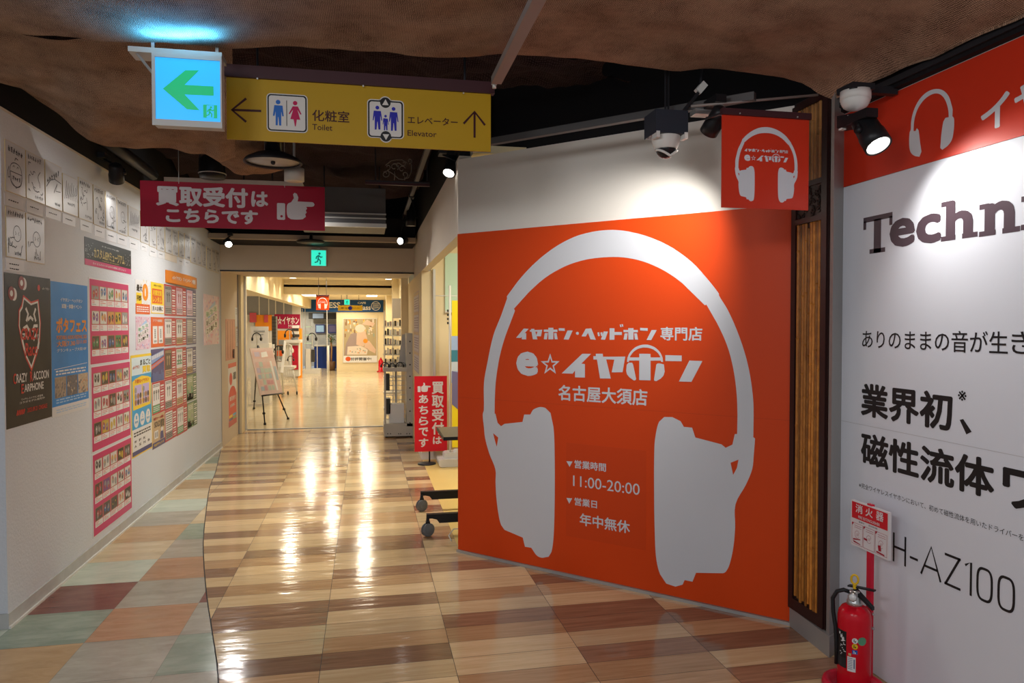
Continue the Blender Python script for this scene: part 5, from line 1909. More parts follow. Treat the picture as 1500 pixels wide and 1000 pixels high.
for i, (y0, y1, z0, z1) in enumerate(CARDS):
    rb = random.Random(300 + i)
    m = MB()
    m.frect(LW, y0, z0, y1, z1, 0, .0015)
    g = m.build('name_card', 'beige_upper' if i == 12 else 'card_white', origin=LW.pt((y0 + y1) / 2, z0, 0))
    lab = 'white name card under the lower left signed board, above the black poster' if i == 15 else 'small name card on the left wall below the upper boards, %s from the left' % CLAB[i]
    tag(g, lab, 'card', 'name cards below the signed boards')
    if i == 12:
        continue
    P = LW.sub(y0, z0, y1, z1, .0015)
    m = MB()
    for q in range(1 if i != 15 else 2):
        glyphs(m, P, rb, .2, .5 - .38 * q, 5, .095 if i != 15 else .09, .05, 0, .0006)
        # wide marks: stretch in the card's own proportions
    m.build('lettering', 'marker', g)

def poster(name, label, y0, y1, z0, z1, mat, d=.0016, group=None):
    m = MB()
    m.frect(LW, y0, z0, y1, z1, 0, d)
    g = m.build(name, mat, origin=LW.pt((y0 + y1) / 2, z0, 0))
    tag(g, label, 'poster', group)
    return g, LW.sub(y0, z0, y1, z1, d)
def dashes(m, P, x0, y0, x1, y1, rows, mi, rb, d=.0008, fill=.5):
    h = (y1 - y0) / rows
    for r in range(rows):
        x = x0
        y = y1 - (r + 1) * h + h * (1 - fill) / 2
        while x < x1 - .01:
            w = (x1 - x0) * rb.uniform(.06, .16)
            m.frect(P, x, y, min(x1, x + w), y + h * fill, d, None, mi)
            x += w + (x1 - x0) * .025
# --- black raccoon earphone poster
M('poster_black', (0.034, 0.029, 0.026), 0.5, var=.2, vs=4, bump=.25, bs=4)
M('p_white', (0.74, 0.74, 0.74), 0.4)
M('p_red', (0.62, 0.035, 0.03), 0.4)
M('p_grey', (0.32, 0.32, 0.33), 0.4)
g, P = poster('poster', 'tall black earphone poster with a red and white shield emblem at the left', 3.954, 4.474, .984, 1.760, 'poster_black')
m = MB()
SH = [(.38, .855), (.54, .815), (.70, .835), (.745, .68), (.72, .56), (.66, .48), (.53, .365), (.41, .45), (.33, .55), (.27, .66), (.285, .76), (.34, .79)]
def grow(pts, k):
    cx = sum(p[0] for p in pts) / len(pts); cy = sum(p[1] for p in pts) / len(pts)
    return [(cx + (x - cx) * k, cy + (y - cy) * k) for x, y in pts]
m.fpoly(P, grow(SH, 1.06), .0006, None, 1)
m.fpoly(P, grow(SH, .99), .0008, None, 0)
m.fpoly(P, grow(SH, .91), .0010, None, 2)
for a_ in ([(.42, .78), (.47, .74), (.43, .69)], [(.64, .78), (.60, .74), (.64, .69)], [(.36, .64), (.44, .66), (.50, .62)], [(.68, .66), (.60, .66), (.56, .62)], [(.34, .60), (.42, .60), (.46, .57)], [(.70, .58), (.64, .60), (.58, .56)], [(.46, .70), (.52, .72), (.58, .70)], [(.38, .50), (.34, .56), (.36, .60)], [(.68, .50), (.70, .54), (.69, .6)]):
    m.fstroke(P, a_, .022, .0012, 0, .67)
m.ftext(P, 'CRAZY', (.31, .565, .69, .645), .0016, 1, .03)
m.ftext(P, 'Racc', (.40, .455, .66, .545), .0016, 1, .02)
m.build('shield_emblem', ['p_white', 'p_red', 'ink'], g)
m = MB()
m.ftext(P, 'RAZY', (.205, .285, .43, .345), .001, 0, .02)
m.ftext(P, 'ACCOON', (.565, .285, .93, .345), .001, 0, .02)
m.ftext(P, 'ARPHONE', (.365, .215, .80, .268), .001, 0, .02)
m.ftext(P, 'C', (.14, .28, .20, .35), .001, 1, .02)
m.ftext(P, 'R', (.49, .28, .55, .35), .001, 1, .02)
m.ftext(P, 'E', (.30, .21, .355, .273), .001, 1, .02)
m.ftext(P, 'ワイヤレスイヤホン新登場', (.30, .163, .78, .178), .001, 0, .0)
m.ftext(P, 'コラボモデル発売中', (.26, .143, .82, .158), .001, 0, .0)
m.ftext(P, '2023.09.21 ONSALE', (.42, .075, .88, .105), .001, 1, .01)
for k in range(5):
    m.fstroke(P, [(.20 + k * .035, .072), (.225 + k * .035, .105)], .014, .001, 1, .67)
m.ftext(P, 'e☆イヤホン', (.80, .915, .97, .935), .001, 0, .01)
m.fdisc(P, .72, .925, .03, .001, 1, .022)
m.build('lettering', ['p_white', 'p_red'], g)
m = MB()
for cx, cy in ((.34, .945), (.13, .87)):
    m.fdisc(P, cx + .05, cy - .005, .06, .0008, 0, .042)
    m.fdisc(P, cx, cy, .065, .001, 1, .045)
    m.fdisc(P, cx, cy, .03, .0012, 0, .02)
m.build('earphone_picture', ['p_white', M('p_wine', (0.28, 0.04, 0.04), 0.4)], g)
# --- blue festival poster
M('poster_blue', (0.035, 0.25, 0.66), 0.45, var=.35, vs=3, bump=.25, bs=4)
M('p_orange', (0.78, 0.27, 0.02), 0.4)
M('p_sky', (0.35, 0.55, 0.8), 0.4)
for i_, c_ in enumerate(((0.35, 0.28, 0.22), (0.16, 0.15, 0.17), (0.50, 0.40, 0.30), (0.60, 0.25, 0.08))):
    M('photo_%d' % i_, c_, 0.4, var=.6, vs=60)
g, P = poster('poster', 'blue festival poster with orange headline and three crowd photographs', 4.478, 5.021, .975, 1.749, 'paper')
m = MB()
m.frect(P, 0, .075, 1, 1, .0004)
m.build('blue_print', 'poster_blue', g)
m = MB()
m.ftext(P, 'イヤホン・ヘッドホン', (.24, .855, .84, .885), .001, 0, .02)
m.ftext(P, '試聴・体験イベント', (.27, .805, .82, .84), .001, 0, .02)
m.ftext(P, 'ポタフェス', (.12, .62, .96, .735), .001, 1, .045)
m.ftext(P, 'PORTABLE AUDIO FESTIVAL 2023', (.13, .57, .96, .60), .001, 1, .02)
m.ftext(P, '大阪7.30', (.13, .515, .62, .56), .001, 1, .02)
m.ftext(P, '日', (.66, .525, .72, .56), .001, 1, .02)
m.ftext(P, '11:00', (.75, .53, .95, .56), .001, 1, .01)
m.ftext(P, 'グランキューブ大阪10F', (.13, .475, .94, .502), .001, 0, .01)
rb = random.Random(1)
m.fstroke(P, [(.06, .35), (.96, .37)], .004, .001, 0)
dashes(m, P, .1, .30, .92, .345, 2, 0, rb)
dashes(m, P, .1, .09, .92, .13, 2, 2, rb)
dashes(m, P, .1, .02, .92, .055, 2, 2, rb, .0008, .35)
m.build('lettering', ['p_white', 'p_orange', 'p_sky'], g)
for k in range(3):
    m = MB()
    rb = random.Random(20 + k)
    x0 = .07 + k * .31
    m.frect(P, x0, .135, x0 + .29, .29, .0008, None, k)
    for q in range(34):
        x, y = rb.uniform(x0 + .01, x0 + .28), rb.uniform(.138, .24)
        m.fdisc(P, x, y, .014, .001 + q * .00001, rb.choice((0, 1, 1, 2, 3 if k == 2 else 1)), .010, 8)
    m.build('crowd_photo', ['photo_0', 'photo_1', 'photo_2', 'photo_3'], g)
# --- black and pink banner above the pink posters
g, P = poster('poster', 'black banner with golden lettering and pink lower strip below the signed boards', 4.987, 5.897, 1.883, 2.060, M('banner_black', (0.02, 0.018, 0.02), 0.3))
M('pink', (0.58, 0.030, 0.16), 0.35, var=.05)
M('gold', (0.60, 0.46, 0.18), 0.35, 0.2)
m = MB()
m.frect(P, 0, 0, 1, .22, .0004)
m.build('pink_strip', 'pink', g)
m = MB()
m.ftext(P, 'カスタムIEMミュージアム', (.17, .33, .83, .70), .001, 0, .02)
m.ftext(P, 'オーダーメイドイヤホン展示', (.33, .80, .70, .86), .001, 1, .01)
m.ftext(P, 'CUSTOM IEM MUSEUM', (.33, .255, .70, .305), .001, 0, .005)
m.ftext(P, 'たくさんのカスタムIEMを実際に見てみよう', (.15, .07, .86, .15), .001, 1, .01)
rb = random.Random(8)
for k in range(40):
    x = rb.choice((rb.uniform(.01, .16), rb.uniform(.85, .99)))
    m.fdisc(P, x, rb.uniform(.3, .85), .004, .001, 1, .016, 6)
m.build('lettering', ['gold', 'p_white'], g)
# --- three pink sheets of photographs
M('frame_brown', (0.40, 0.21, 0.09), 0.5)
PH = ['photo_white', 'photo_red', 'photo_blue', 'photo_green', 'photo_black', 'photo_purple', 'photo_gold', 'photo_grey', 'photo_orange', 'photo_dark']
for nm, c_ in zip(PH, ((0.62, 0.62, 0.6), (0.42, 0.05, 0.06), (0.05, 0.13, 0.36), (0.06, 0.22, 0.09), (0.03, 0.028, 0.03), (0.20, 0.07, 0.26), (0.55, 0.38, 0.05), (0.28, 0.29, 0.30), (0.60, 0.30, 0.10), (0.07, 0.055, 0.05))):
    M(nm, c_, 0.35, var=.2, vs=40)
# background tone and object tone of each photograph, row by row
PINK = [('topmost', 5.044, 5.839, 1.240, 1.807, [[(7, 1), (0, 2), (0, 3), (0, 8), (0, 2)], [(0, 5), (0, 8), (8, 4), (6, 4), (7, 0)], [(9, 3), (0, 5), (9, 2), (3, 4), (9, 6)]]),
        ('middle', 5.058, 5.849, .671, 1.234, [[(0, 9), (9, 6), (4, 2), (7, 6), (0, 4)], [(0, 7), (0, 1), (9, 7), (0, 4), (7, 4)], [(4, 7), (6, 5), (0, 6), (0, 7), (0, 6)]]),
        ('lowest', 5.062, 5.860, .118, .662, [[(0, 4), (0, 7), (0, 8), (4, 6), (9, 7)], [(9, 1), (5, 7), (0, 7), (0, 4), (0, 2)], [(9, 1), (9, 2), (9, 4), (0, 8), (4, 0)]])]
for nm, y0, y1, z0, z1, cells in PINK:
    g, P = poster('poster', nm + ' of three pink posters with rows of custom earphone photographs', y0, y1, z0, z1, 'paper', group='pink earphone photograph posters')
    m = MB()
    m.frect(P, .018, .01, .985, .985, .0005)
    m.build('pink_print', 'pink', g)
    rb = random.Random(len(nm))
    for r in range(3):
        for c in range(5):
            x0 = .055 + c * .183
            y0_ = .895 - .285 * (r + 1) + .07 - r * .005
            m = MB()
            x1, ym, yt = x0 + .168, y0_ + .075, y0_ + .235
            m.frect(P, x0, ym, x1, yt, .0008, None, 10)
            b_, o_ = cells[r][c]
            m.frect(P, x0 + .008, ym + .008, x1 - .008, yt - .006, .0011, None, b_)
            cx, cy = (x0 + x1) / 2, (ym + yt) / 2
            for q, sx in enumerate((-1, 1)):
                ex_, ey_ = cx + sx * rb.uniform(.025, .04), cy + rb.uniform(-.02, .02)
                m.fdisc(P, ex_, ey_, .026, .0014, o_, .045, 12)
                m.fdisc(P, ex_ + sx * .008, ey_ + rb.choice((-.03, .03)), .013, .0015, rb.choice((o_, 7, 9, 1)), .028, 10)
                m.fdisc(P, ex_ - .005, ey_ + .006, .009, .0016, rb.choice((0, 7, 6)), .014, 8)
            m.frect(P, x0 - .002, y0_, x1 + .002, ym - .004, .0009, None, 11)
            for q in range(3):
                m.frect(P, x0 + .012, y0_ + .014 + q * .019, x0 + rb.uniform(.06, .15), y0_ + .020 + q * .019, .0012, None, 12 if q else 7)
            m.build('photo_card', PH + ['frame_brown', 'p_white', 'p_red'], g)
# --- small campaign posters
M('p_yellow', (0.82, 0.58, 0.03), 0.35)
M('p_redor', (0.66, 0.10, 0.02), 0.35)
M('p_pastel', (0.68, 0.52, 0.64), 0.35, var=.25, vs=12)
M('p_deepred', (0.44, 0.012, 0.035), 0.35)
M('p_navy', (0.045, 0.055, 0.20), 0.35)
M('p_forest', (0.05, 0.16, 0.09), 0.35)
M('p_cyan', (0.02, 0.34, 0.66), 0.35)
M('p_kraft', (0.55, 0.40, 0.24), 0.4, var=.15, vs=30)
M('p_green', (0.10, 0.34, 0.18), 0.4)
g, P = poster('poster', 'small white campaign poster with a big orange figure and red lower block', 5.992, 6.364, 1.587, 1.855, 'paper')
m = MB()
m.frect(P, 0, 0, 1, .30, .0004, None, 0)
m.frect(P, .05, .30, .42, .62, .0005, None, 1)
m.ftext(P, '0', (.47, .40, .88, .92), .0012, 2, .06)
m.ftext(P, '最大', (.08, .66, .46, .86), .0012, 3, .03)
m.ftext(P, '手数料', (.08, .38, .40, .55), .0012, 3, .02)
rb = random.Random(5)
dashes(m, P, .08, .05, .92, .24, 3, 4, rb)
for k in range(10):
    m.fstroke(P, [(.68 + .30 * cos(k * .628), .65 + .32 * sin(k * .628)), (.68 + .38 * cos(k * .628), .65 + .40 * sin(k * .628))], .02, .0008, 1)
m.build('print', ['p_redor', 'p_yellow', 'p_orange', 'ink', 'p_white'], g)
g, P = poster('poster', 'small yellow lease campaign poster with an orange block and white foot', 6.402, 6.785, 1.597, 1.859, 'p_yellow')
m = MB()
m.frect(P, .03, .03, .97, .28, .0005, None, 0)
m.frect(P, .08, .33, .85, .80, .0005, None, 1)
m.ftext(P, 'イヤホン・ヘッドホン', (.2, .87, .8, .94), .001, 2, .01)
m.ftext(P, '月額定額', (.12, .58, .80, .76), .001, 3, .03)
m.ftext(P, 'レンタル', (.12, .36, .80, .55), .001, 3, .03)
m.ftext(P, '月々お得に', (.08, .08, .90, .24), .001, 2, .03)
m.build('print', ['p_white', 'p_redor', 'ink', 'p_yellow'], g)
def pastel(y0, y1, z0, z1, label):
    g, P = poster('poster', label, y0, y1, z0, z1, 'p_pastel')
    m = MB()
    rb = random.Random(int(y0 * 10))
    for k in range(46):
        x, y = rb.uniform(.02, .98), rb.choice((rb.uniform(.02, .22), rb.uniform(.7, .98), rb.uniform(.02, .98)))
        m.fdisc(P, x, y, .035, .0004 + k * .000005, rb.choice((0, 0, 1, 4)), .03, 6)
    m.fpoly(P, [(.2, .66), (.72, .90), (.80, .74), (.28, .50)], .0008, None, 2)
    for k, (t, mi) in enumerate((('新生活', 3), ('新しい音で', 5), ('スタート！', 5))):
        yb = .60 - k * .17
        m.fpoly(P, [(.12, yb - .08), (.88, yb + .10), (.88, yb + .24), (.12, yb + .06)], .001, None, 1)
        n_ = len(t)
        for q, ch in enumerate(t):
            x0 = .16 + q * .70 / n_
            yy = yb - .06 + .18 * (q + .3) / n_
            m.ftext(P, ch, (x0, yy, x0 + .62 / n_, yy + .10), .0013, mi, .02)
    m.build('print', [M('p_rose', (0.66, 0.30, 0.46), 0.4), 'p_white', 'p_sky', 'p_green', M('p_lilac', (0.45, 0.40, 0.68), 0.4), 'ink'], g)
pastel(5.991, 6.368, 1.308, 1.568, 'small pink pastel poster with slanted lettering, right of the pink photograph posters')
pastel(8.342, 9.169, 1.277, 1.842, 'large pink pastel poster with slanted lettering, alone at the far end of the wall')
g, P = poster('poster', 'small orange coupon poster with two white bar code panels', 6.391, 6.778, 1.314, 1.567, 'p_redor')
m = MB()
m.ftext(P, 'アプリ会員証', (.15, .84, .85, .93), .001, 0, .02)
for x in (.12, .55):
    m.frect(P, x, .12, x + .35, .70, .0006, None, 0)
    for k in range(9):
        m.frect(P, x + .12, .30 + k * .035, x + .22, .30 + k * .035 + .018, .001, None, 1)
    m.ftext(P, '会員', (x + .08, .16, x + .27, .24), .001, 1, .01)
m.build('print', ['p_white', 'ink'], g)
# big blue trade-in poster
g, P = poster('poster', 'tall blue and yellow trade-in poster with photograph and three white ovals', 5.86, 6.398, .488, 1.270, 'p_yellow')
m = MB()
m.frect(P, .03, .03, .97, .27, .0004, None, 0)
m.frect(P, .03, .012, .97, .055, .0005, None, 5)
m.frect(P, .03, .27, .97, .80, .0004, None, 1)
m.frect(P, .03, .80, .97, .975, .0004, None, 4)
for k in range(3):
    m.fdisc(P, .22 + k * .28, .355, .115, .001, 0, .072)
    m.ftext(P, ('1', '2', '3')[k], (.20 + k * .28, .365, .25 + k * .28, .40), .0014, 1, .01)
    m.ftext(P, '簡単', (.15 + k * .28, .325, .29 + k * .28, .35), .0014, 1, .01)
m.ftext(P, 'e☆イヤホン', (.08, .86, .40, .90), .0014, 2, .02)
m.ftext(P, 'まるごと', (.42, .89, .92, .95), .0014, 3, .03)
m.ftext(P, '買取', (.52, .81, .92, .88), .0014, 6, .05)
m.fpoly(P, [(.08, .46), (.92, .47), (.94, .745), (.80, .765), (.5, .785), (.2, .765), (.06, .74)], .0008, None, 6)
m.ftext(P, '不要なイヤホン', (.16, .715, .84, .755), .0014, 2, .03)
for q, x in enumerate((.15, .52)):
    m.frect(P, x, .50, x + .33, .70, .0012, None, 7)
    for k in range(7):
        m.fdisc(P, x + .05 + (k % 3) * .11, .53 + (k // 3) * .06, .05, .0014 + k * .00001, (8, 9, 8, 10, 8, 9, 10)[k], .03, 10)
rb = random.Random(12)
dashes(m, P, .10, .19, .90, .245, 2, 3, rb)
for k in range(7):
    m.ftext(P, ('A', 'S', 'N', 'B', 'W', 'F', 'K')[k], (.12 + (k % 4) * .21, .09 + (k // 4) * .045, .22 + (k % 4) * .21, .115 + (k // 4) * .045), .0012, 3, .02)
m.build('print', ['p_white', 'p_cyan', 'p_redor', 'ink', M('p_ice', (0.60, 0.74, 0.80), 0.4), 'p_navy', 'p_yellow', M('p_lav', (0.50, 0.42, 0.70), 0.4), M('p_tan', (0.36, 0.17, 0.08), 0.4), 'photo_dark', 'photo_grey'], g)
# photo poster of a night view
g, P = poster('poster', 'small dark blue photo poster with slanted white headline bands', 6.385, 6.766, 1.023, 1.298, 'p_navy')
m = MB()
m.fpoly(P, [(0, .55), (1, .78), (1, .96), (0, .80)], .0006, None, 1)
m.fpoly(P, [(0, .38), (1, .62), (1, .74), (0, .52)], .0006, None, 2)
rb = random.Random(3)
for k in range(12):
    m.frect(P, .05 + k * .077, .68 + k * .011, .10 + k * .077, .80 + k * .011, .001, None, 3)
    m.frect(P, .05 + k * .077, .44 + k * .018, .10 + k * .077, .50 + k * .018, .001, None, 1)
for k in range(9):
    x = .04 + k * .105
    m.frect(P, x, 0.02, x + .07, rb.uniform(.2, .36), .0006, None, 4)
m.build('print', ['p_white', M('p_steelblue', (0.20, 0.32, 0.60), 0.4), 'p_redor', 'p_white', M('p_midnight', (0.10, 0.16, 0.36), 0.4)], g)
# grid of product flyers
FLY = [
    ('red earphone flyer, top row of the flyer grid, below the orange banner', 6.799, 7.180, 1.583, 1.862, 'r', 'wires'),
    ('pink and red product flyer in the middle of the grid\'s top row', 7.190, 7.580, 1.585, 1.864, 'r', 'pink'),
    ('blue edged flyer with an orange picture at the right end of the grid\'s top row', 7.590, 7.995, 1.583, 1.862, 'b', 'pink'),
    ('red flyer with two white earbuds, second row, left column of the flyer grid', 6.788, 7.170, 1.311, 1.568, 'r', 'buds'),
    ('red flyer with an earphone pair on white, second row, middle of the flyer grid', 7.180, 7.569, 1.307, 1.566, 'r', 'case'),
    ('violet blue text flyer at the right end of the flyer grid\'s second row', 7.579, 7.986, 1.303, 1.569, 'b', 'text'),
    ('red flyer with a dark photograph, third row, left column of the flyer grid', 6.777, 7.158, 1.022, 1.293, 'r', 'dark'),
    ('red flyer with large green headline, third row, middle of the flyer grid', 7.168, 7.557, 1.013, 1.287, 'r', 'green'),
    ('navy edged flyer with a black earphone at the right end of the third row', 7.567, 7.973, 1.005, 1.277, 'b', 'case'),
    ('red flyer with three dark earbuds and green foot at the left of the fourth row', 6.398, 6.767, .747, 1.020, 'r', 'darkbuds'),
    ('red flyer with pale neckband earphones, fourth row, second from the left', 6.777, 7.158, .742, 1.018, 'r', 'buds'),
    ('red flyer with small earphone and brown foot, fourth row, third from the left', 7.168, 7.560, .733, 1.010, 'r', 'case'),
    ('pale green landscape flyer at the right end of the fourth row', 7.570, 7.980, .737, 1.004, 'g', 'land'),
    ('kraft brown sale flyer with blue foot at the lower left corner of the flyer grid', 6.397, 6.767, .465, .743, 'k', 'sale'),
    ('red flyer filled with small text, bottom row, second from the left', 6.777, 7.169, .465, .738, 'r', 'text'),
    ('red flyer with round white earbuds, bottom row, third from the left', 7.179, 7.573, .460, .730, 'r', 'round'),
    ('dark green landscape flyer at the lower right corner of the flyer grid', 7.583, 7.995, .466, .724, 'g', 'land')]
for i, (lab, y0, y1, z0, z1, edge_, kind_) in enumerate(FLY):
    rb = random.Random(500 + i)
    g, P = poster('flyer', lab, y0, y1, z0, z1, {'r': 'p_deepred', 'b': 'p_navy', 'g': 'p_forest', 'k': 'p_kraft'}[edge_], group='product flyers in the grid')
    m = MB()
    mats = ['p_white', 'photo_dark', 'p_kraft', 'p_pastel', 'p_deepred', 'p_green', 'photo_grey', M('p_leaf', (0.34, 0.42, 0.26), 0.4, var=.4, vs=25), 'p_navy', 'p_yellow', 'ink']
    if kind_ == 'sale':
        m.frect(P, 0, 0, 1, .18, .0004, None, 8)
        m.ftext(P, 'SOLD', (.15, .62, .60, .80), .001, 1, .03)
        m.ftext(P, '買取', (.62, .55, .95, .8), .001, 1, .03)
        m.frect(P, .15, .28, .45, .52, .0006, None, 0); m.frect(P, .20, .32, .28, .48, .001, None, 6); m.frect(P, .33, .32, .41, .48, .001, None, 6)
        m.fpoly(P, [(.60, .20), (.90, .20), (.86, .42), (.74, .50), (.62, .40)], .0008, None, 8)
        m.fdisc(P, .76, .50, .09, .001, 0, .07)
        m.ftext(P, '特別セール開催', (.10, .84, .90, .93), .001, 4, .02)
        m.ftext(P, '今がチャンス', (.10, .05, .90, .14), .001, 9, .02)
    else:
        bgm = {'wires': 6, 'pink': 3, 'buds': 0, 'case': 0, 'text': 6 if edge_ == 'b' else 0, 'dark': 1, 'green': 0, 'darkbuds': 0, 'land': 7, 'round': 0}[kind_]
        m.frect(P, .04, .30 if kind_ != 'land' else .04, .62, .95, .0005, None, bgm)
        m.frect(P, .04, .05, .62, .29, .0005, None, {'dark': 2, 'darkbuds': 5, 'green': 2, 'case': 2, 'round': 5}.get(kind_, 3 if kind_ == 'pink' else 6))
        dashes(m, P, .08, .09, .58, .26, 3, 0 if kind_ in ('darkbuds', 'round') else 10, rb, .001, .45)
        # product picture
        ob = {'dark': 2, 'pink': 4, 'wires': 10, 'darkbuds': 1, 'round': 6}.get(kind_, 10)
        if kind_ == 'text':
            dashes(m, P, .08, .34, .58, .92, 8, 10 if edge_ == 'r' else 0, rb, .001, .4)
        elif kind_ == 'land':
            dashes(m, P, .08, .70, .55, .9, 3, 0, rb, .001, .4)
            for k in range(10):
                m.fdisc(P, rb.uniform(.1, .56), rb.uniform(.08, .5), .06, .0008 + k * .00001, rb.choice((5, 7, 6)), .08, 8)
        else:
            n_ = 3 if kind_ in ('darkbuds', 'round') else 2
            for k in range(n_):
                cx = .33 + (k - (n_ - 1) / 2) * .17
                m.fdisc(P, cx, .70, .055, .001, ob, .06, 14)
                m.frect(P, cx - .025, .44, cx + .02, .70, .001, None, ob if kind_ != 'buds' else 6)
                m.fdisc(P, cx + .01, .71, .025, .0013, 6, .03, 10)
            dashes(m, P, .08, .84, .58, .93, 2, 5 if kind_ == 'green' else ob, rb, .001, .5)
            if kind_ == 'green':
                dashes(m, P, .08, .40, .58, .60, 2, 5, rb, .0012, .6)
        # right strip of prices and marks
        for r in range(5):
            y = .82 - r * .17
            m.frect(P, .68, y, .94, y + .05, .0008, None, 0 if r % 2 == 0 else 9 if edge_ == 'k' else 0)
            dashes(m, P, .68, y - .08, .95, y - .03, 1, 0, rb, .0008, .5)
    m.build('print', mats, g)
# orange curved banner above the grid
m = MB()
N_ = 14
y0, y1, z0, z1 = 6.841, 8.02, 1.880, 1.990
for k in range(N_):
    a0, a1 = k / N_, (k + 1) / N_
    b0, b1 = .006 + .020 * sin(pi * a0) ** .5, .006 + .020 * sin(pi * a1) ** .5
    m.add([LW.pt(y0 + (y1 - y0) * a0, z0, b0), LW.pt(y0 + (y1 - y0) * a1, z0, b1), LW.pt(y0 + (y1 - y0) * a1, z1, b1), LW.pt(y0 + (y1 - y0) * a0, z1, b0)], [(0, 1, 2, 3)])
m.frect(LW, y0, z0, y1, z1, 0, .005)
g = m.build('banner', M('banner_orange', (0.74, 0.22, 0.02), 0.3), origin=LW.pt(7.4, z0, 0))
tag(g, 'orange banner with white lettering above the grid of flyers', 'banner')
m = MB()
m.ftext(LW, 'e☆イヤホン', (6.97, 1.915, 7.30, 1.955), .0275, 0, .02)
m.ftext(LW, 'キャンペーン情報', (7.36, 1.912, 7.86, 1.96), .0275, 0, .02)
m.build('lettering', 'p_white', g)

# --- notices on the sliding door and on the white pillar
def plane_poster(F, u0, v0, u1, v1, label, mat):
    m = MB()
    m.frect(F, u0, v0, u1, v1, 0, .0016)
    g = m.build('poster', mat, origin=F.pt((u0 + u1) / 2, v0, 0))
    tag(g, label, 'poster')
    return g, F.sub(u0, v0, u1, v1, .0016)
DF = Fr((-1.742, 0, 0), (0, 1, 0))
def dxy(px, py):
    p = atx(px, py, -1.742)
    return p.y, p.z
a, b = dxy(330, 467), dxy(344.5, 525)
g, P = plane_poster(DF, a[0], b[1], b[0], a[1], 'reddish pictured poster, upper left on the sliding door by the doorway', M('p_brick', (0.46, 0.15, 0.11), 0.35, var=.3, vs=8))
m = MB()
rb = random.Random(66)
for k in range(7):
    x = .08 + k * .13
    m.fstroke(P, [(x, .05), (x + rb.uniform(-.05, .06), .4), (x + rb.uniform(-.05, .05), .95)], rb.uniform(.02, .05), .0008 + k * .00002, k % 2)
m.build('print', [M('p_peach', (0.66, 0.36, 0.28), 0.4), M('p_maroon', (0.28, 0.05, 0.05), 0.4)], g)
a, b = dxy(344.2, 450), dxy(352.5, 478)
g, P = plane_poster(DF, a[0], b[1], b[0], a[1], 'white notice with green picture, upper right on the sliding door', 'paper')
m = MB()
m.frect(P, .5, .1, .92, .6, .0006, None, 0)
dashes(m, P, .1, .62, .9, .92, 3, 1, rb, .0008)
m.build('print', ['p_leaf', 'photo_grey'], g)
a, b = dxy(345, 480), dxy(352.5, 507)
g, P = plane_poster(DF, a[0], b[1], b[0], a[1], 'white notice with a thin brown border, below the notice with the green picture', 'paper')
m = MB()
for q in ((0, 0, 1, .03), (0, .97, 1, 1), (0, 0, .05, 1), (.95, 0, 1, 1)):
    m.frect(P, *q, .0006, None, 0)
dashes(m, P, .15, .2, .85, .85, 6, 1, rb, .0008, .4)
m.build('print', ['frame_brown', 'photo_grey'], g)
a, b = dxy(334, 533), dxy(346.5, 618)
g, P = plane_poster(DF, a[0], b[1], b[0], a[1], 'white poster with red headline arch, lower on the sliding door', 'paper')
m = MB()
m.frect(P, 0, 0, 1, .08, .0005, None, 2)
m.frect(P, 0, .93, 1, 1, .0005, None, 0)
m.fpoly(P, [(.02, .08), (.98, .08), (.98, .5)] + [(.5 + .48 * cos(t), .45 + .18 * sin(t)) for t in [pi * k / 10 for k in range(1, 10)]] + [(.02, .5)], .0006, None, 0)
m.fdisc(P, .3, .75, .18, .0008, 0, .1)
for k, ch in enumerate('買取受付'):
    m.ftext(P, ch, (.14 + k * .19, .40, .30 + k * .19, .47), .001, 1, .02)
m.ftext(P, 'お気軽に', (.2, .30, .8, .35), .001, 1, .02)
m.ftext(P, '高価買取', (.6, .72, .95, .85), .001, 3, .02)
for k, mi in enumerate((4, 5, 6, 7)):
    m.frect(P, .06 + (k % 2) * .46, .09 + (k // 2) * .05, .48 + (k % 2) * .46, .13 + (k // 2) * .05, .0009, None, mi)
m.build('print', ['p_red', 'p_white', 'p_deepred', 'ink', 'p_navy', 'p_green', 'p_yellow', 'p_cyan'], g)
def cxy(px, py):
    p = atx(px, py, .5995)
    return CF.o.y - p.y, p.z
a, b = cxy(606.3, 430), cxy(614, 548)
g, P = plane_poster(CF, a[0], max(.9, b[1]), b[0], a[1], 'tall pale violet price list poster on the white wall between doorway and alcove', M('p_mauve', (0.50, 0.42, 0.46), 0.4))
m = MB()
for k, yb in enumerate((.02, .27, .52, .76)):
    m.frect(P, .04, yb, .96, yb + .19, .0006, None, 0)
    m.frect(P, .04, yb + .195, .96, yb + .23, .0006, None, 1)
    dashes(m, P, .1, yb + .02, .9, yb + .17, 5, 2, rb, .0008, .4)
m.build('print', [M('p_lilacgrey', (0.55, 0.52, 0.58), 0.4), 'p_kraft', M('p_mauve_dark', (0.22, 0.15, 0.22), 0.4)], g)
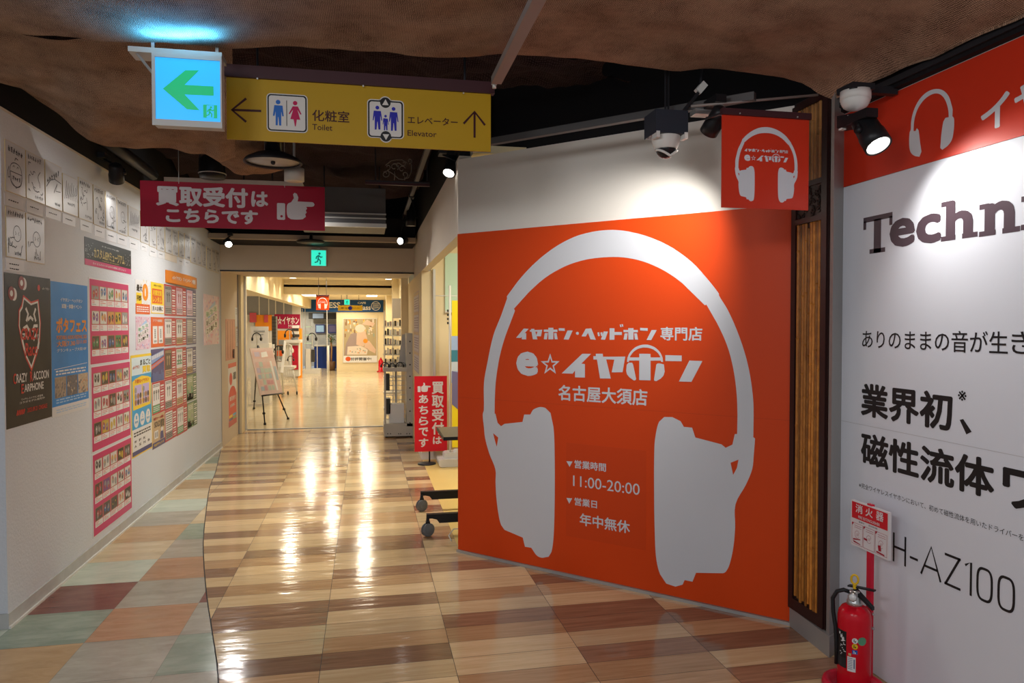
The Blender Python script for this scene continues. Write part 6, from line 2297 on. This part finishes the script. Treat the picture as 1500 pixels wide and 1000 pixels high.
# ------------------------------------------------------------ bright shop corridor beyond the doorway
ZA, ZB, XL = 2.48, 2.32, -1.74
m = MB()
m.box(-5, 0.62, 10.8, 16.1, ZA, ZA + .05)
m.box(-5, 0.62, 16.1, 28, ZB, ZB + .05)
m.box(XL, 0.62, 16.1, 16.4, 2.17, ZA)
struct('ceiling', m, 'cream_ceiling')
m = MB()
m.box(XL - .2, XL, 10.8, 23.9, 2.03, ZA + .05)
struct('wall_shop_soffit', m, 'cream')
m = MB()
m.box(.62, .75, 10.8, 28, 0, 2.6)
m.box(.50, .62, 14.2, 14.6, 0, ZA)
m.box(.48, .62, 18.2, 18.6, 0, ZB)
struct('wall_corridor', m, 'cream')
xa = at(493, 500, 23.9).x
m = MB()
m.box(xa, .75, 23.9, 24.1, 0, 2.4)
struct('wall_far', m, 'cream')
m = MB()
for k in range(60):
    for j in range(16):
        x = -6 + j * .32 + (k % 2) * .16
        m.box(x, x + .31, 27.0, 27.04, k * .042, k * .042 + .037)
m.box(-6, 1, 27.03, 27.1, 0, 2.5, 1)
struct('wall_far_shop', m, [M('brick_white', (0.50, 0.50, 0.48), .6, var=.25, vs=5), 'base_grey'])
m = MB()
m.box(-5.2, -5, 10.8, 28, 0, 2.6)
m.box(-5, -1.86, 10.8, 10.9, 0, 2.6)
struct('wall_shop', m, 'cream')
# shop partition facing the corridor
YPt = 21.5
F = YF(YPt)
fp_ = lambda px, py: (lambda p: (p.x, p.z))(at(px, py, YPt))
def prect(m, l, t, r, b, d, mi, Y=None):
    f = fp_ if Y is None else (lambda px, py: (lambda p: (p.x, p.z))(at(px, py, Y)))
    a, b_ = f(l, t), f(r, b)
    m.frect(F if Y is None else YF(Y), a[0], b_[1], b_[0], a[1], d, None, mi)
m = MB()
a, b = fp_(330, 425), fp_(441, 545)
m.box(a[0] - 1, b[0], YPt, YPt + .08, 0, 2.3)
struct('wall_shop_partition', m, M('shop_white', (0.62, 0.60, 0.56), .6))
m = MB()
prect(m, 340, 430, 428, 461, .01, 0)
for px in (379, 393, 403, 415):
    prect(m, px, 428, px + 1.6, 461, .02, 1)
prect(m, 340, 429, 428, 431, .02, 1)
g = m.build('upper_panelling', [M('panel_grey', (0.26, 0.27, 0.30), .5), 'white_plastic'], origin=F.pt(a[0] + 1, 2.0, 0))
tag(g, 'grey upper wall panels with white uprights over the magenta shop sign', 'panelling')
m = MB()
prect(m, 402, 460, 440, 481, .03, 0)
g = m.build('shop_sign', M('magenta', (0.34, 0.012, 0.06), .4), origin=F.pt(*fp_(420, 470), 0))
tag(g, 'dark magenta shop sign with white lettering inside the left shop', 'sign')
m = MB()
l, r = fp_(404, 475), fp_(438, 463)
m.ftext(F, 'e☆イヤホン', (l[0], l[1], r[0], r[1]), .035, 0, .02)
l, r = fp_(422, 480), fp_(437, 475.5)
m.ftext(F, 'クラシック', (l[0], l[1], r[0], r[1]), .035, 0, .02)
m.build('lettering', 'p_white', g)
m = MB()
prect(m, 374, 461, 399, 484, .03, 0)
g = m.build('orange_panel', 'p_orange', origin=F.pt(*fp_(386, 470), 0))
tag(g, 'orange panel left of the magenta shop sign', 'panel')
m = MB()
prect(m, 366, 458, 376, 472, .05, 0)
m.build('price_flag', [M('p_flag', (0.60, 0.10, 0.14), .4)], g)
m = MB()
prect(m, 387, 461, 393, 472, .05, 0)
m.build('price_flag', 'p_flag', g)
m = MB()
a, b = at(436, 481, 21.2), at(442, 550, 21.2)
m.box(a.x, b.x, 21.2, 21.45, 0, a.z)
prect(m, 405, 484, 436, 532, .03, 0)
tag(m.build('orange_pillar', 'p_orange', origin=(a.x, 21.3, 0)), 'orange pillar and wall face under the magenta shop sign', 'pillar')

# far store front
YFW = 23.88
F = YF(YFW)
fw = lambda px, py: (lambda p: (p.x, p.z))(at(px, py, YFW))
def wr(m, l, t, r, b, d, mi, d1=None):
    a, b_ = fw(l, t), fw(r, b)
    m.frect(F, a[0], b_[1], b_[0], a[1], d, d1, mi)
m = MB()
wr(m, 441, 438.5, 561.5, 457, 0, 0, .03)
g = m.build('store_sign', M('store_blue', (0.012, 0.075, 0.24), .4), origin=F.pt(*fw(500, 450), 0))
tag(g, 'long dark blue store sign with white letters at the far end of the corridor', 'sign')
m = MB()
for t, l, tp, r, bt in (('ESS', 482, 442.5, 498.5, 451), ('lass', 529.5, 446.5, 543, 454), ('CAFE', 524, 442, 536, 445)):
    a, b = fw(l, bt), fw(r, tp)
    m.ftext(F, t, (a[0], a[1], b[0], b[1]), .032, 0, .03)
c_ = fw(550.5, 448)
m.fdisc(F, c_[0], c_[1], .15, .031, 0)
m.fdisc(F, c_[0], c_[1], .13, .032, 1)
for k in range(5):
    m.fstroke(F, [(c_[0] - .10, c_[1] - .08 + k * .04), (c_[0] + .10, c_[1] - .06 + k * .035)], .015, .033, 0)
m.build('lettering', ['p_white', 'store_blue'], g)
m = MB()
wr(m, 502.5, 466, 552.5, 530.5, 0, 0, .02)
g = m.build('poster', 'p_white', origin=F.pt(*fw(527, 530), 0))
tag(g, 'large warm coloured picture poster on the cream wall at the corridor end', 'poster')
m = MB()
rb = random.Random(31)
a, b = fw(503.5, 521), fw(551.5, 466.8)
P = F.sub(a[0], a[1], b[0], b[1], .021)
m.frect(P, 0, 0, 1, 1, 0, None, 0)
for k in range(60):
    x, y = rb.uniform(.02, .90), rb.uniform(.45, .95)
    m.frect(P, x, y, x + rb.uniform(.02, .06), min(.99, y + rb.uniform(.03, .12)), .0005 + k * .00001, None, rb.choice((1, 2, 3, 4, 5)))
m.fpoly(P, [(.02, .02), (.30, .02), (.45, .30), (.40, .62), (.22, .60), (.08, .35)], .002, None, 6)
m.fpoly(P, [(.10, .03), (.70, .03), (.74, .18), (.50, .27), (.12, .25)], .0025, None, 4)
m.fpoly(P, [(.38, .30), (.60, .25), (.72, .45), (.66, .66), (.52, .74), (.40, .62)], .0025, None, 7)
m.fpoly(P, [(.62, .22), (.95, .06), (.98, .16), (.78, .40), (.66, .42)], .0025, None, 7)
m.fdisc(P, .50, .74, .15, .003, 4, .11)
m.fdisc(P, .66, .40, .07, .0035, 3, .06)
m.fpoly(P, [(.55, .85), (.90, .80), (.95, .88), (.7, .97)], .003, None, 7)
for k in range(14):
    x, y = rb.uniform(.12, .66), rb.uniform(.05, .22)
    m.fdisc(P, x, y, .02, .003 + k * .00001, rb.choice((3, 8, 5)), .016, 8)
m.build('picture', [M('pic_olive', (0.42, 0.34, 0.20), .4), M('pic_gold', (0.62, 0.46, 0.18), .4), M('pic_brown', (0.26, 0.14, 0.07), .4), 'p_orange', M('pic_cream', (0.70, 0.60, 0.50), .4), M('pic_sage', (0.30, 0.36, 0.28), .4), M('pic_umber', (0.34, 0.26, 0.24), .4), M('pic_skin', (0.66, 0.46, 0.34), .4), M('pic_sagedark', (0.2, 0.26, 0.24), .4)], g)
m = MB()
a, b = fw(514, 528), fw(544, 523)
m.ftext(F, '好評開催中!', (a[0], a[1], b[0], b[1]), .022, 0, .02)
c_ = fw(510, 525.5)
m.fdisc(F, c_[0], c_[1], .085, .022, 1, .075)
m.build('lettering', ['ink', 'p_redor'], g)

square_sign('hanging_sign', 'small bright orange headphone sign hanging far down the corridor', 463, 433.5, 482, 454, 15.0, False, False)
F = YF(17.0)
a, b = at(495, 447, 17.0), at(531, 455, 17.0)
m = MB()
m.frect(F, a.x, b.z, b.x, a.z, -.02, 0)
g = m.build('direction_sign', M('far_yellow', (0.70, 0.45, 0.02), .4), origin=((a.x + b.x) / 2, 17, b.z))
tag(g, 'small yellow direction sign hanging far down the corridor before the blue store sign', 'sign')
m = MB()
zc = (a.z + b.z) / 2
m.fstroke(F, [(a.x + .13, zc), (a.x + .07, zc), ], .02, .002, 0)
m.fdisc(F, (a.x + b.x) / 2, zc, .045, .002, 1)
m.ftext(F, '化粧室', (a.x + .15, zc - .025, a.x + .25, zc + .02), .002, 0)
m.ftext(F, 'エレベーター', (b.x - .24, zc - .025, b.x - .06, zc + .02), .002, 0)
m.build('lettering', ['sign_brown', 'icon_navy'], g)
for x in (a.x + .08, b.x - .08):
    m = MB()
    m.cyl((x, 17, a.z - .01), (x, 17, ZB + .01), .005, 6)
    m.build('hanger_rod', 'dark_metal', g)
# small lit exit signs
def exit_small(label, px0, py0, px1, py1, Y, zt):
    global F
    F = YF(Y)
    a, b = at(px0, py0, Y), at(px1, py1, Y)
    m = MB()
    m.frect(F, a.x, b.z, b.x, a.z, -.04, 0)
    g = m.build('exit_sign', 'housing', origin=((a.x + b.x) / 2, Y, b.z))
    tag(g, label, 'exit sign')
    w_, h_ = b.x - a.x, a.z - b.z
    m = MB()
    m.frect(F, a.x + w_ * .06, b.z + h_ * .05, b.x - w_ * .06, a.z - h_ * .07, .001)
    m.build('lit_panel', M('lit_turq', (0.03, 0.78, 0.55), .3, emit=1.0, var=0.0), g)
    m = MB()
    f = lambda x, y: (a.x + w_ * (.06 + .88 * x), a.z - h_ * (.07 + .88 * y))
    runner(m, f, .002, 1, False)
    m.build('running_figure_mark', [M('lit_pale', (0.10, 0.80, 0.85), .3, emit=.9, var=0.0), M('lit_deep', (0.0, 0.22, 0.20), .3, emit=.5, var=0.0)], g)
    m = MB()
    m.box(a.x + w_ * .4, a.x + w_ * .6, Y, Y + .05, a.z - .005, zt)
    m.build('mount', 'housing', g)
exit_small('small lit turquoise exit sign with running figure on the doorway lintel', 454.5, 364.5, 479, 390.5, 9.225, at(460, 364, 9.225).z + .008)
exit_small('tiny lit turquoise exit sign hanging far down the corridor above the yellow sign', 504, 438, 512.5, 446.5, 16.9, ZB + .01)

# downlights and light panels
M('lamp_white', (1.0, 0.90, 0.70), .3, emit=9, var=0)
M('lamp_far', (1.0, 0.92, 0.75), .3, emit=5, var=0)
for k, (px, py) in enumerate(((400, 398.5), (419, 400.5), (424.5, 404), (429, 407), (432.5, 410), (573, 404), (569, 408.5), (565, 412))):
    p = atz(px, py, ZA)
    g = thing('downlight', 'recessed ceiling downlight in the shop corridor, ' + ['nearest of the left row', 'second of the left row', 'third of the left row', 'fourth of the left row', 'farthest of the left row', 'nearest of the right row', 'middle of the right row', 'farthest of the right row'][k], 'ceiling light', p, 'corridor downlights')
    m = MB()
    m.rev(p + V((0, 0, .002)), (0, 0, -1), [(0, .085), (.006, .085), (.006, .068)], 24, caps=False)
    m.build('trim_ring', 'white_plastic', g)
    m = MB()
    m.cyl(p + V((0, 0, .0)), p + V((0, 0, -.004)), .068, 24)
    m.build('lens', 'lamp_white', g)
for k, (x, y) in enumerate(((-1.32, 11.3), (-.05, 11.6), (-1.32, 12.6), (-.05, 12.9))):
    p = V((x, y, ZA))
    g = thing('downlight', 'ceiling downlight just inside the doorway, %s' % ['first on the left', 'first on the right', 'second on the left', 'second on the right'][k], 'ceiling light', p, 'corridor downlights')
    m = MB()
    m.rev(p + V((0, 0, .002)), (0, 0, -1), [(0, .085), (.006, .085), (.006, .068)], 24, caps=False)
    m.build('trim_ring', 'white_plastic', g)
    m = MB()
    m.cyl(p, p + V((0, 0, -.004)), .068, 24)
    m.build('lens', 'lamp_white', g)
for nm, l, r, py0, py1 in (('left', 440, 470, 433.5, 428), ('right', 536, 554, 434, 428)):
    y0, y1 = atz(l, py1, ZB - .02).y, atz(l, py0, ZB - .02).y
    x0, x1 = at(l, 430, (y0 + y1) / 2).x, at(r, 430, (y0 + y1) / 2).x
    m = MB()
    m.box(x0, x1, y0, y1, ZB - .02, ZB, 1)
    g = m.build('light_panel', ['lamp_far', 'white_plastic'], origin=((x0 + x1) / 2, (y0 + y1) / 2, ZB))
    tag(g, nm + ' flat glowing ceiling panel beyond the cross beam of the corridor', 'ceiling light', 'flat ceiling panels')
    m = MB()
    m.box(x0 + .02, x1 - .02, y0 + .02, y1 - .02, ZB - .026, ZB - .02)
    m.build('diffuser', 'lamp_far', g)
for k, y in enumerate((12.4, 13.5, 14.5, 15.4)):
    spot('wall_washer', (XL + .16, y, ZA - .03), (XL, y, 1.6), 10, 75, .5, (1, .86, .62), .03)

# ------------------------------------------------------------ easel with board
A, B_, Cc, D = at(366, 510, 11.35), at(399, 509, 11.95), at(414.5, 576, 11.80), at(382, 580, 11.20)
g = thing('easel', 'black tripod easel at the left of the doorway holding a pastel display board', 'easel', atz(395, 620, 0))
nb = (B_ - A).cross(D - A).normalized()
if nb.x < 0:
    nb = -nb
m = MB()
def down(p, z, k=1.0):
    return V((p.x, p.y, z))
f1, f2, f3 = atz(388, 622, 0), atz(422, 614, 0), atz(372, 599, 0)
apex = (A + B_) / 2 - nb * .06 + V((0, 0, .05))
for f_ in (f1, f2, f3):
    ml = MB()
    ml.tube([apex, apex.lerp(f_, .62)], .014, 8)
    ml.tube([apex.lerp(f_, .6), f_ + V((0, 0, .012))], .010, 8)
    ml.cyl(f_, f_ + V((0, 0, .03)), .020, 10)
    ml.cyl(apex.lerp(f_, .86) - V((0, 0, .012)), apex.lerp(f_, .86) + V((0, 0, .016)), .022, 10)
    ml.build('leg', 'black_plastic', g)
m.tube([D + nb * .02, Cc + nb * .02], .012, 8)
m.build('ledge', 'black_plastic', g)
m = MB()
m.hexa(A, B_, Cc, D, -nb * .012)
bd = m.build('display_board', M('board_pink', (0.62, 0.48, 0.46), .4, var=.12, vs=12), origin=D)
tag(bd, 'pastel display board full of small pictures standing on the easel', 'display board')
P = Fr(D, Cc - D, A - D)
P.n = nb
m = MB()
rb = random.Random(77)
for r in range(5):
    for c in range(4):
        x0, y0 = .08 + c * .16, .10 + r * .125
        m.frect(P, x0, y0, x0 + rb.uniform(.11, .15), y0 + rb.uniform(.08, .11), .003, None, rb.randrange(5))
m.fpoly(P, [(.74, .08), (.82, .08), (.80, .72), (.72, .72)], .003, None, 5)
m.frect(P, .84, .30, .95, .60, .003, None, 1)
m.frect(P, .06, .78, .95, .95, .003, None, 3)
m.fpoly(P, [(.40, .80), (.70, .82), (.68, .93), (.42, .91)], .004, None, 5)
m.frect(P, .12, .82, .34, .92, .004, None, 0)
m.build('print', [M('b1', (0.45, 0.40, 0.52), .4), M('b2', (0.34, 0.42, 0.50), .4), M('b3', (0.55, 0.30, 0.34), .4), M('b4', (0.62, 0.42, 0.40), .4), M('b5', (0.42, 0.50, 0.46), .4), 'p_white'], bd)

# ------------------------------------------------------------ display furniture of the left shop
def pbox(m, l, t, r, b, Y, dep, mi=0):
    a, c = at(l, t, Y), at(r, b, Y)
    m.box(a.x, c.x, Y, Y + dep, max(0, c.z), a.z, mi)
M('fix_white', (0.62, 0.60, 0.57), .45)
M('fix_dark', (0.05, 0.048, 0.045), .45)
g = thing('display_tower', 'dark grey display tower behind the easel in the left shop', 'display stand', at(402, 570, 16.5))
m = MB(); pbox(m, 398, 463, 405, 600, 16.5, .3); m.build('tower', M('tower_grey', (0.10, 0.09, 0.08), .45), g)
m = MB()
for k in range(8):
    pbox(m, 398.5, 467 + k * 5, 404.5, 468 + k * 5, 16.49, .02)
m.build('vent_slots', 'fix_dark', g)
g = thing('wire_table', 'wire frame display table on casters right of the easel', 'display table', atz(424, 578, 0))
def pw(m, pts, Y, r=.008):
    m.tube([at(*p, Y) for p in pts], r, 6)
yt = atz(424, 577, 0).y
m = MB(); pbox(m, 408, 537, 431, 540, yt, .5); m.build('tabletop', 'fix_white', g)
for l in ([(409, 540), (407, 574)], [(429, 540), (435, 574)]):
    m = MB(); pw(m, l, yt + .02, .012); m.build('leg', 'alu', g)
for px in (404.5, 413.5, 422, 435):
    m = MB(); c_ = atz(px, 578, 0); c_.z = .04
    m.rev(c_ - V((.015, 0, 0)), (1, 0, 0), [(0, .03), (.005, .04), (.025, .04), (.03, .03)], 16)
    m.build('caster', 'black_plastic', g)
m = MB()
for k in range(7):
    pw(m, [(410 + k * 3, 541), (410 + k * 3.4, 560)], yt + .02, .004)
for k in range(4):
    pw(m, [(409.5, 545 + k * 5), (432, 545 + k * 5)], yt + .02, .004)
m.build('wire_grid', 'alu', g)
g = thing('shelf_unit', 'white low shelf unit with a red printed side, right of the wire table', 'shelf', at(434, 552, 18.2))
m = MB(); pbox(m, 414, 502, 438, 551, 18.2, .45); m.build('carcass', 'fix_white', g)
m = MB(); pbox(m, 428, 506, 437, 541, 18.18, .02); pbox(m, 424, 506, 427, 541, 18.18, .02, 1); m.build('red_print', ['p_deepred', 'p_white'], g)
m = MB(); pbox(m, 414, 498, 440, 502, 18.1, .6); m.build('top', 'fix_white', g)
g = thing('product_display', 'white pedestal display with grey back board left in the shop', 'display stand', at(380, 545, 14.0))
m = MB(); pbox(m, 367, 478, 393, 504, 14.0, .05); m.build('back_board', M('back_grey', (0.55, 0.53, 0.52), .5), g)
m = MB(); pbox(m, 367, 503, 395, 590, 13.95, .4); m.build('pedestal', 'fix_white', g)
m = MB(); pbox(m, 372, 484, 388, 486, 13.99, .02); pbox(m, 374, 489, 386, 490, 13.99, .02); m.build('lettering_strip', 'photo_grey', g)
def headphones(label, px, py, Y, r, mat='black_plastic', tilt=0.0):
    c = at(px, py, Y)
    g = thing('headphones', label, 'headphones', c, 'display headphones in the left shop')
    m = MB()
    m.tube([c + V((r * cos(t), tilt * r * sin(t), r * 1.1 * sin(t))) for t in [pi * (-.1 + 1.2 * k / 16) for k in range(17)]], r * .12, 8)
    m.build('headband', mat, g)
    for s_ in (-1, 1):
        m = MB()
        m.rev(c + V((s_ * r * 1.05, 0, -r * .4)), (s_, -.3, 0), [(-r * .22, r * .32), (-r * .1, r * .5), (r * .1, r * .5), (r * .2, r * .36)], 16)
        m.build('ear_cup', mat, g)
    m = MB()
    m.cyl(c + V((0, .03, -r * 2.6)), c + V((0, .03, r * 1.0)), r * .1, 8)
    m.rev(c + V((0, .03, -r * 2.6)), (0, 0, 1), [(0, r * .6), (r * .1, r * .6), (r * .16, r * .1)], 16)
    m.build('display_post', 'alu', g)
headphones('black headphones on a post at the far left of the shop, over the pastel board', 376, 494, 13.2, .07)
headphones('large black headphones right of the dark display tower', 408, 513, 15.4, .08)
headphones('white headphones beside the large black pair', 421, 511, 16.6, .10, 'white_plastic')
headphones('black headphones on the white shelf unit', 424, 489, 18.3, .10)
headphones('dark headphones low on the wire table', 426, 525.5, yt + .35, .06)
g = thing('poster_stand', 'slanted narrow white board among the headphone displays', 'display stand', at(414, 545, 15.2))
m = MB(); m.hexa(at(411, 545, 15.3), at(415, 546, 15.3), at(419, 500, 15.6), at(416, 499, 15.6), (0, .03, 0)); m.build('board', 'p_white', g)
m = MB(); m.bar(at(413, 545, 15.32), V((at(413, 545, 15.32).x, 15.6, 0)), .03); m.build('strut', 'alu', g)
for k, (px, pt, pb_, Y, w_, lab) in enumerate(((411, 497, 537, yt + .05, .12, 'orange and white packaged goods left of the white headphones'), (432, 476, 498, 18.4, .16, 'white packaged goods stacked on the shelf unit'), (393, 504, 520, 15.2, .2, 'grey cartons beside the pastel board'))):
    g = thing('product_stack', lab, 'product stack', at(px, pb_, Y))
    rb = random.Random(40 + k)
    n_ = 5
    for q in range(n_):
        m = MB()
        t0, t1 = pb_ + (pt - pb_) * q / n_, pb_ + (pt - pb_) * (q + .92) / n_
        a_ = at(px, t0, Y); b_ = at(px, t1, Y)
        o_ = rb.uniform(-.02, .02)
        m.box(a_.x - w_ / 2 + o_, a_.x + w_ / 2 + o_, Y, Y + .15, a_.z, b_.z)
        m.build('box', rb.choice(('p_white', 'photo_grey', 'p_redor' if k == 0 else 'fix_white', 'fix_dark')), g)
# white frame and plinth display in front of the far store
g = thing('plinth_display', 'white plinth display with dark headphone stands before the far store', 'display stand', atz(456, 547, 0))
yp_ = atz(456, 547, 0).y
m = MB(); pbox(m, 444, 541, 469, 547, yp_, .6); m.build('plinth', 'fix_white', g)
for px in (442.5, 446.5, 464):
    m = MB(); pbox(m, px, 452 if px < 450 else 500, px + 1.2, 543, yp_ + .1, .03); m.build('post', 'fix_white', g)
m = MB(); pbox(m, 447, 511, 455, 541, yp_ + .1, .3); m.build('cabinet', 'fix_white', g)
m = MB(); pbox(m, 456, 512, 461, 530, yp_ + .15, .2); m.build('dark_case', 'fix_dark', g)
for t in (478, 490, 502):
    m = MB(); pbox(m, 446, t, 456, t + 1, yp_ + .1, .3); m.build('shelf', 'glass_pale', g)
headphones('black headphones over the white plinth display before the far store', 457, 494, yp_ + .25, .12)
m = MB()
a = atz(481, 545, 0)
m.cyl(a, V((a.x, a.y, .85)), .035, 12)
tag(m.build('post', 'white_plastic', origin=a), 'short white post on the floor left of the potted plant', 'post')
m = MB()
a = at(479, 480, 23.5)
m.cyl((a.x, 23.5, 0), (a.x, 23.5, 2.3), .012, 8)
tag(m.build('thin_pole', 'white_plastic', origin=(a.x, 23.5, 0)), 'thin white upright pole left of the potted plant', 'pole')

# ------------------------------------------------------------ far store interior
Y2 = 26.9
for k, (l, r, mi, lab) in enumerate(((462, 475.5, 'pic_blue', 'left'), (480.5, 493, 'pic_violet', 'right'))):
    g = thing('framed_picture', lab + ' of two dark framed pictures on the white brick wall of the far store', 'picture', at((l + r) / 2, 481, Y2), 'framed pictures in the far store')
    m = MB(); pbox(m, l, 475, r, 487.5, Y2, .1); m.build('frame', 'p_navy', g)
    m = MB(); pbox(m, l + 1.2, 476.5, r - 1.2, 486, Y2 - .01, .02); m.build('picture', 'p_sky' if k == 0 else 'pic_violet', g)
g = thing('shop_counter', 'deep blue shop counter behind the potted plant in the far store', 'counter', at(482, 537, 25.6))
m = MB(); pbox(m, 460, 507, 500, 545, 25.6, .6); m.build('front', M('counter_blue', (0.012, 0.045, 0.30), .4), g)
m = MB(); pbox(m, 460, 505.5, 500, 507, 25.55, .7); m.build('top', 'fix_white', g)
g = thing('wall_screen', 'dark wide wall screen under the blue store sign', 'screen', at(470, 463, 26.6))
m = MB(); pbox(m, 452, 458, 493, 467, 26.6, .1); m.build('casing', 'fix_dark', g)
m = MB(); pbox(m, 458, 459, 474, 466, 26.58, .02); m.build('image', 'pic_blue', g)
g = thing('potted_plant', 'potted palm like plant beside the cream wall at the corridor end', 'plant', atz(485, 545, 0))
pc = at(485, 537, 24.4); pc.z = 0
m = MB(); m.rev(pc, (0, 0, 1), [(0, .12), (.30, .15), (.30, .13), (.26, .12)], 20); m.build('pot', M('pot_brown', (0.16, 0.08, 0.04), .6), g)
m = MB(); m.tube([pc + V((0, 0, .26)), pc + V((.02, 0, .7)), pc + V((-.01, 0, 1.1))], .03, 8); m.build('trunk', 'frame_brown', g)
m = MB()
rb = random.Random(6)
for k in range(46):
    a_ = rb.uniform(0, 2 * pi)
    z_ = rb.uniform(.75, 1.15)
    L_ = rb.uniform(.18, .34)
    up = rb.uniform(-.1, .5)
    b0 = pc + V((0, 0, z_))
    dr = V((cos(a_), sin(a_), up)).normalized()
    sd = dr.cross(V((0, 0, 1))).normalized() * .016
    mid_ = b0 + dr * L_ * .55 + V((0, 0, .03))
    m.add([b0 - sd * .4, b0 + sd * .4, mid_ + sd, mid_ - sd, b0 + dr * L_ - V((0, 0, .05))], [(0, 1, 2, 3), (3, 2, 4)])
m.build('leaves', M('leaf_green', (0.10, 0.17, 0.07), .5, var=.3), g)
g = thing('fire_extinguisher', 'tiny red extinguisher on the floor at the right end of the cream wall', 'fire extinguisher', atz(558, 545, 0))
pc = at(558, 543, 23.4); pc.z = 0
m = MB(); m.rev(pc, (0, 0, 1), [(0, .13), (.03, .13), (.04, .08), (.34, .08), (.40, .04), (.42, .03)], 20); m.build('cylinder', 'ext_red', g)
m = MB(); m.box(pc.x - .02, pc.x + .02, pc.y - .07, pc.y + .03, .42, .46); m.build('valve', 'ext_red', g)

# ------------------------------------------------------------ racks on the right of the doorway
M('rack_grey', (0.50, 0.475, 0.43), .42, .1)
YK = 9.64
g = thing('display_rack', 'grey metal display rack on casters at the right edge of the doorway', 'rack', atz(585, 642, 0))
m = MB(); pbox(m, 562.5, 621, 605, 638, YK, .45); m.build('base', 'rack_grey', g)
m = MB(); pbox(m, 595.5, 488, 605.5, 624, YK + .0, .42); m.build('side_panel', 'rack_grey', g)
m = MB()
for k in range(8):
    p = at(600.5, 500 + k * 17, YK)
    m.cyl((p.x, YK - .001, p.z), (p.x, YK - .003, p.z), .010, 10)
for px in (568, 572, 584, 587, 596, 600):
    p = at(px, 635, YK)
    m.cyl((p.x, YK - .001, p.z), (p.x, YK - .003, p.z), .008, 8)
m.build('punched_holes', 'fix_dark', g)
for px, Y in ((562.5, YK + .05), (578.5, YK + .3)):
    m = MB(); pbox(m, px, 544, px + 3.2, 624, Y, .03); m.build('post', 'rack_grey', g)
m = MB(); pbox(m, 561.5, 538.5, 597, 544, YK - .02, .45); m.build('shelf', 'rack_grey', g)
m = MB()
for k in range(9):
    pbox(m, 566 + k * 3.2, 546, 566.4 + k * 3.2, 621, YK + .42, .006)
for k in range(10):
    pbox(m, 566, 550 + k * 7, 595, 550.5 + k * 7, YK + .42, .006)
m.build('wire_back', 'alu', g)
m = MB(); m.hexa(at(583, 538, YK + .3), at(594, 538, YK + .3), at(596, 489, YK + .42), at(589, 490, YK + .42), (0, .02, 0)); m.build('slanted_back', M('film_grey', (0.55, 0.53, 0.50), .3), g)
for px in (566.5, 602):
    for Y in (YK + .04, YK + .38):
        c_ = V((at(px, 640, YK).x, Y, .03))
        m = MB(); m.rev(c_ - V((.012, 0, 0)), (1, 0, 0), [(0, .022), (.004, .03), (.02, .03), (.024, .022)], 14)
        m.cyl(c_, c_ + V((0, 0, .055)), .008, 6)
        m.build('caster', 'black_plastic', g)
rb = random.Random(15)
zs = at(575, 538.5, YK).z
for k in range(9):
    x = .238 + k * .0325
    c_ = V((x, YK + .06 + .22 * (k % 3) / 2, zs))
    r_ = rb.uniform(.035, .05)
    gg = thing('headphones', 'headphones lying on the grey rack shelf, %s from the left' % ['first', 'second', 'third', 'fourth', 'fifth', 'sixth', 'seventh', 'eighth', 'ninth'][k], 'headphones', c_, 'headphones on the rack shelf')
    m = MB(); m.tube([c_ + V((r_ * cos(t), r_ * .4 * sin(t), r_ * .3 + r_ * 1.1 * max(0, sin(t)))) for t in [pi * q / 12 for q in range(13)]], .007, 6)
    m.build('headband', ('fix_dark', 'photo_grey', 'fix_white')[k % 3], gg)
    for s_ in (-1, 1):
        m = MB(); m.ball(c_ + V((s_ * r_, 0, .022)), .014, .022, .022, 10, 6); m.build('ear_cup', ('fix_dark', 'photo_grey', 'fix_white')[k % 3], gg)
for (l, t, r, b, mi, lab) in ((565, 548, 571, 572, 'fix_dark', 'black box hung on the wire back of the grey rack'), (564, 584, 572, 606, 'fix_dark', 'black box low in the grey rack'), (570, 592, 592, 618, 'p_white', 'white carton low in the grey rack')):
    m = MB(); pbox(m, l, t, r, b if b < 610 else 620.5, YK + .09, .18)
    a_ = at(l, b, YK + .09)
    tag(m.build('carton', mi, origin=a_), lab, 'box')
YK2 = 12.4
g = thing('tall_rack', 'tall grey accessory rack with a grey header board behind the grey display rack', 'rack', atz(578, 600, 0))
m = MB(); pbox(m, 574.5, 437, 596, 466, YK2, .02); m.build('header_board', M('header_grey', (0.42, 0.38, 0.34), .45), g)
for px in (562, 574.5, 594):
    m = MB(); pbox(m, px, 440 if px > 570 else 455, px + 2.4, 660, YK2 + .03, .03); m.build('post', 'rack_grey', g)
for t in (478, 491, 505, 519, 533, 552, 575, 598):
    m = MB(); pbox(m, 562, t, 596, t + 1.2, YK2 + .05, .35); m.build('shelf', 'rack_grey', g)
rb = random.Random(19)
names = ['top', 'second', 'third', 'fourth', 'fifth']
for r_, t in enumerate((478, 491, 505, 519, 533)):
    for k in range(9):
        px = 563.5 + k * 3.6
        m = MB(); pbox(m, px, t - rb.uniform(6, 10), px + 2.8, t - .5, YK2 + .08, .12)
        a_ = at(px, t, YK2 + .1)
        tag(m.build('accessory_pack', rb.choice(('fix_dark', 'photo_grey', 'p_white', 'fix_white', 'pic_umber', 'fix_dark')), origin=a_), 'small accessory pack on the %s shelf of the tall rack, %s from the left' % (names[r_], ['first', 'second', 'third', 'fourth', 'fifth', 'sixth', 'seventh', 'eighth', 'ninth'][k]), 'package', 'accessory packs on the tall rack')
m = MB()
area('alcove_lamp', (1.7, 6.4, 2.55), (1.5, 6.6, 0), 1.0, 44, (1, .92, .72))
for o in list(bpy.data.objects):
    if '_at' in o:
        del o['_at']
